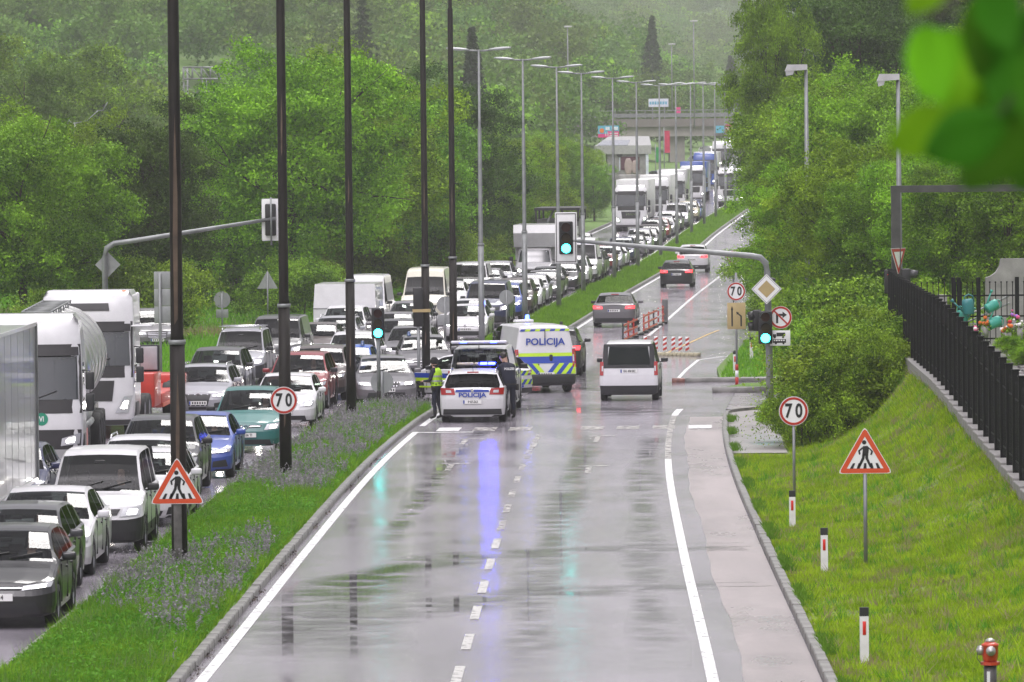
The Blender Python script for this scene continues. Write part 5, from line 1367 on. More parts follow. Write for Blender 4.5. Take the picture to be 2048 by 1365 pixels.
def figure(arms, lean=(0, 0), head=(0, 0), h=1.0, legs=((0, 0), (0, 0)), sit=False):
    lx, ly = lean; J = {}
    def up(x, y, z): t = max(0, z-.95)/.6; return (x+lx*t, y+ly*t, z)
    J['pelvis'] = ((0, 0, .97), (.165, .125)); J['waist'] = (up(0, 0, 1.12), (.155, .115)); J['chest'] = (up(0, 0, 1.34), (.185, .125)); J['upper'] = (up(0, 0, 1.46), (.13, .10))
    J['neck'] = (up(0, .01, 1.54), .058); hx, hy_ = head
    n = Vector(J['neck'][0]); J['jaw'] = (tuple(n+Vector((hx*.4, .025+hy_*.4, .08))), (.072, .082)); J['skull'] = (tuple(n+Vector((hx, .02+hy_, .17))), (.085, .102)); J['crown'] = (tuple(n+Vector((hx*1.3, .01+hy_*1.2, .25))), (.062, .075))
    J['nose'] = (tuple(Vector(J['jaw'][0])+Vector((hx*.5, .095+hy_*.2, .035))), .016)
    E = [('pelvis','waist'), ('waist','chest'), ('chest','upper'), ('upper','neck'), ('neck','jaw'), ('jaw','skull'), ('skull','crown'), ('jaw','nose')]
    for sg, nm in ((-1, 'r'), (1, 'l')):
        J['sh'+nm] = (up(sg*.185, 0, 1.44), .078); e, wv = arms[0 if sg < 0 else 1]
        b = Vector(up(0, 0, 1.44)); 
        J['el'+nm] = (tuple(b+Vector(e)), .052); J['wr'+nm] = (tuple(b+Vector(wv)), .034)
        dv = (Vector(wv)-Vector(e)).normalized(); J['pa'+nm] = (tuple(b+Vector(wv)+dv*.07), (.038, .022))
        E += [('upper','sh'+nm), ('sh'+nm,'el'+nm), ('el'+nm,'wr'+nm), ('wr'+nm,'pa'+nm)]
        sdv = dv.cross(Vector((0, 0, 1)) if abs(dv.z) < .9 else Vector((0, 1, 0))).normalized(); cur = Vector((0, .02, -.02))
        for k in range(4):
            p0 = Vector(J['pa'+nm][0]) + sdv*(-.03+.02*k) + dv*.035; ln_ = (.055, .065, .06, .045)[k]
            J[f'f{k}a'+nm] = (tuple(p0), .0095); J[f'f{k}b'+nm] = (tuple(p0+dv*ln_*.8+cur), .008); E += [('pa'+nm, f'f{k}a'+nm), (f'f{k}a'+nm, f'f{k}b'+nm)]
        J['tha'+nm] = (tuple(Vector(J['pa'+nm][0])+sdv*-.05-dv*.01), .011); J['thb'+nm] = (tuple(Vector(J['pa'+nm][0])+sdv*-.065+dv*.04), .009); E += [('pa'+nm,'tha'+nm), ('tha'+nm,'thb'+nm)]
        (kx, ky) = legs[0 if sg < 0 else 1]
        if sit:
            J['hip'+nm] = ((sg*.1, .02, .95), .10); J['kn'+nm] = ((sg*.14, .45, 1.0), .068); J['an'+nm] = ((sg*.14, .62, .62), .05); J['to'+nm] = ((sg*.14, .78, .6), .04)
        else:
            J['hip'+nm] = ((sg*.10, 0, .90), .105); J['kn'+nm] = ((sg*.11+kx*.5, .03+ky*.5, .49), .07); J['ca'+nm] = ((sg*.115+kx*.72, -.01+ky*.72, .34), .062); J['an'+nm] = ((sg*.12+kx, -.02+ky, .10), .05); J['to'+nm] = ((sg*.14+kx, .15+ky, .045), .042)
        E += [('pelvis','hip'+nm), ('hip'+nm,'kn'+nm)] + ([('kn'+nm,'an'+nm)] if sit else [('kn'+nm,'ca'+nm), ('ca'+nm,'an'+nm)]) + [('an'+nm,'to'+nm)]
    return J, E
def reg(k):
    if k[:2] in ('ja', 'sk', 'cr', 'no') or k == 'neck': return 1
    if k[:2] in ('pa', 'th') or k[0] == 'f': return 1
    if k[:2] in ('to', 'an'): return 2
    return 0
def shell(lev, mi=0):
    mb = MB(); n = 20
    mb.rings([[(cx+rx*math.cos(2*math.pi*k/n), cy_+ry*math.sin(2*math.pi*k/n), z) for k in range(n)] for cx, cy_, z, rx, ry in lev], mi, True, (False, False)); return mb
# officer in the lime vest, turned towards the queue
J, E = figure(arms=[((-.27,.06,-.28), (-.16,.30,-.30)), ((.27,.04,-.28), (.16,.28,-.33))], lean=(0, .03), head=(0, .02), legs=((-.03, 0), (.05, -.03)))
po = empty('person', (gx(874, 171), 171, ZR(171)+.005), R(62)); po.scale = (.965,)*3
tag(po, 'police officer in lime vest and dark cap standing by the median kerb', 'person')
ob('body', skin_person(J, E, reg, [NAVY, SKIN, BOOT]), None, po)
ob('vest', shell([(0,.0,1.0,.215,.165), (0,.0,1.1,.205,.16), (0,.01,1.25,.215,.165), (0,.02,1.38,.225,.165), (0,.025,1.47,.20,.14), (0,.03,1.53,.10,.09)]), VEST, po)
ob('vest_tape', shell([(0,0,1.12,.21,.164), (0,.0,1.17,.213,.166)]), REFL, po); ob('vest_tape', shell([(0,.01,1.26,.219,.169), (0,.01,1.31,.222,.17)]), REFL, po)
c = Vector(J['skull'][0]); mb = MB(); mb.ball((c.x, c.y-.012, c.z+.02), (.108, .125, .125), 16, 10); ob('knit_cap', mb, KNIT, po)
ob('neck_gaiter', shell([(0,.02,1.50,.085,.085), (0,.03,1.56,.078,.08), (0,.035,1.62,.095,.10)]), KNIT, po)
ob('jacket_hem', shell([(0,0,.93,.20,.15), (0,0,1.02,.205,.157)]), NAVY, po)
ob('belt', shell([(0,0,.985,.212,.162), (0,0,1.025,.212,.162)]), BOOT, po)
mb = MB(); mb.rbox(.17, .24, -.08, .06, .84, 1.0, .02); mb.rbox(-.24, -.17, -.06, .06, .86, 1.0, .02); ob('belt_pouch', mb, BOOT, po)
mb = MB()
for k in range(12):
    a = 2*math.pi*k/12; mb.rbox(.214*math.cos(a)-.02, .214*math.cos(a)+.02, .166*math.sin(a)-.02, .166*math.sin(a)+.02, 1.045 if k % 2 else 1.07, 1.07 if k % 2 else 1.095, .004, seg=1)
ob('checker_band', mb, BOOT, po)
# officer bending towards the minibus
J, E = figure(arms=[((-.25,.12,-.27), (-.14,.38,-.30)), ((.26,.10,-.27), (.20,.36,-.32))], lean=(-.05, .10), head=(-.05, .06), legs=((0, 0), (.02, .03)))
p2 = empty('person', (gx(1019, 170.2), 170.2, ZR(170)+.005), R(22)); p2.scale = (1.05,)*3
tag(p2, 'police officer in dark uniform leaning over beside the police estate', 'person')
ob('body', skin_person(J, E, reg, [NAVY, SKIN, BOOT]), None, p2)
ob('jacket', shell([(0,0,.90,.205,.155), (0,0,1.0,.21,.16), (-.012,.025,1.15,.20,.155), (-.025,.05,1.30,.21,.16), (-.035,.075,1.42,.215,.155), (-.045,.09,1.52,.14,.11), (-.05,.10,1.56,.085,.08)]), NAVY, p2)
c = Vector(J['skull'][0]); mb = MB(); mb.ball((c.x, c.y-.025, c.z+.03), (.094, .105, .105), 16, 10); ob('hair', mb, HAIR, p2)
for sg in (-1, 1):
    mb = MB(); mb.ball((c.x+sg*.088, c.y, c.z-.03), (.012, .02, .03), 8, 6); ob('ear', mb, SKIN, p2)
lettering('POLIZEI', p2, (-.03, -.098, 1.38), .085, SIGNW, 1.0, .003)
ob('belt', shell([(0,0,.95,.214,.165), (0,0,.99,.214,.165)]), BOOT, p2)
mb = MB(); mb.rbox(.17, .25, -.09, .05, .80, .97, .02); mb.rbox(-.24, -.16, -.12, .0, .84, .98, .02); ob('belt_pouch', mb, BOOT, p2)
# drivers behind the nearest windscreens
J, E = figure(arms=[((-.24,.14,-.24), (-.14,.42,-.16)), ((.24,.14,-.24), (.14,.42,-.16))], sit=True, head=(0, .02))
dm = skin_person(J, E, reg, [CIV, SKIN, BOOT])
for lab, who in (('white small panel van with black front bumper, plate ending FI', 'driver behind the windscreen of the white small panel van'), ('black hatchback with plate ending 114 at the bottom left corner', 'driver in the black hatchback at the bottom left'),
                 ('dark grey car tucked behind the black hatchback at the left edge', 'driver in the dark grey car at the left edge'), ('teal people carrier with plate G 556 TI', 'driver of the teal people carrier'), ('white saloon with broad dark grille ahead of the white panel van', 'driver of the white saloon with broad grille'),
                 ('red sport utility car behind the small white car', 'driver of the red sport utility car'), ('blue saloon right behind the dark grey car near the first pole', 'driver of the blue saloon')):
    cobj = drv[lab]
    typ = [n_ for n_ in near if n_[5] == lab][0][0]; sp = CT[typ]
    M = Matrix.Translation(cobj.location) @ Matrix.Rotation(cobj.rotation_euler.z, 4, 'Z')
    loc = M @ Vector((.37, sp['hd']+.22-sp['L']/2, sp['belt'][0]-.50-.95*.93+.12))
    q = ob('person', dm, None, None, loc, (0, 0, math.pi+cobj.rotation_euler.z)); q.scale = (.93,)*3
    tag(q, who, 'person', 'drivers in the queue')
# ------------------------------------------------------------------ trucks
class Cab:
    def __init__(s, lev, hw): s.lev = lev; s.hw = hw; zz = [l[0] for l in lev]; s.fy = pchip(zz, [l[1] for l in lev]); s.w = pchip(zz, [l[2] for l in lev])
    def y(s, xn, z): return s.fy(z) + .20*abs(xn)**5
    def ring(s, z, yb):
        w_ = s.w(z); xs = [-1, -.97, -.88, -.7, -.4, 0, .4, .7, .88, .97, 1]
        return [(x*w_, s.y(x, z), z) for x in xs] + [(w_, .6, z), (w_, yb, z), (-w_, yb, z), (-w_, .6, z)]
    def body(s, yb, n=22):
        z0, z1 = s.lev[0][0], s.lev[-1][0]; mb = MB()
        mb.rings([s.ring(z0+(z1-z0)*i/n, yb) for i in range(n+1)], 0, True); return mb
    def patch(s, c, off=.01, nu=8, nv=4):
        mb = MB(); vs, fs = [], []
        for j in range(nv+1):
            for i in range(nu+1):
                xn, z = bilin(c, i/nu, j/nv); vs.append((xn*s.w(z)*(1+.004*abs(xn)), s.y(xn, z)-off, z))
        for j in range(nv):
            for i in range(nu): fs.append((j*(nu+1)+i, j*(nu+1)+i+1, (j+1)*(nu+1)+i+1, (j+1)*(nu+1)+i))
        return mb.add(vs, fs, 0, True)
TRUCKW = mat('truck_white', (.66,.655,.665), .3, coat=.6, var=.06, dirt=.5)
DKGREY = mat('truck_dark_plastic', (.03,.028,.03), .45, bump=.1)
ALU = mat('brushed_tank_steel', (.55,.55,.54), .28, .85, var=.12, vs=1.2)
SILV = mat('box_side_aluminium', (.42,.42,.44), .32, .35, var=.10, vs=.8, coat=.5)
GREEN = mat('green_sticker', (.02,.25,.15), .4); ORANGE = mat('orange_lens', (.8,.18,.01), .3)
def truck_wheels(root, axs, proto=False, r=.5, hw=1.2):
    tm, rm, bm_ = wheel_meshes(r)
    for y in axs:
        for sg in (1, -1):
            q = ob('wheel', tm, None, root, (sg*(hw-.14), y, r), (0, 0, 0 if sg > 0 else math.pi), proto=proto); q.scale = (1.5, 1, 1)
            ob('rim', rm, None, q, proto=proto); ob('shade_disc', bm_, None, q, proto=proto)
def tractor(root, style, col=TRUCKW, proto=False, lit=True, H=3.75, far=False):
    P = lambda name, mb, m, par=root: ob(name, mb, m, par, proto=proto)
    if style == 'renault': lev = [(.38,.05,1.14),(.7,.0,1.22),(1.0,-.02,1.24),(1.5,.02,1.24),(1.7,.06,1.24),(2.9,.28,1.22),(3.2,.36,1.2),(H-.15,.55,1.14),(H,.8,1.02)]
    else: lev = [(.35,.05,1.16),(.7,0,1.23),(1.2,0,1.25),(1.75,.03,1.25),(2.9,.16,1.24),(3.15,.2,1.24),(H-.2,.40,1.2),(H,.62,1.1)]
    c = Cab(lev, 1.25)
    P('cab', c.body(2.2), col)
    zw0, zw1 = (1.78, 2.78) if style == 'renault' else (1.95, 2.85)
    P('windshield_surround', c.patch([(-.99, zw0-.32), (.99, zw0-.32), (.985, zw1+.28), (-.985, zw1+.28)], .008), DKGREY)
    wsh = P('windshield', c.patch([(-.93, zw0), (.93, zw0), (.91, zw1), (-.91, zw1)], .02), mat('truck_screen', (.03,.035,.04), .04, coat=1, spec=.8))
    for x in (-.5, .1): 
        mb = MB(); mb.tube([(x, c.y(x, zw0)-.03, zw0+.0), (x+.55, c.y(x, zw0+.18)-.03, zw0+.2)], .015, 5); ob('wiper', mb, BLACKP, wsh, proto=proto)
    mb = c.patch([(-.95, zw1+.02), (.95, zw1+.02), (.95, zw1+.22), (-.95, zw1+.22)], .12); P('sun_visor', mb, DKGREY)
    if style == 'renault':
        P('lower_grille', c.patch([(-.98, .45), (.98, .45), (.98, 1.08), (-.98, 1.08)], .012), DKGREY); P('bumper', c.patch([(-.98, .38), (.98, .38), (.98, .62), (-.98, .62)], .03), mat('bumper_grey', (.4,.4,.4), .5))
        lm_ = [(.60,.70),(.95,.75),(.96,1.0),(.62,.88)]
    else:
        P('grille', c.patch([(-.55, 1.0), (.55, 1.0), (.6, 1.55), (-.6, 1.55)], .012), DKGREY); P('bumper', c.patch([(-.98, .36), (.98, .36), (.98, .50), (-.98, .50)], .03), DKGREY)
        lm_ = [(.62,.68),(.9,.68),(.98,1.15),(.80,1.12)]
    for cc in (lm_, mir(lm_)):
        h = P('headlight', c.patch(cc, .02), LAMPG)
        ob('lens', c.patch(shrink(cc, .42), .028, 3, 2), LITFAR if far else (LIT if lit else LAMPG), h, proto=proto)
    for sg in (1, -1):
        mb = MB(); x = sg*1.42
        mb.rbox(x-.10, x+.10, .18, .34, 2.0, 2.42, .04); mb.rbox(x-.10, x+.10, .18, .34, 1.5, 1.92, .04); mb.tube([(sg*1.2, .5, 2.45), (x, .28, 2.44), (x, .28, 1.5), (sg*1.2, .5, 1.5)], .025, 6); P('mirror', mb, BLACKP)
        mb = MB(); mb.add([(sg*1.253, .42, 1.72), (sg*1.253, 1.25, 1.72), (sg*1.238, 1.25, 2.62), (sg*1.238, .62, 2.62)], [(0,1,2,3) if sg > 0 else (3,2,1,0)]); P('side_window', mb, mat('truck_screen', (.03,.035,.04), .04, coat=1, spec=.8))
        mb = MB(); mb.rbox(sg*1.2-.06, sg*1.2+.06, .8, 1.7, .35, .95, .04); P('step_panel', mb, DKGREY)
    mb = MB(); mb.box(-1.0, 1.0, 1.0, 6.0, .65, .95); P('chassis', mb, BLACKP)
    return c
TG = 'trucks in the queue'
# box trailer cut by the left edge
tx = gx(53, 117.5, 2.5)
tr = tag(empty('box_trailer', (tx-1.28, 104.0, ZR(110)), -math.atan(slope(110))), 'tall silver box trailer cut off by the left edge', 'trailer', TG)
mb = MB(); mb.box(-1.27, 1.27, 0, 13.4, .95, 3.98); ob('box', mb, SILV, tr)
for z in (.93, 3.96):
    mb = MB(); mb.box(1.272, 1.30, 0, 13.4, z, z+.07); ob('rail', mb, WHITE, tr)
for k in range(1, 11):
    mb = MB(); mb.box(1.2705, 1.274, k*1.22, k*1.22+.008, 1.0, 3.95); ob('panel_joint', mb, SILV, tr)
mb = MB(); mb.box(1.27, 1.31, 13.34, 13.44, .95, 4.0); ob('rear_post', mb, STEEL, tr)
mb = MB(); mb.box(-1.1, 1.1, 1, 13, .7, .95); ob('chassis', mb, BLACKP, tr)
mb = MB(); mb.box(1.18, 1.22, 4, 8.6, .35, .9); ob('side_guard', mb, DKGREY, tr)
truck_wheels(tr, (9.3, 10.6, 11.9))
# tanker
d = 139.5; tk = tag(empty('tanker_truck', (gx(168, d)-1.27, d, ZR(d)), .026), 'white tanker truck with green sticker and steel tank', 'truck', TG)
c = tractor(tk, 'renault')
mb = MB(); mb.disc((.30, c.y(.24, 1.33)-.015, 1.33), .15, .008, 24); st = ob('sticker', mb, GREEN, tk); lettering('VI', st, (.30, c.y(.24, 1.33)-.019, 1.33), .17, SIGNW, .8, .004)
mb = MB(); RGs = []
for t, k in ((3.2, .55), (3.3, .8), (3.55, .95), (4.0, 1.0), (8, 1.0), (14.2, 1.0), (14.6, .9), (14.75, .6)):
    RGs.append([(1.25*k*math.cos(2*math.pi*q/28), t, 2.35+1.28*k*math.sin(2*math.pi*q/28)) for q in range(28)])
mb.rings(RGs); ob('tank', mb, ALU, tk)
for t in (5.2, 7.0, 9.0, 11.0, 13.0):
    mb = MB(); mb.rings([[(rr*math.cos(2*math.pi*q/28), t+dy, 2.35+1.03*rr*math.sin(2*math.pi*q/28)) for q in range(28)] for rr, dy in ((1.245, -.05), (1.275, -.04), (1.275, .04), (1.245, .05))], 0, True, (False, False))
    ob('tank_rib', mb, ALU, tk)
mb = MB()
for x in (-.35, .35): mb.tube([(x, 4, 3.72), (x, 14, 3.72)], .025, 6)
for k in range(9): mb.tube([(-.35, 4+k*1.2, 3.72), (.35, 4+k*1.2, 3.72)], .02, 5); mb.tube([(.35, 4+k*1.2, 3.72), (.35, 4+k*1.2, 3.45)], .02, 5)
ob('catwalk', mb, STEEL, tk)
for y_ in (4.6, 7.2, 9.8):
    mb = MB(); mb.tube([(0, y_, 3.55), (0, y_, 3.7)], [.3, .28], 16); ob('hatch_cover', mb, STEEL, tk)
mb = MB(); mb.tube([(1.0, 4.2, 1.15), (1.0, 7.5, 1.15)], .16, 12); mb.tube([(1.1, 4.0, .95), (1.1, 7.5, .95)], .1, 10); ob('hose_tube', mb, STEEL, tk)
mb = MB(); mb.box(-1.0, 1.0, 3, 14.5, .9, 1.1); ob('trailer_frame', mb, DKGREY, tk)
mb = MB(); mb.box(1.17, 1.21, 2.6, 3.6, .45, .95); ob('side_guard', mb, REDP, tk)
truck_wheels(tk, (1.35, 4.3, 10.6, 11.9, 13.2))
# white tractor with red low loader
d = 160.5; lt = tag(empty('low_loader_truck', (gx(174, d), d, ZR(d)), -math.atan(slope(d))), 'tall white truck with orange beacon and red low loader', 'truck', TG)
c = tractor(lt, 'scania', H=3.95)
mb = MB(); mb.rbox(-1.0, 1.0, .42, .5, 3.30, 3.40, .02); ob('light_rail', mb, BLACKP, lt)
for x in (-.7, -.25, .25, .7):
    mb = MB(); mb.tube([(x, .42, 3.5), (x, .36, 3.5)], .11, 14); ob('roof_lamp', mb, LAMPG, lt)
mb = MB(); mb.tube([(.95, .75, 3.75), (.95, .75, 3.95)], [.09, .07], 12); ob('beacon', mb, ORANGE, lt)
ob('roof_sign', c.patch([(-.5, 3.42), (.5, 3.42), (.48, 3.62), (-.48, 3.62)], .02), DKGREY, lt)
mb = MB(); mb.rbox(1.2, 1.75, .2, .9, 2.98, 3.03, .02); ob('sun_wing', mb, WHITE, lt)
mb = MB(); mb.rbox(-1.2, 1.22, 2.4, 2.5, 1.0, 3.85, .04); ob('cab_rear_fairing', mb, TRUCKW, lt)
truck_wheels(lt, (1.35, 3.9, 5.2))
mb = MB(); mb.rbox(-1.25, 1.25, 6.2, 8.2, .55, 1.5, .05); mb.rbox(-1.25, 1.27, 8.2, 15.5, .45, .85, .04); mb.rbox(-1.25, 1.27, 15.5, 17.5, .55, 1.1, .04); ob('low_bed', mb, REDP, lt)
mb = MB(); mb.box(1.28, 1.30, 8.2, 15.5, .47, .58); ob('hazard_strip', mb, SIGNO, lt)
mb = MB(); mb.rbox(.75, 1.22, 7.4, 7.5, 1.55, 2.2, .02); ob('load_board', mb, mat('grey_board', (.35,.34,.36), .5), lt)
mb = MB(); mb.rbox(.70, 1.27, 7.52, 7.58, 1.5, 2.25, .02); ob('board_frame', mb, BLACKP, lt)
truck_wheels(lt, (12.6, 13.8, 15.0))
for lab, o, q, dd in (('driver of the white tanker truck', tk, .5, .9), ('driver of the tall white truck', lt, .5, .9)): pass

# pulled box trailer of the white car
d = 239; bx = tag(empty('box_trailer', (gx(690, d), d, ZR(d)), -math.atan(slope(d))), 'white box trailer pulled by the white car', 'trailer', TG)
mb = MB(); mb.add([(-1.25,0,.45),(1.25,0,.45),(1.25,0,1.45),(1.2,.18,2.42),(-1.2,.18,2.42),(-1.25,0,1.45),(-1.25,3.8,.45),(1.25,3.8,.45),(1.2,3.8,2.42),(-1.2,3.8,2.42)], [(0,1,2,5),(5,2,3,4),(4,3,8,9),(1,7,8,3,2),(6,0,5,4,9),(7,6,9,8),(0,6,7,1)]); ob('box', mb, TRUCKW, bx)
mb = MB(); mb.box(-1.26, 1.26, -.012, .0, 1.43, 1.47); ob('front_seam', mb, STEEL, bx); mb = MB(); mb.tube([(0, -1.2, .45), (0, .2, .45)], .05, 8); ob('drawbar', mb, STEEL, bx)
truck_wheels(bx, (2.3,), r=.32, hw=1.2)
# luton box truck
def luton(root, proto=False):
    P = lambda n_, mb, m, par=root: ob(n_, mb, m, par, proto=proto)
    c = Cab([(.35,.02,.95),(.7,0,1.0),(1.05,.05,1.0),(1.25,.42,.98),(1.95,.85,.9),(2.1,1.1,.86)], 1.0)
    P('cab', c.body(2.2), WHITE); P('windshield', c.patch([(-.9, 1.3), (.9, 1.3), (.86, 1.95), (-.86, 1.95)], .012), mat('truck_screen', (.03,.035,.04), .04, coat=1, spec=.8))
    P('grille', c.patch([(-.6, .7), (.6, .7), (.6, .92), (-.6, .92)], .012), DKGREY); P('bumper', c.patch([(-.98, .35), (.98, .35), (.98, .6), (-.98, .6)], .02), BLACKP)
    l_ = [(.64,.74),(.94,.76),(.96,1.0),(.66,.95)]
    for cc in (l_, mir(l_)): h = P('headlight', c.patch(cc, .02), LAMPG); ob('lens', c.patch(shrink(cc, .5), .03, 3, 2), LITFAR, h, proto=proto)
    mb = MB(); mb.add([(-1.15,1.0,2.12),(1.15,1.0,2.12),(1.15,.55,2.9),(-1.15,.55,2.9),(1.15,.75,3.35),(-1.15,.75,3.35),(-1.15,6.6,3.35),(1.15,6.6,3.35),(1.15,6.6,.8),(-1.15,6.6,.8),(1.15,2.25,.8),(-1.15,2.25,.8),(1.15,2.25,2.12),(-1.15,2.25,2.12)],
        [(0,1,2,3),(3,2,4,5),(5,4,7,6),(6,7,8,9),(12,1,0,13),(10,12,13,11),(8,10,11,9),(1,12,10,8,7,4,2),(0,3,5,6,9,11,13)]); P('box', mb, TRUCKW)
    for sg in (-1, 1): mb = MB(); mb.rbox(sg*1.3-.1, sg*1.3+.1, .8, .9, 1.25, 1.6, .03); mb.tube([(sg*.95, .9, 1.4), (sg*1.25, .85, 1.4)], .02, 5); P('mirror', mb, BLACKP)
    tm, rm, bm_ = wheel_meshes(.36)
    for y in (1.0, 5.0):
        for sg in (1, -1): q = P('wheel', tm, None); q.location = (sg*.9, y, .36); q.rotation_euler = (0, 0, 0 if sg > 0 else math.pi); ob('rim', rm, None, q, proto=proto)
d = 330; lu = tag(empty('box_truck', (gx(1068, d), d, ZR(d)), -math.atan(slope(d))), 'white box truck with overhanging box left of the hanging signal', 'truck', TG); luton(lu)
# open frame truck behind it
d = 352; fr_ = tag(empty('frame_truck', (gx(1112, d), d, ZR(d)), -math.atan(slope(d))), 'truck with dark open roof frame behind the white box truck', 'truck', TG)
c = tractor(fr_, 'scania', H=2.9, far=True)
mb = MB(); mb.box(-1.25, 1.25, 2.6, 9, .8, 3.3); ob('body_box', mb, mat('grey_tarpaulin', (.22,.215,.22), .6), fr_)
mb = MB(); mb.box(-1.35, 1.35, 1.6, 9.2, 3.85, 4.0); ob('roof_frame', mb, DKGREY, fr_)
for x in (-1.25, 1.25):
    for y in (1.7, 5, 9): mb = MB(); mb.tube([(x, y, 3.2), (x, y, 3.9)], .06, 6); ob('frame_post', mb, DKGREY, fr_)
for x in (-.6, .6): mb = MB(); mb.tube([(x, 1.7, 3.1), (x*.4, 2.2, 3.85)], .07, 6); ob('frame_brace', mb, STEEL, fr_)
truck_wheels(fr_, (1.3, 6.2, 7.5))
# far trucks
TBLUE = mat('truck_blue', (.02,.07,.33), .3, coat=.6); TCURT = mat('curtain_side', (.62,.62,.61), .6, var=.08)
def artic(name, px, d, label, col, trailer, H=3.8, letters=None, h2=4.0):
    t = tag(empty(name, (gx(px, d), d, ZR(d)), -math.atan(slope(d))), label, 'truck', TG)
    c = tractor(t, 'scania', col, H=H, far=True)
    if letters: lettering(letters, t, (0, c.y(0, 1.32)-.02, 1.32), .22, CHROME, 1.6, .008)
    if trailer:
        mb = MB(); mb.rbox(-1.27, 1.27, 2.7, 15.5, 1.0, h2, .03, seg=1); ob('trailer_box', mb, trailer, t)
    truck_wheels(t, (1.35, 4.4, 11, 12.3, 13.6)); return t
artic('articulated_truck', 1262, 467, 'white truck with dark grille panel leading the far trucks', TRUCKW, TCURT, 3.6, 'MAN')
artic('articulated_truck', 1308, 492, 'white truck second in the far truck row', TRUCKW, TCURT, 3.8)
artic('articulated_truck', 1342, 522, 'white high cab truck third in the far truck row', TRUCKW, ALU, 3.85, None, 4.1)
artic('articulated_truck', 1385, 585, 'truck with blue patch on its box in the far row', TRUCKW, TBLUE, 3.6)
artic('articulated_truck', 1410, 645, 'blue cab truck near the bridge', TBLUE, TRUCKW, 3.9)
artic('articulated_truck', 1462, 565, 'white truck in the lane beside the median near the bridge', TRUCKW, None, 3.6)
artic('articulated_truck', 1446, 700, 'white truck waiting just before the bridge', TRUCKW, TCURT, 4.0)
artic('articulated_truck', 1478, 735, 'white truck passing under the bridge', TRUCKW, TRUCKW, 3.5)
# ------------------------------------------------------------------ lamps
LG2 = 'double arm lamps along the median'
def lamp_double(x, d, label, dark, H=11.4):
    if dark: H = 15.5
    z0 = ZR(d)+.05
    t = tag(empty('street_lamp', (x, d, z0), -math.atan(slope(d))), label, 'street lamp', LG2)
    m = DARKPOLE if dark else STEEL
    mb = MB()
    if dark: mb.tube([(0,0,-.3), (0,0,4.0)], [.137, .13], 14)
    else: mb.tube([(0,0,-.3), (0,0,4.2)], [.115, .11], 12)
    ob('lower_pole', mb, m, t)
    mb = MB(); z1 = 4.0 if dark else 4.2
    r1 = .108 if dark else .085
    mb.tube([(0,0,z1), (0,0,z1+.12), (0,0,H-2.9), (0,0,H-2.85), (0,0,H)], [.13 if dark else .11, r1, r1*.85, r1*.62, r1*.5], 12); ob('upper_pole', mb, m, t)
    mb = MB(); mb.tube([(0,0,z1-.04), (0,0,z1+.04)], .15 if dark else .125, 14); ob('collar', mb, STEEL if dark else m, t)
    if dark:
        rs = random.Random(int(d)); near_ = d < 110
        for k, (z, hh, ww) in enumerate(((1.6, 1.9, .035), (4.3, 3.6, .045)) if near_ else ((rs.uniform(.8, 1.8), rs.uniform(.5, 1.3), .022), (rs.uniform(5, 8), rs.uniform(.6, 1.6), .02))):   # bare strips where the coating has come off
            mb = MB(); rr = .134 if z < 3.6 else .108
            for q in range(7): 
                pass
            mb.add([(-ww*.8, -rr*1.012, z), (ww*.5, -rr*1.012, z+.1), (ww, -rr*1.012, z+hh*.6), (ww*.3, -rr*1.012, z+hh), (-ww*.3, -rr*1.012, z+hh*.8), (-ww, -rr*1.012, z+hh*.4)], [(0,1,2,3,4,5)]); ob('bare_strip', mb, RUST, t)
    for sg in (-1, 1):
        mb = MB(); mb.tube([(0, 0, H-.05), (sg*.5, 0, H-.02)], .035, 8); ob('arm', mb, STEEL, t)
        mb = MB()
        RGs = []
        for q in range(9):
            u = q/8; ww = .13*math.sin(math.pi*(.12+.8*u))+.02; hh_ = .05*math.sin(math.pi*(.1+.8*u))+.015
            RGs.append([(sg*(.38+.82*u), ww*math.cos(2*math.pi*k/10), H+.0+.06*u+hh_*math.sin(2*math.pi*k/10)) for k in range(10)])
        if sg < 0: RGs = [r_[::-1] for r_ in RGs]
        mb.rings(RGs); ob('lamp_head', mb, mat('lamp_head_grey', (.4,.41,.42), .4, .2), t)
dark = [(360, 102.5, 'tall dark pole carrying the pedestrian crossing sign'), (572, 133, 'tall dark pole carrying the round 70 sign'), (703, 168, 'third tall dark pole, yellow band at its middle'), (853, 195, 'fourth dark pole, signal box beside it'), (908, 208, 'fifth and last of the dark poles')]
poles = {}
for px, d, lab in dark: lamp_double(gx(px, d), d, lab, True); poles[px] = gx(px, d)
lp = [222, 250, 278, 307, 335, 363, 392, 420, 449, 477, 506, 534, 563]
ORD = ['first', 'second', 'third', 'fourth', 'fifth', 'sixth', 'seventh', 'eighth', 'ninth', 'tenth', 'eleventh', 'twelfth', 'thirteenth']
lpx = {222: 964, 250: 1051, 278: 1118, 307: 1167, 335: 1229, 363: 1276}
for k, d in enumerate(lp):
    lamp_double(gx(lpx[d], d) if d in lpx else L0(d)-1.75, d, f'{ORD[k]} grey lamp with two wing heads along the median, counted from the junction', False)
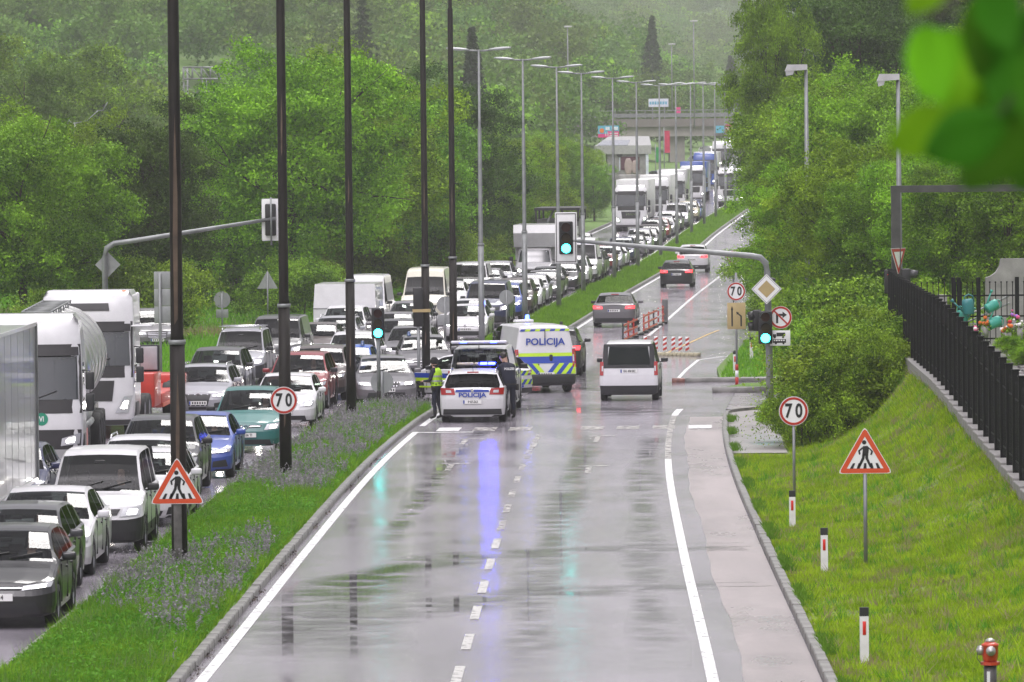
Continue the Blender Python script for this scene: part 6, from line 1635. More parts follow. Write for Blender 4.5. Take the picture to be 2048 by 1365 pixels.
def lamp_single(px, py, d, label, H, w_=1.1):
    x, _, z = at(px, py, d)
    t = tag(empty('street_lamp', (x, d, z-H)), label, 'street lamp', 'square headed lamps among the trees')
    mb = MB(); mb.tube([(0,0,0), (0,0,H*.35), (0,0,H)], [.11, .1, .065], 10); ob('pole', mb, STEEL, t)
    mb = MB(); mb.add([(-w_,-.18,-.05),(0.04,-.18,.0),(.04,.18,.0),(-w_,.18,-.05),(-w_+.1,-.18,.2),(.04,-.18,.2),(.04,.18,.2),(-w_+.1,.18,.2)], [(3,2,1,0),(4,5,6,7),(0,1,5,4),(1,2,6,5),(2,3,7,6),(3,0,4,7)])
    mb.add([(-w_+.05,-.15,-.22),(-.5,-.15,-.18),(-.5,.15,-.18),(-w_+.05,.15,-.22),(-w_+.03,-.16,-.04),(-.45,-.16,-.03),(-.45,.16,-.03),(-w_+.03,.16,-.04)], [(3,2,1,0),(4,5,6,7),(0,1,5,4),(1,2,6,5),(2,3,7,6),(3,0,4,7)])
    ob('lamp_head', mb, mat('lamp_head_pale', (.5,.49,.5), .4), t, (0, 0, H))
lamp_single(1612, 140, 226, 'square headed lamp between the tall narrow tree and the bright tree', 9.0, .8)
lamp_single(1796, 160, 203, 'square headed lamp above the steel beam, right of the other', 8.0, .72)
for px, py, d, H, lab in ((1135, 55, 760, 13, 'slim lamp left above the bridge railing'), (1387, 44, 790, 14, 'slim lamp rising high above the bridge'), (945, 77, 820, 12, 'slim lamp top behind the first wing headed lamp'), (1343, 90, 830, 9, 'short slim lamp above the pink flag')):
    x, _, z = at(px, py, d); t = tag(empty('slim_lamp', (x, d, z-H)), lab, 'street lamp', 'slim lamps on the bridge')
    mb = MB(); mb.tube([(0,0,0), (0,0,H)], [.11, .07], 8); ob('pole', mb, STEEL, t)
    mb = MB(); mb.rbox(-.45, .55, -.15, .15, H-.02, H+.18, .06); ob('lamp_head', mb, mat('lamp_head_pale', (.5,.49,.5), .4), t)

# ------------------------------------------------------------------ signs
def post(parent, h, r=.03, m=STEEL, y=.04, z0=-.2):
    mb = MB(); mb.tube([(0, y, z0), (0, y, h)], r, 10); return ob('post', mb, m, parent)
def limit70(parent, z, r=.3, y=0.0):
    mb = MB(); mb.disc((0, y+.012, z), r+.008, .008, 32); ob('backing', mb, SIGNBACK, parent)
    mb = MB(); mb.disc((0, y, z), r, .011, 36); f_ = ob('sign_face', mb, SIGNW, parent)
    mb = MB(); mb.disc((0, y-.004, z), r*.965, .006, 36, 0, r*.80); ob('red_ring', mb, SIGNR, f_)
    for ch_, x in (('7', -.108), ('0', .108)): lettering(ch_, f_, (x*r/.3, y-.006, z-.004), .40*r/.3, PRINT, .74, .012)
def pedsign(parent, z, s=.9, y=0.0):
    h = s*.866; 
    def tri(k, rr):                      # rounded triangle
        P = [(-s/2*k, z-h/3*k), (s/2*k, z-h/3*k), (0, z+h*2/3*k)]; out = []
        for i, p in enumerate(P):
            a, b = P[i-1], P[(i+1) % 3]; p = Vector(p); u = (Vector(a)-p).normalized()*rr; v = (Vector(b)-p).normalized()*rr
            for t in (0, .5, 1): out.append(tuple(p+u*(1-t)**2+v*t**2))
        return out
    mb = MB(); mb.poly(tri(1.04, .07), y+.004, .008); f_ = ob('sign_face', mb, SIGNW, parent)
    o_, i_ = tri(1.0, .07), tri(.70, .004); n = len(o_)
    mb = MB(); mb.add([(x, y, zz) for x, zz in o_]+[(x, y, zz) for x, zz in i_], [(k, (k+1) % n, n+(k+1) % n, n+k) for k in range(n)]); ob('red_border', mb, SIGNO, f_)
    k = s/.9; mb = MB(); yy = y-.001
    def q(pts): mb.add([(x*k, yy, z+zz*k) for x, zz in pts], [tuple(range(len(pts)))])
    q([(-.012+.038*math.cos(a*.5236), .265+.038*math.sin(a*.5236)) for a in range(12)])
    q([(-.035,.20),(.045,.205),(.07,.17),(.055,.05),(-.05,.04),(-.04,.12)])
    q([(-.04,.19),(-.035,.155),(-.085,.115),(-.075,.06),(-.105,.055),(-.118,.125)]); q([(.05,.195),(.07,.15),(.105,.11),(.088,.055),(.115,.045),(.14,.11)])
    q([(-.05,.05),(.0,.06),(-.01,-.02),(-.085,-.16),(-.125,-.145),(-.055,.0)]); q([(.0,.06),(.055,.05),(.055,-.01),(.115,-.15),(.08,-.165),(.005,-.01)])
    for x in (-.19, -.095, .0, .1, .195): 
        sh_ = x*.22; q([(x-.03+sh_,-.185),(x+.025+sh_,-.185),(x+.022,-.09),(x-.018,-.09)])
    ob('pedestrian_symbol', mb, PRINT, f_)
def thing_at(name, px, d, label, cat, z=None, group=None, rz=0.0):
    x = gx(px, d, z); zz = float(ZG(x, d)) if z is None else z
    if z is None: x = gx(px, d, zz)
    return tag(empty(name, (x, d, zz), rz), label, cat, group)
def above(o, py): return at(1024, py, o.location.y)[2] - o.location.z
t = thing_at('speed_limit_sign', 1589, 124, 'round 70 speed limit sign on a post on the bank', 'road sign')
limit70(t, 1.86); post(t, 1.86)
t = thing_at('crossing_sign', 1732, 102.5, 'triangular pedestrian crossing sign on the grassy bank', 'road sign')
pedsign(t, 1.86); post(t, 1.86, .033)
x = poles[360]; t = tag(empty('crossing_sign', (x-.02, 102.5-.17, ZR(102.5))), 'triangular pedestrian crossing sign fixed to the nearest dark pole', 'road sign')
pedsign(t, 1.56); mb = MB(); mb.rbox(-.07, .07, -.0+.02, .05, -.0, 1.9, .01); ob('post', mb, mat('old_sign_post', (.10,.095,.09), .6, var=.4, vs=6), t)
x = poles[572]; t = tag(empty('speed_limit_sign', (x-.02, 133-.17, ZR(133))), 'round 70 speed limit sign fixed to the second dark pole', 'road sign')
limit70(t, 1.95); mb = MB(); mb.box(-.05, .05, .012, .05, 1.7, 2.2); ob('clamp', mb, STEEL, t)
# 70 and lane merge
t = thing_at('lane_merge_sign', 1474, 196, 'round 70 above a tan board with two merging arrows', 'road sign', .1)
post(t, 3.6, .035)
limit70(t, above(t, 588), .3)
zc = above(t, 637); mb = MB(); mb.rbox(-.3, .3, .0, .012, zc-.43, zc+.43, .005); b_ = ob('board', mb, SIGNTAN, t)
mb = MB(); yy = -.003
def q2(pts): mb.add([(x, yy, zc+z) for x, z in pts], [tuple(range(len(pts)))])
q2([(-.165,-.34),(-.115,-.34),(-.115,.2),(-.165,.2)]); q2([(-.18,.2),(-.10,.2),(-.14,.33)]); q2([(.13,-.34),(.18,-.34),(.18,-.02),(.13,-.02)]); q2([(.13,-.02),(.18,-.02),(.18,.0),(.055,.10),(.03,.07)]); q2([(.085,.11),(.02,.03),(-.01,.14)])
ob('merge_arrows', mb, PRINT, b_)
mb = MB(); mb.tube([(0,.04,-.1), (0,.04,.18)], .055, 10); ob('post_band', mb, SIGNR, t); mb = MB(); mb.tube([(0,.04,.18), (0,.04,.40)], .054, 10); ob('post_band', mb, SIGNW, t); mb = MB(); mb.tube([(0,.04,.40), (0,.04,.60)], .055, 10); ob('post_band', mb, SIGNR, t)
t = thing_at('speed_limit_sign', 1467, 290, 'smaller 70 sign with distance plate beyond the merge sign', 'road sign', .0)
limit70(t, above(t, 519), .31); post(t, 2.5)
zc = above(t, 540); mb = MB(); mb.rbox(-.3, .3, 0, .012, zc-.13, zc+.13, .005); p_ = ob('distance_plate', mb, SIGNW, t); lettering('600 m', p_, (0, -.003, zc), .17, PRINT, .85, .002)
mb = MB(); 
for sx in (-.25, .25): mb.add([(sx-.012,-.003,zc-.09),(sx+.012,-.003,zc-.09),(sx+.012,-.003,zc+.03),(sx+.04,-.003,zc+.03),(sx,-.003,zc+.1),(sx-.04,-.003,zc+.03),(sx-.012,-.003,zc+.03)], [(0,1,2,3,4,5,6)])
ob('arrows', mb, PRINT, p_)
# backs of signs beyond the queue
def back_disc(px, py, d, r, label, extra=None):
    x, _, z = at(px, py, d); z0 = float(ZR(d)); t = tag(empty('sign_back', (x, d, z0)), label, 'road sign', 'sign backs facing away')
    h = z-z0; mb = MB(); mb.disc((0, .02, h), r, .012, 28); ob('plate', mb, SIGNBACK, t)
    mb = MB(); mb.tube([(0, 0, -.1), (0, 0, h+r*.9)], .035, 8); ob('post', mb, STEEL, t)
    if extra: mb = MB(); mb.rbox(-extra[0]/2, extra[0]/2, .02, .035, h-r-extra[1]-.06, h-r-.06, .005); ob('lower_plate', mb, SIGNBACK, t)
back_disc(890, 610, 229, .32, 'round sign back with a lower plate beside the fifth dark pole', (.58, .4)); back_disc(1013, 595, 246, .30, 'round sign back before the second grey lamp')
back_disc(444, 600, 246, .34, 'round sign back with small plate on the grass verge', (.5, .34))
back_disc(764, 765, 178.2, .34, 'pale round sign back low in the weeds at the median nose')
x, _, z = at(535, 565, 262); t = tag(empty('sign_back', (x, 262, ZR(262))), 'triangular sign back at the foot of the large tree', 'road sign', 'sign backs facing away')
h = z-ZR(262); mb = MB(); mb.poly([(-.45, h-.28), (.45, h-.28), (0, h+.52)], .02, .012); ob('plate', mb, SIGNBACK, t); mb = MB(); mb.tube([(0,0,-.1), (0,0,h+.45)], .035, 8); ob('post', mb, STEEL, t)
d = 196; x, _, z = at(329, 590, d); t = tag(empty('direction_board', (x, d, ZR(d))), 'tall grey back of a direction board behind the nearest pole', 'road sign')
zt_, zb_ = above(t, 536), above(t, 640)
for k in range(3): mb = MB(); a = zb_+(zt_-zb_)*k/3; mb.rbox(-.34, .42, .0, .03, a+.006, a+(zt_-zb_)/3-.006, .005); ob('board_panel', mb, SIGNBACK, t)
for xx in (-.15, .25): mb = MB(); mb.tube([(xx, -.05, -.1), (xx, -.05, zt_-.05)], .05, 8); ob('post', mb, STEEL, t)
# delineator posts
def delineator(px, d, label, h=.78, z=None):
    t = thing_at('delineator_post', px, d, label, 'delineator', z, 'white roadside delineators', random.uniform(-.1, .1))
    mb = MB(); mb.flat([(-.06,-.03),(.06,-.03),(.06,.02),(.02,.05),(-.02,.05),(-.06,.02)], -.15, h-.12); ob('post', mb, mat('delineator_white', (.72,.71,.70), .5, var=.1, vs=6), t)
    mb = MB(); mb.flat([(-.062,-.032),(.062,-.032),(.062,.022),(.02,.052),(-.02,.052),(-.062,.022)], h-.12, h); ob('black_cap', mb, BLACKP, t)
    mb = MB(); mb.rbox(-.025, .022, -.037, -.031, h-.38, h-.19, .003, seg=1); ob('reflector', mb, mat('red_reflector', (.65,.02,.01), .3), t)
delineator(1729, 82.5, 'white delineator post nearest the bottom edge of the bank'); delineator(1649, 101.5, 'white delineator post in the middle of the bank'); delineator(1585, 115, 'white delineator post under the round 70 sign', .72)
delineator(1470, 203, 'far white delineator post beside the lane merge sign', .8, .1); delineator(1503, 216, 'farthest white delineator post on the grassy island', .8, .12)
# hydrant
t = thing_at('fire_hydrant', 1981, 76.5, 'red topped standpipe hydrant at the lower right corner', 'hydrant')
zt_ = at(1975, 1277, 76.5)[2] - t.location.z
HR = mat('hydrant_red', (.50,.045,.015), .4, coat=.5, var=.15, vs=12); HM = mat('hydrant_alloy', (.45,.44,.43), .35, .6)
mb = MB(); mb.tube([(0,0,-.2), (0,0,zt_-.30)], .082, 16); ob('standpipe', mb, mat('hydrant_pipe', (.09,.085,.085), .5, .4, var=.3), t)
mb = MB(); mb.tube([(0,0,zt_-.34), (0,0,zt_-.30)], [.125, .125], 8, sm=False); mb.rings([[(r_*math.cos(2*math.pi*k/18), r_*math.sin(2*math.pi*k/18), zt_+z_) for k in range(18)] for r_, z_ in ((.085,-.30),(.095,-.26),(.105,-.20),(.105,-.10),(.115,-.09),(.112,-.075),(.08,-.06),(.06,-.045))]); ob('head', mb, HR, t)
mb = MB(); mb.tube([(0,0,zt_-.05), (0,0,zt_-.02), (0,0,zt_)], [.062, .06, .03], 12); ob('cap', mb, HM, t)
for v in ((0,-1), (-1,0)):
    mb = MB(); a = Vector((v[0], v[1], 0)); c0 = Vector((0,0,zt_-.155)); mb.tube([c0+a*.09, c0+a*.12, c0+a*.16], [.06, .064, .058], 16); mb.tube([c0+a*.16, c0+a*.175], [.03, .025], 6); ob('outlet', mb, HM, t)
mb = MB(); mb.tube([(-.16,-.02,zt_-.17), (-.17,-.03,zt_-.25), (-.13,-.04,zt_-.31), (-.08,-.05,zt_-.32)], .006, 5); ob('chain', mb, BLACKP, t)
mb = MB(); mb.box(-.05, -.01, -.086, -.075, zt_-.56, zt_-.42); ob('sticker', mb, SIGNW, t)

# ------------------------------------------------------------------ traffic signals
TEAL = mat('green_lens_lit', (.02,.5,.45), .3, emit=(.03,.85,.78), es=9); SIGBLK = mat('signal_black', (.012,.012,.013), .45)
REDLENS = mat('red_lens_off', (.05,.006,.006), .25); AMB = mat('amber_lens_off', (.05,.03,.008), .25); REDLIT = mat('red_man_lit', (.4,.01,.01), .3, emit=(1,.04,.04), es=5)
def signal_head(parent, z, y=0.0, x=0.0, board=False, w_=.19, step=.29, lit=True, face=1):
    mb = MB(); mb.rbox(x-w_, x+w_, y, y+.16*face if face > 0 else y+.16, z-step*1.55, z+step*1.55, .03); hsg = ob('signal_box', mb, SIGBLK, parent)
    if board:
        mb = MB(); mb.rbox(x-.30, x+.30, y+.06, y+.085, z-.70, z+.70, .008); b_ = ob('backboard', mb, SIGNW, parent)
        for k_, (ww, hh_) in enumerate(((.285, .685), (.25, .65))):
            pass
        mb = MB(); 
        for (a, b, c_, d_) in ((-.275,-.255,-.67,.67), (.255,.275,-.67,.67), (-.275,.275,.65,.67), (-.275,.275,-.67,-.65)): mb.box(x+a, x+b, y+.052, y+.0605, z+c_, z+d_)
        ob('board_line', mb, SIGBLK, b_)
    for k, m in ((1, REDLENS), (0, AMB), (-1, TEAL if lit else REDLENS)):
        zc = z + k*step
        mb = MB(); mb.disc((x, y-.012, zc), .125, .012, 24); ob('lens', mb, m, hsg)
        mb = MB(); vs, fs = [], []
        for q in range(13):
            a = math.pi*q/12; 
            for yy, rr in ((y, .14), (y-.22, .135)): vs.append((x+rr*math.cos(a), yy, zc+rr*math.sin(a)))
        mb.add(vs, [(2*q, 2*q+2, 2*q+3, 2*q+1) for q in range(12)], 0, True); ob('visor', mb, SIGBLK, hsg)
d = 165.0
xp, _, _ = at(1541, 800, d)
sm_ = tag(empty('signal_mast', (xp, d, ZR(d))), 'grey signal mast with long arm and green light over the road', 'traffic signal')
xa, _, za = at(1150, 482, d); _, _, zt_ = at(1500, 512, d); z0 = ZR(d)
path = [(0,0,-.2), (-.03,0,2.5), (-.06,0,zt_-z0-.45), (-.10,0,zt_-z0-.2), (-.25,0,zt_-z0-.05), (-.5,0,zt_-z0+.0)] + [((-.5)+(xa-xp+.5)*t_, 0, (zt_-z0)+(za-zt_)*t_) for t_ in (.25, .5, .75, 1.0)]
mb = MB(); mb.tube(path, [.10,.095,.09,.09,.085,.08,.07,.065,.06,.05], 12); ob('mast_arm', mb, STEEL, sm_)
xs_, _, zs_ = at(1132, 476, d); signal_head(sm_, zs_-z0, -.1, xs_-xp, True)
mb = MB(); mb.tube([(xs_-xp+.5, 0, za-z0), (xs_-xp, 0, za-z0)], .05, 10); ob('arm_end', mb, STEEL, sm_)
x1, _, z1 = at(1530, 655, d); signal_head(sm_, z1-z0, -.3, x1-xp)
mb = MB(); mb.rbox(x1-xp-.34, x1-xp-.10, -.12, .06, z1-z0-.1, z1-z0+.48, .03); hb = ob('turn_signal_box', mb, SIGBLK, sm_)
for zz in (.04, .33): mb = MB(); mb.tube([(x1-xp-.30, -.03, z1-z0+zz), (x1-xp-.46, -.03, z1-z0+zz-.03)], [.13, .12], 12); ob('visor', mb, SIGBLK, hb)
mb = MB(); mb.tube([(x1-xp+.12, 0, z1-z0+1.0), (x1-xp+.22, -.05, z1-z0+1.35)], .09, 10); ob('rear_signal', mb, SIGBLK, sm_)
x2, _, z2 = at(1532, 578, d); s2 = tag(empty('priority_sign', (x2, d-.35, z2)), 'tan and white priority diamond on the signal mast', 'road sign')
for k, m, yy in ((.415, SIGNW, 0), (.385, SIGBLK, -.004), (.372, SIGNW, -.007), (.24, SIGNTAN, -.011)): mb = MB(); mb.poly([(-k,0),(0,-k),(k,0),(0,k)], yy, .012 if yy == 0 else .003); ob('diamond', mb, m, s2)
mb = MB(); mb.box(-.04, .04, .01, .3, -.05, .05); ob('bracket', mb, STEEL, s2)
x3, _, z3 = at(1561, 635, d); s3 = tag(empty('no_turn_sign', (x3, d-.12, z3)), 'no right turn sign with truck and bus plate below', 'road sign')
mb = MB(); mb.disc((0, 0, 0), .31, .012, 32); f_ = ob('sign_face', mb, SIGNW, s3); mb = MB(); mb.disc((0, -.004, 0), .30, .005, 36, 0, .245); ob('red_ring', mb, SIGNR, f_)
mb = MB(); mb.add([(x, -.005, z) for x, z in ((-.13,-.16),(-.07,-.16),(-.07,.04),(.05,.04),(.05,-.02),(.17,.07),(.05,.16),(.05,.10),(-.13,.10))], [(0,1,2,8),(2,3,7,8),(4,5,6)]); ob('turn_arrow', mb, PRINT, f_)
mb = MB(); mb.add([(-.19,-.008,.16),(-.16,-.008,.19),(.19,-.008,-.16),(.16,-.008,-.19)], [(0,3,2,1)]); ob('red_bar', mb, SIGNR, f_)
mb = MB(); mb.rbox(-.30, .26, 0, .012, -.78, -.36, .005); pb = ob('vehicle_plate', mb, SIGNW, s3)
mb = MB()
for (x0, x1_, z0_, z1_) in ((-.12,.12,-.52,-.42), (-.22,-.13,-.54,-.46), (-.22,.14,-.70,-.60)): mb.box(x0, x1_, -.004, 0, z0_, z1_)
for x_, z_ in ((-.17,-.545), (.06,-.545), (-.14,-.71), (.07,-.71)): mb.disc((x_, -.004, z_), .03, .004, 12)
ob('vehicle_symbols', mb, PRINT, pb)
mb = MB()
for k in range(5): mb.box(-.2+.065*k, -.155+.065*k, -.007, -.004, -.65, -.615)
ob('bus_windows', mb, SIGNW, pb)
# median signal
d = 176.3; xs_, _, zs_ = at(762, 645, d); ms_ = tag(empty('median_signal', (gx(758, d), d, ZR(d)+.1)), 'green traffic signal on a short post at the median nose', 'traffic signal')
mb = MB(); mb.tube([(0,.08,-.2), (0,.08,above(ms_, 600))], .055, 10); ob('post', mb, STEEL, ms_)
mb = MB(); mb.tube([(0,.08,.1), (0,.08,.55)], .062, 10); ob('post_band', mb, DARKPOLE, ms_); signal_head(ms_, above(ms_, 644), -.05, .0, w_=.19)
# signal box beside the fourth pole, seen from the back
d = 194.6; t = tag(empty('rear_facing_signal', (gx(838, d), d, ZR(d))), 'dark signal seen from behind beside the fourth dark pole', 'traffic signal')
mb = MB(); mb.rbox(-.16, .16, 0, .16, above(t, 652), above(t, 574), .03); ob('signal_box', mb, SIGBLK, t); mb = MB(); mb.tube([(0,.08,-.2), (0,.08,above(t, 660)+.2)], .05, 8); ob('post', mb, STEEL, t)
for zz in (620,): mb = MB(); mb.box(-.18, .4, -.02, .18, above(t, zz+3), above(t, zz-3)); ob('strap', mb, SIGNTAN, t)
# cranked mast beyond the queue
d = 188; xq = gx(213, d); cm_ = tag(empty('signal_mast', (xq, d, ZR(d))), 'grey cranked mast with signal seen from behind, beyond the trucks', 'traffic signal')
_, _, za = at(235, 487, d); xe, _, ze = at(552, 437, d); z0 = ZR(d)
mb = MB(); mb.tube([(0,0,-.2), (0,0,za-z0-.45), (.06,0,za-z0-.15), (.3,0,za-z0), (.8,0,za-z0+.06), (xe-xq, 0, ze-z0)], [.1,.09,.085,.08,.075,.055], 12); ob('mast_arm', mb, STEEL, cm_)
xb, _, zb_ = at(541, 440, d); mb = MB(); mb.rbox(xb-xq-.28, xb-xq+.28, .1, .125, zb_-z0-.66, zb_-z0+.66, .03); ob('backboard', mb, SIGNW, cm_)
mb = MB(); mb.rbox(xb-xq-.17, xb-xq+.17, -.02, .1, zb_-z0-.5, zb_-z0+.5, .04); ob('signal_box', mb, SIGBLK, cm_); mb = MB(); mb.tube([(xb-xq+.02, -.05, zb_-z0-.8), (xb-xq+.02, -.05, zb_-z0+.7)], .03, 8); ob('hanger', mb, STEEL, cm_)
xd, _, zd = at(215, 530, d); s4 = tag(empty('sign_back', (xd, d-.02, zd)), 'diamond shaped sign back on the cranked mast', 'road sign', 'sign backs facing away'); mb = MB(); mb.poly([(-.40,0),(0,-.40),(.40,0),(0,.40)], .14, .012); ob('plate', mb, SIGNBACK, s4); mb = MB(); mb.box(-.04, .04, .0, .15, -.04, .04); ob('bracket', mb, STEEL, s4)

# ------------------------------------------------------------------ road works
bw = [(1291, 'leftmost'), (1312, 'second'), (1330, 'third'), (1347, 'fourth'), (1361, 'fifth'), (1375, 'rightmost')]
kb = tag(empty('works_kerb', (0, 0, 0)), 'yellowish curved kerb under the striped boards', 'kerb')
pts = [(gx(p_, 223.5 - .0022*(p_-1290)), 224.5-(p_-1243)*.012) for p_ in range(1285, 1400, 8)]
for i in range(len(pts)-1):
    a, b = Vector((*pts[i], 0)), Vector((*pts[i+1], 0)); mb = MB(); L_ = (b-a).length; mb.rbox(.005, L_-.005, -.16, .16, -.02, .13, .02, seg=1)
    ob('kerb_block', mb, mat('works_yellow_kerb', (.36,.33,.22), .6, var=.3), kb, (a.x, a.y, ZR(a.y)), (0, 0, math.atan2(b.y-a.y, b.x-a.x)))
for k, (p_, nm_) in enumerate(bw):
    dd = 224.5-(p_-1243)*.012; t = tag(empty('striped_board', (gx(p_, dd), dd, ZR(dd)+.12), random.uniform(-.1, .1)), f'{nm_} red and white striped board of the curved row', 'striped board', 'red and white boards in a curved row')
    mb = MB(); mb.rbox(-.07, .07, 0, .03, .02, .6, .008, seg=1); ob('board', mb, SIGNW, t)
    for j in range(3):
        z = .06+j*.18; mb = MB(); mb.add([(-.07,-.003,z), (.07,-.003,z+.08), (.07,-.003,z+.17), (-.07,-.003,z+.09)], [(0,1,2,3)]); ob('red_stripe', mb, SIGNR, t)
bf = tag(empty('works_barrier', (0, 0, 0)), 'long red and white works barrier beside the grey saloon', 'barrier')
A_, B_ = Vector((gx(1246, 238), 238, 0)), Vector((gx(1326, 262), 262, 0))
ang = math.atan2(B_.y-A_.y, B_.x-A_.x); L_ = (B_-A_).length
for k in range(9):
    p_ = A_.lerp(B_, k/8); mb = MB(); mb.box(-.035, .035, -.03, .03, 0, .78); ob('barrier_post', mb, SIGNR if k % 3 else BLACKP, bf, (*p_[:2], ZR(p_.y)), (0, 0, ang))
    mb = MB(); mb.rbox(-.3, .3, -.2, .2, 0, .1, .02, seg=1); ob('barrier_foot', mb, BLACKP, bf, (*p_[:2], ZR(p_.y)), (0, 0, ang))
    if k < 8:
        for zz in (.70, .40, .13):
            for j in range(2): mb = MB(); a = j*L_/16; mb.box(a+.0, a+L_/16, -.062, -.042, zz-.035, zz+.035); ob('barrier_plank', mb, SIGNO if (j+k) % 4 != 3 else SIGNW, bf, (*p_[:2], ZR(p_.y)), (0, 0, ang))
mb = MB(); mb.rbox(-.13, .13, -.1, .1, 0, 1.0, .03); t = ob('grey_bollard', mb, mat('bollard_grey', (.12,.12,.12), .5), None, (gx(1330, 264), 264, ZR(264))); tag(t, 'dark grey bollard at the far end of the works barrier', 'bollard')
# ------------------------------------------------------------------ cemetery fence and what stands behind it
FO = lambda d: L0(d) + RW + LAY(d) + 4.75
fence = tag(empty('iron_fence', (0, 0, 0)), 'black iron picket fence on stepped concrete footings above the bank', 'fence')
PH = 1.72
mbp = MB(); mbp.box(-.02, .02, -.02, .02, 0, PH-.12); mbp.add([(-.02,-.02,PH-.12),(.02,-.02,PH-.12),(.02,.02,PH-.12),(-.02,.02,PH-.12),(0,0,PH-.04)], [(0,1,4),(1,2,4),(2,3,4),(3,0,4)]); pk = mbp.mesh('picket', [BLACKM])
mbp = MB(); mbp.rbox(-.065, .065, -.06, .06, -.1, PH+.12, .008, seg=1, sm=False); mbp.rbox(-.08, .08, -.075, .075, PH+.12, PH+.15, .006, seg=1, sm=False); pst = mbp.mesh('fence_post', [BLACKM])
mbp = MB(); mbp.box(-.018, .018, 0, 1.72, -.02, .02); rl = mbp.mesh('rail', [BLACKM])
mbp = MB(); mbp.rbox(-.16, .16, .01, 1.70, -.9, 0, .012, seg=1, sm=False); ft = mbp.mesh('footing', [CONC])
d = 99.0; k = 0
while d < 168:
    x0, x1 = FO(d), FO(d+1.72); a = -math.atan2(x1-x0, 1.72); zb_ = float(FENCE_BASE(d+.8)) + .16
    ob('footing', ft, None, fence, (x0-.02, d, zb_), (0, 0, a)); ob('fence_post', pst, None, fence, (x0, d, zb_), (0, 0, a))
    for z in (.22, PH-.35): ob('rail', rl, None, fence, (x0, d, zb_+z), (0, 0, a))
    for j in range(1, 8): t = j/8; ob('picket', pk, None, fence, (x0+(x1-x0)*t, d+1.72*t, zb_+.06), (0, 0, a))
    d += 1.72; k += 1
dend = d
ob('fence_post', pst, None, fence, (FO(d), d, float(FENCE_BASE(d))+.16))
# return of the fence across the far end, and the gate fence inside
ret = tag(empty('iron_fence', (0, 0, 0)), 'black iron fence with slim pickets crossing behind the watering cans', 'fence')
mbq = MB(); mbq.box(-.011, .011, -.011, .011, 0, 1.55); mbq.ball((0, 0, 1.57), .024, 6, 5); pk2 = mbq.mesh('picket', [BLACKM])
xa, xb_, dd = at(1832, 600, 153)[0], at(2120, 600, 153)[0], 153.0
zf = at(1950, 692, dd)[2]
n_ = int((xb_-xa)/.145)
for i in range(n_):
    ob('picket', pk2, None, ret, (xa+.145*i, dd, zf+.05-(.0 if i % 2 else .0)))
for z in (.18, .75, 1.28): mb = MB(); mb.box(xa-.05, xb_, dd-.015, dd+.015, zf+z-.02, zf+z+.02); ob('rail', mb, BLACKM, ret)
for px in (1907, 1918, 1957, 2034, 2052): mb = MB(); x = at(px, 600, dd-.1)[0]; mb.box(x-.05, x+.05, dd-.16, dd-.05, zf-.2, zf+1.75); ob('fence_post', mb, BLACKM, ret)
mb = MB(); mb.rbox(xa, xb_, dd-.2, dd+.15, zf-.5, zf+.0, .02); ob('footing', mb, CONC, ret)
# path of paving blocks
cz = lambda d: float(FENCE_BASE(d))
PAVE = mat('wet_paving_block', (.2,.185,.19), .3, var=.3, vs=5); pth = empty('paving', (0, 0, 0)); pth['kind'] = 'structure'
mbp = MB(); mbp.rbox(-.19, .19, -.56, .56, -.08, 0, .012, seg=1, sm=False); pm_ = mbp.mesh('paver', [PAVE])
for i in range(14):
    for j in range(7):
        d_ = 132+i*1.15; x_ = FO(d_)+.75+j*.4
        ob('paver', pm_, None, pth, (x_, d_+(.5 if j % 2 else 0), zf-.02+.0*i-.35*max(0, (146-d_)/14)+random.uniform(-.006, .006)))
pth['label'] = 'wet paved path between fence and graves'
mb = MB(); mb.rbox(at(2010, 700, 150)[0], at(2020, 700, 150)[0], 128, 151, zf-.3, zf+.06, .02); t = ob('grave_kerb', mb, CONC); tag(t, 'grey kerb edging along the graves', 'kerb')
# watering cans
CAN = mat('teal_plastic', (.05,.33,.26), .4, var=.12); CAN2 = mat('blue_green_plastic', (.03,.19,.2), .4, var=.12)
def can(px, py, d, label, m, ry=0.0, rz=0.0, sc=1.0):
    x, _, z = at(px, py, d); t = tag(empty('watering_can', (x, d, z)), label, 'watering can', 'watering cans hanging on the fence'); t.rotation_euler = (0, ry, rz); t.scale = (sc,)*3
    mb = MB(); mb.rings([[(r_*math.cos(2*math.pi*k/16), .8*r_*math.sin(2*math.pi*k/16), z_) for k in range(16)] for r_, z_ in ((.12,-.19),(.13,-.17),(.135,.05),(.12,.14),(.09,.15))]); ob('body', mb, m, t)
    mb = MB(); mb.tube([(-.11,0,-.12), (-.22,0,.0), (-.33,0,.13)], [.03,.02,.016], 8); mb.tube([(-.31,0,.11), (-.36,0,.17)], [.02,.045], 10); ob('spout', mb, m, t)
    mb = MB(); mb.tube([(-.07,0,.13), (-.06,0,.21), (.04,0,.25), (.13,0,.2), (.15,0,.08), (.12,0,-.02)], .014, 7); ob('handle', mb, m, t)
can(1936, 612, 151.6, 'dark teal watering can with looped handle, leftmost on the fence', CAN2, -.1, .2, 1.15); can(1985, 612, 151.6, 'light teal watering can hanging upper right on the fence', CAN, 1.1, .4); can(1990, 645, 151.6, 'light teal watering can hanging below the other light one', CAN, 1.2, .5, 1.05); can(1925, 632, 151.9, 'half hidden teal watering can behind the gate post', CAN, .1, 2.6)
hr = tag(empty('hand_rail', (0,0,0)), 'sloping double handrail behind the watering cans', 'handrail')
for py0, py1 in ((645, 592), (658, 607)):
    a, b = at(1905, py0, 152.3), at(2018, py1, 155.5); mb = MB(); mb.tube([a, b], .025, 8); ob('rail', mb, STEEL, hr)
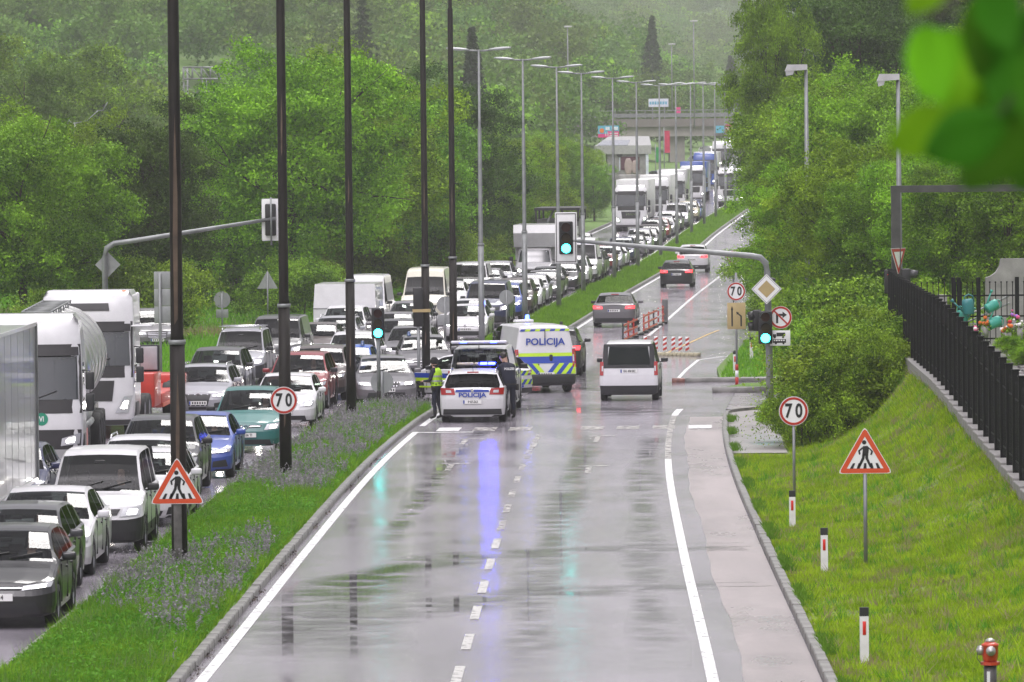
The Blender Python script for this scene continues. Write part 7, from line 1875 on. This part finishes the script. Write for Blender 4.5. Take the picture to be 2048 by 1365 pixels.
for f_ in (.1, .6): 
    a = Vector(at(1905, 645, 152.3)).lerp(Vector(at(2018, 592, 155.5)), f_); mb = MB(); mb.tube([a, (a.x, a.y, zf-.2)], .022, 8); ob('post', mb, STEEL, hr)
# concrete wall with a curved shoulder, stone bin and plinths
d = 158; xw0 = at(1972, 560, d)[0]; zt_ = at(2000, 518, d)[2]; zl = at(1975, 556, d)[2]
P = [(xw0, zf-.3), (xw0+3.5, zf-.3), (xw0+3.5, zt_), (xw0+.42, zt_)] + [(xw0+.42-.42*math.sin(a), zl+(zt_-zl)*(1-1.0*math.sin(a))+.0 ) for a in (.25, .5, .8, 1.1, 1.4)]
P = [(xw0, zf-.3), (xw0+3.5, zf-.3), (xw0+3.5, zt_), (xw0+.40, zt_), (xw0+.36, zt_-.2), (xw0+.26, zt_-.36), (xw0+.12, zt_-.46), (xw0, zl)]
mb = MB(); mb.poly(P, d, .3); t = ob('memorial_wall', mb, CONC); tag(t, 'concrete wall with a curved shoulder at the right edge', 'wall')
mb = MB(); x, _, z = at(1884, 610, 155.5); mb.rbox(x-.11, x+.13, 155.4, 155.7, zf-.1, z+.26, .02); t = ob('stone_pillar', mb, CONC); tag(t, 'small concrete pillar behind the fence corner', 'pillar')
mb = MB(); x, _, z = at(1898, 632, 154.5); mb.rings([[(x+r_*math.cos(2*math.pi*k/16), 154.6+r_*math.sin(2*math.pi*k/16), z+z_) for k in range(16)] for r_, z_ in ((.12,-.6),(.17,-.15),(.26,-.05),(.27,.12),(.23,.12),(.2,.0))]); t = ob('stone_basin', mb, CONC); tag(t, 'round concrete water basin behind the fence', 'basin')
# flowers on the graves
FC = [mat('flower_pink', (.6,.08,.22), .6), mat('flower_orange', (.7,.16,.02), .6), mat('flower_white', (.75,.72,.7), .6), mat('flower_red', (.5,.015,.02), .6), mat('flower_violet', (.28,.12,.5), .6)]
def bouquet(px, py, d, label, ms, r_=.18):
    x, _, z = at(px, py, d); t = tag(empty('flower_bouquet', (x, d, z)), label, 'flowers', 'flowers on the graves')
    for j in range(9): mb = MB(); mb.ball((random.gauss(0, r_*.5), random.gauss(0, r_*.4), abs(random.gauss(.08, r_*.35))), random.uniform(.03, .06), 7, 5); ob('blossom', mb, FC[random.choice(ms)], t)
    V, Q = leafcards(rng.normal(size=(60, 3))*r_*.4, .09, .3); ob('leaves', np_mesh('leaves', V, Q, LEAFS[1]), None, t)
    mb = MB(); mb.tube([(0,0,-.3), (0,0,-.02)], [.06, .09], 10); ob('vase', mb, CONC, t)
bouquet(1949, 664, 151, 'pink and white bouquet below the left watering can', [0, 2]); bouquet(2026, 640, 149, 'pink and violet flowers at the right frame edge', [0, 4]); bouquet(2016, 664, 148, 'orange flowers on a low grave bed', [1, 1, 2]); bouquet(2040, 655, 147, 'red and white flowers beside the orange ones', [3, 2]); bouquet(1972, 652, 151.5, 'small orange bouquet behind the pickets', [1])
x, _, z = at(1975, 733, 139); t = tag(empty('grave_candle_tray', (x, 139, z)), 'bright red tray on a dark slab beside the fence', 'grave decoration')
mb = MB(); mb.rbox(-.22, .3, -.25, .25, -.02, .1, .03); ob('tray', mb, mat('red_plastic', (.6,.02,.03), .35), t); mb = MB(); mb.rbox(-.4, .42, -.4, .4, -.35, -.02, .02); ob('slab', mb, mat('dark_granite', (.03,.03,.033), .2), t); mb = MB(); mb.box(-.02, .02, -.02, .02, -.02, .3); mb.box(-.08, .08, -.02, .02, .16, .2); ob('small_cross', mb, BLACKM, t)
mb = MB(); x, _, z = at(1960, 715, 141); mb.rbox(x-.15, x+.2, 140.8, 141.2, z-.3, z+.03, .02); t = ob('stone_block', mb, CONC); tag(t, 'small pale stone block behind the red tray', 'stone')
mb = MB(); x, _, z = at(1945, 692, 150); mb.ball((x, 150, z+.03), (.09, .08, .1), 10, 7); mb.rbox(x-.08, x+.08, 149.9, 150.1, z-.12, z, .02); t = ob('grave_lantern', mb, SIGNW); tag(t, 'small white grave lantern on the path edge', 'lantern')
for px, py, d in ((2030, 700, 146), (2042, 720, 143), (2046, 690, 149)): 
    x, _, z = at(px, py, d); t = plant(BU[1], x, d, .22, random.uniform(0, 6), {2030: 'low green grave plant beside the kerb', 2042: 'dark green grave plant at the right edge', 2046: 'green plant behind the graves at the right edge'}[px], 'plant', 'plants on the graves', z-.2, name='grave_plant')
# square post and beam with yield sign and pedestrian signal
d = 172; xq, _, zq = at(1791, 376, d); sb_ = tag(empty('signal_gantry', (xq, d, zq-7)), 'dark square steel post with a long beam to the right', 'gantry')
GST = mat('gantry_dark_steel', (.07,.068,.068), .5, .3, var=.3)
mb = MB(); mb.box(-.13, .13, -.13, .13, 0, 7.0); ob('post', mb, GST, sb_); mb = MB(); mb.box(-.135, 9, -.11, .11, 6.86, 7.06); ob('beam', mb, GST, sb_)
x, _, z = at(1796, 516, d); s5 = tag(empty('yield_sign', (x, d-.2, z), R(58)), 'red and white yield sign turned sideways on the square post', 'road sign')
mb = MB(); mb.poly([(-.45,.28), (0,-.5), (.45,.28)][::-1], 0, .012); ob('plate', mb, SIGNW, s5)
mb = MB(); o_, i_ = [(-.43,.265),(0,-.47),(.43,.265)], [(-.28,.18),(0,-.29),(.28,.18)]; mb.add([(x_, -.004, z_) for x_, z_ in o_+i_], [(0,1,4,3),(1,2,5,4),(2,0,3,5)]); ob('red_border', mb, SIGNR, s5)
x, _, z = at(1780, 553, d); t = tag(empty('pedestrian_signal', (x, d-.2, z)), 'pedestrian signal showing a red figure beside the square post', 'traffic signal')
mb = MB(); mb.rbox(-.17, .17, 0, .18, -.5, .2, .03); ob('signal_box', mb, SIGBLK, t)
mb = MB(); mb.add([(x_*.9, -.004, z_) for x_, z_ in ((-.09,-.06),(-.05,-.06),(0,-.0),(.05,-.06),(.09,-.06),(.05,.02),(.1,.06),(.03,.06),(0,.11),(-.03,.06),(-.1,.06),(-.05,.02))], [tuple(range(12))]); ob('red_figure', mb, REDLIT, t)
x, _, z = at(1812, 553, d); t = tag(empty('side_signal', (x, d-.2, z)), 'black signal pointing right on the square post', 'traffic signal'); mb = MB(); mb.rbox(-.15, .12, 0, .25, -.5, .22, .03); ob('signal_box', mb, SIGBLK, t); mb = MB(); mb.tube([(.1,.1,.08), (.32,.1,.05)], [.12,.11], 12); ob('visor', mb, TRIM, t)

# ------------------------------------------------------------------ bridge and things around it
d = 800.0; br = tag(empty('road_bridge', (0, d, 0)), 'grey concrete road bridge crossing behind the traffic', 'bridge')
_, _, zu = at(1350, 273, d); _, _, zd_ = at(1350, 238, d); _, _, zr_ = at(1350, 221, d)
BRC = mat('bridge_concrete', (.34,.31,.29), .8, var=.2, vs=.4); BRC2 = mat('bridge_fascia', (.20,.175,.165), .8, var=.2, vs=.4)
mb = MB(); mb.box(-30, 95, 0, 9, zu, zu+(zd_-zu)*.55); ob('girder', mb, BRC, br); mb = MB(); mb.box(-30, 95, -.5, 9.5, zu+(zd_-zu)*.55, zd_); ob('deck', mb, BRC2, br)
for k in range(63): mb = MB(); x = -30+2*k; mb.box(x, x+.08, -.45, -.37, zd_, zr_); ob('railing_post', mb, STEEL, br)
for z in (zr_, zd_+(zr_-zd_)*.55, zd_+(zr_-zd_)*.25): mb = MB(); mb.box(-30, 95, -.44, -.38, z-.06, z+.06); ob('railing_bar', mb, STEEL, br)
mb = MB(); mb.box(-30, 95, 2, 2.1, zd_+.3, zd_+.75); ob('guard_rail', mb, STEEL, br)
for px in (1355,): x = at(px, 300, d)[0]; mb = MB(); mb.box(x-1.0, x+1.0, 1, 8, -2, zu); ob('pier', mb, BRC, br)
x = at(1150, 300, d)[0]; mb = MB(); mb.box(x-25, x, 0, 9, -2, zu); ob('abutment', mb, BRC, br)
x = at(1560, 300, d)[0]; mb = MB(); mb.box(x, x+30, 0, 9, -2, zu); ob('abutment', mb, BRC, br)
CY = mat('banner_cyan', (.10,.42,.58), .5); PK = mat('banner_pink', (.72,.03,.22), .5); BW = mat('banner_white', (.7,.74,.82), .5)
def board(name, px0, px1, py0, py1, d, label, cat, m, post_h=0):
    x0, _, z1 = at(px0, py0, d); x1, _, z0 = at(px1, py1, d); t = tag(empty(name, (x0, d, z0)), label, cat)
    mb = MB(); mb.box(0, x1-x0, 0, .12, 0, z1-z0); ob('panel', mb, m, t)
    if post_h:
        for f_ in (.2, .8): mb = MB(); mb.box((x1-x0)*f_-.08, (x1-x0)*f_+.08, .02, .1, -post_h, .02); ob('post', mb, STEEL, t)
    return t, x1-x0, z1-z0
t, W_, H_ = board('billboard', 1196, 1238, 252, 275, 700, 'cyan and pink billboard with an orange disc left of the bridge pier', 'billboard', CY, 9)
mb = MB(); mb.box(0, W_, -.02, 0, 0, H_*.30); mb.box(W_*.45, W_, -.02, 0, H_*.30, H_*.52); ob('pink_field', mb, PK, t); mb = MB(); mb.disc((W_*.18, -.03, H_*.58), H_*.2, .02, 20); ob('orange_disc', mb, ORANGE, t)
mb = MB(); mb.box(W_*.36, W_*.56, -.04, -.02, H_*.62, H_*.9); mb.box(W_*.66, W_*.95, -.04, -.02, H_*.62, H_*.9); ob('pale_print', mb, BW, t); lettering('11', t, (W_*.42, -.05, H_*.25), H_*.42, SIGNW, .9, .01)
mb = MB(); mb.box(W_*.55, W_*.95, -.04, -.02, H_*.12, H_*.2); mb.box(W_*.55, W_*.95, -.04, -.02, H_*.3, H_*.38); ob('print_rows', mb, SIGNW, t)
t, W_, H_ = board('white_banner', 1297, 1337, 198, 214, 812, 'white banner with pale blue lettering above the bridge railing', 'banner', BW, 3)
mb = MB(); 
for k in range(7): mb.box(W_*(.05+.13*k), W_*(.05+.13*k+.09), -.02, 0, H_*.3, H_*.65)
ob('blue_print', mb, CY, t)
t, W_, H_ = board('pink_flag', 1350, 1361, 215, 229, 806, 'small pink flag on the bridge railing', 'flag', PK); mb = MB(); mb.tube([(W_, .05, -2), (W_, .05, H_)], .05, 6); ob('flag_pole', mb, STEEL, t)
t, W_, H_ = board('red_flag', 1329, 1340, 262, 306, 690, 'tall red flag on a pole before the bridge pier', 'flag', mat('flag_red', (.55,.02,.08), .6)); mb = MB(); mb.tube([(-.06, .05, -4), (-.06, .05, H_+.4)], .06, 6); ob('flag_pole', mb, STEEL, t)
t, W_, H_ = board('green_flag', 1312, 1321, 295, 325, 672, 'small green flag between kiosk and red flag', 'flag', mat('flag_green', (.02,.3,.06), .6)); mb = MB(); mb.tube([(-.06, .05, -3), (-.06, .05, H_+.4)], .05, 6); ob('flag_pole', mb, STEEL, t)
t, W_, H_ = board('bridge_banner', 1430, 1490, 252, 266, 799.2, 'cyan banner with red middle hung on the bridge side', 'banner', CY); mb = MB(); mb.box(W_*.33, W_*.78, -.02, 0, 0, H_*1.15); ob('red_field', mb, mat('banner_red', (.5,.03,.1), .5), t); lettering('GOSODI', t, (W_*.55, -.04, H_*.55), H_*.6, SIGNW, .8, .01)
# kiosk with a flat roof
d = 655; x0, _, zt_ = at(1205, 292, d); x1 = at(1297, 300, d)[0]; zg = at(1250, 342, d)[2]
kb_ = tag(empty('filling_station', (x0, d, zg)), 'low white building with pale roof fascia and dark red poster', 'building')
W_, H_ = x1-x0, zt_-zg
mb = MB(); mb.box(.5, W_, .3, 10, -2, H_*.72); ob('wall', mb, CONC, kb_); mb = MB(); mb.box(-.8, W_+.3, 0, 10.3, H_*.66, H_); ob('roof_fascia', mb, mat('fascia_white', (.4,.4,.38), .6), kb_)
mb = MB(); mb.add([(-.8,0,H_),(W_+.3,0,H_),(W_+.3,9,H_+1.0),(.8,9,H_+1.0)], [(0,1,2,3)]); mb.add([(-.6,-.0,H_+.03),(W_*.55,0,H_+.03),(W_*.62,5,H_+.6),(.2,5,H_+.6)], [(0,1,2,3)], 1); ob('roof', mb, [mat('roof_sheet', (.3,.3,.3), .5), mat('solar_panel', (.2,.22,.3), .2, coat=1)], kb_)
mb = MB(); mb.box(W_*.40, W_*.80, .2, .29, .1, H_*.55); ps = ob('poster', mb, mat('poster_maroon', (.09,.015,.035), .5), kb_); mb = MB(); mb.ball((W_*.56, .18, H_*.16), (.45, .06, 1.0), 12, 8); mb.ball((W_*.70, .18, H_*.14), (.35, .06, .8), 12, 8); ob('poster_print', mb, mat('poster_pale', (.45,.35,.32), .6), ps)
mb = MB(); mb.box(W_*.36, W_*.38, .2, .28, 0, H_*.6); mb.box(W_-.3, W_, .1, .29, -1, H_*.66); ob('pillar', mb, BW, kb_); mb = MB(); mb.disc((W_*.37, .15, H_*.66), .35, .1, 14); ob('clock', mb, BLACKP, kb_)
d = 560; x0 = at(1238, 350, d)[0]; mb = MB(); mb.rbox(x0, x0+4.2, d, d+3, .5, at(1240, 350, d)[2], .1); t = ob('concrete_block', mb, CONC); tag(t, 'pale concrete block behind the leading far truck', 'block')
for px, d, c_, lab in ((1322, 668, 'darkblue', 'dark parked car between kiosk and red flag'), (1400, 770, 'silver', 'small silver car under the bridge'), (1419, 850, 'white', 'white car seen through the bridge opening'), (1480, 840, 'white', 'white car top right under the bridge')):
    t = copy_tree(farproto('hatch'), None, COL[c_]); t.location = (gx(px, d), d, ZR(d)+.01); t.rotation_euler = (0, 0, .4); tag(t, lab, 'car')
mb = MB(); x, _, z = at(1413, 301, 745); mb.disc((x, 745, z), .55, .05, 20); mb.tube([(x, 745.1, 2), (x, 745.1, z)], .06, 6); t = ob('sign_back', mb, SIGNBACK); tag(t, 'tiny round sign back under the bridge', 'road sign')
# railway gantry in the mist
d = 680; gn = tag(empty('lattice_gantry', (0, d, 0)), 'steel lattice railway gantry in the mist at upper left', 'gantry')
def gp(px, py): q = at(px, py, d); return (q[0], 0, q[2])
for y_ in (0, 1.6):
    for py in (135, 158): mb = MB(); a, b = gp(366, py), gp(475, py); mb.tube([(a[0], y_, a[2]), (b[0], y_, b[2])], .09, 5); ob('chord', mb, STEEL, gn)
    for k in range(7): mb = MB(); a, b = gp(366+k*18, 135), gp(366+k*18, 158); mb.tube([(a[0], y_, a[2]), (b[0], y_, b[2])], .07, 5); c_ = gp(min(475, 384+k*18), 158); ob('lattice_bar', mb, STEEL, gn); mb = MB(); mb.tube([(a[0], y_, a[2]), (c_[0], y_, c_[2])], .045, 5); ob('lattice_brace', mb, STEEL, gn)
for px in (366, 374): 
    mb = MB(); a = gp(px, 135); mb.tube([(a[0], .8, a[2]), (a[0], .8, 0)], .1, 6); ob('leg', mb, STEEL, gn)
for k in range(6): mb = MB(); a, b = gp(362, 170+k*11), gp(380, 174+k*11); mb.tube([(a[0], .8, a[2]), (b[0], .8, b[2])], .06, 5); ob('leg_bar', mb, STEEL, gn)
for py in (185, 198, 210): mb = MB(); a, b = gp(380, py), gp(440, py-2); mb.tube([(a[0], .8, a[2]), (b[0], .8, b[2])], .05, 5); ob('cross_wire', mb, STEEL, gn)
for px in (404, 412, 425): mb = MB(); a, b = gp(px, 160), gp(px+3, 215); mb.tube([(a[0], .8, a[2]), (b[0], .8, b[2])], .06, 5); ob('hanger', mb, STEEL, gn)
d = 380; ct = tag(empty('catenary_mast', (0, d, 0)), 'slim railway mast with wires between the left trees', 'mast')
mb = MB(); a = gp(150, 245); q = at(150, 245, d); mb.tube([(q[0], 0, 0), (q[0], 0, q[2])], .1, 8); ob('mast', mb, STEEL, ct)
for (p0, p1) in (((138, 240), (150, 245)), ((110, 275), (138, 240)), ((150, 247), (196, 222)), ((196, 222), (215, 205))):
    a, b = at(*p0, d), at(*p1, d); m_ = ((a[0]+b[0])/2, 0, (a[2]+b[2])/2-.25); mb = MB(); mb.tube([(a[0], 0, a[2]), m_, (b[0], 0, b[2])], .035, 5); ob('wire', mb, STEEL, ct)

# ------------------------------------------------------------------ branch hanging close to the camera
BL1 = leaf_mat('near_leaf_light', (.16,.40,.012), (.22,.50,.02), .5); BL2 = leaf_mat('near_leaf_dark', (.04,.17,.012), (.07,.23,.015), .4)
nb = tag(empty('leafy_branch', (0, 0, 0)), 'blurred leafy branch hanging close to the lens at upper right', 'branch')
lm1 = []
for m in (BL1, BL2):
    mb = MB(); RGs = []
    for q in range(9):
        u = q/8; ww = .042*math.sin(math.pi*min(1, u*.93+.05))**.8*(1.15-.35*u)+.001
        RGs.append([(-ww, .012*math.sin(u*3), -.13*u), (-ww*.5, -.006+.012*math.sin(u*3), -.13*u), (0, .002+.012*math.sin(u*3), -.13*u), (ww*.5, -.006+.012*math.sin(u*3), -.13*u), (ww, .012*math.sin(u*3), -.13*u)])
    mb.rings(RGs, 0, True, (False, False), closed=False); lm1.append(mb.mesh('leaf', [m]))
near_leaves = [  # px, py of the stalk end, distance, tilt, turn, scale, dark
    (1850, 60, 7.0, -.25, .2, .95, 0), (1915, 70, 7.1, .55, .5, .95, 0), (1960, 95, 7.4, .9, .3, .8, 0), (2010, -20, 7.2, .35, .6, 1.2, 1), (2050, 40, 7.2, .2, .3, 1.3, 1), (2040, 140, 7.3, .35, .2, 1.3, 1), (2075, 90, 6.9, -.3, .4, 1.3, 1),
    (1915, 240, 7.1, 1.15, .3, .95, 0), (1955, 225, 7.2, .95, .9, .8, 0), (2010, 255, 7.0, 1.25, .4, 1.1, 1), (2060, 240, 7.2, .75, .2, 1.2, 1), (1985, -45, 7.1, -.3, .4, 1.0, 1), (2085, 170, 7.3, .2, .3, 1.4, 1), (2090, 0, 7.2, -.2, .3, 1.3, 1), (1905, -60, 7.0, .8, .4, .8, 0), (1985, 180, 7.3, 1.2, .4, .7, 0)]
for px, py, dd, ti, tu, sc, dk in near_leaves:
    q = ob('leaf', lm1[dk], None, nb, at(px-4, py-8, dd), (0, ti, tu)); q.scale = (sc*.76,)*3
mb = MB(); mb.tube([at(2300, -420, 7.3), at(2120, -80, 7.25), at(2070, 60, 7.2), at(2040, 180, 7.2), at(1990, 235, 7.15)], [.012, .008, .006, .004, .002], 7); mb.tube([at(2100, -20, 7.25), at(1990, -20, 7.2), at(1900, 0, 7.1), at(1850, 50, 7.0)], [.006, .005, .003, .002], 7); ob('twig', mb, WOODBARK, nb)

# ------------------------------------------------------------------ rainy air
mb = MB(); mb.box(-1600, 1600, -60, 4300, -4.5, 290)
hz = ob('haze', mb, bpy.data.materials.new('haze_air'), None, kind='stuff', label='rain haze')
hm = hz.data.materials[0]; hm.use_nodes = True; ntz = hm.node_tree; ntz.nodes.remove(ntz.nodes['Principled BSDF'])
pv_ = ntz.nodes.new('ShaderNodeVolumePrincipled'); pv_.inputs['Color'].default_value = (.93,.92,.94,1); pv_.inputs['Density'].default_value = .0002; pv_.inputs['Anisotropy'].default_value = .2
ntz.links.new(pv_.outputs[0], ntz.nodes['Material Output'].inputs['Volume'])
hm.cycles.homogeneous_volume = True

for o in PROTO:
    if o.name in bpy.data.objects and not o.users_collection: bpy.data.objects.remove(o)
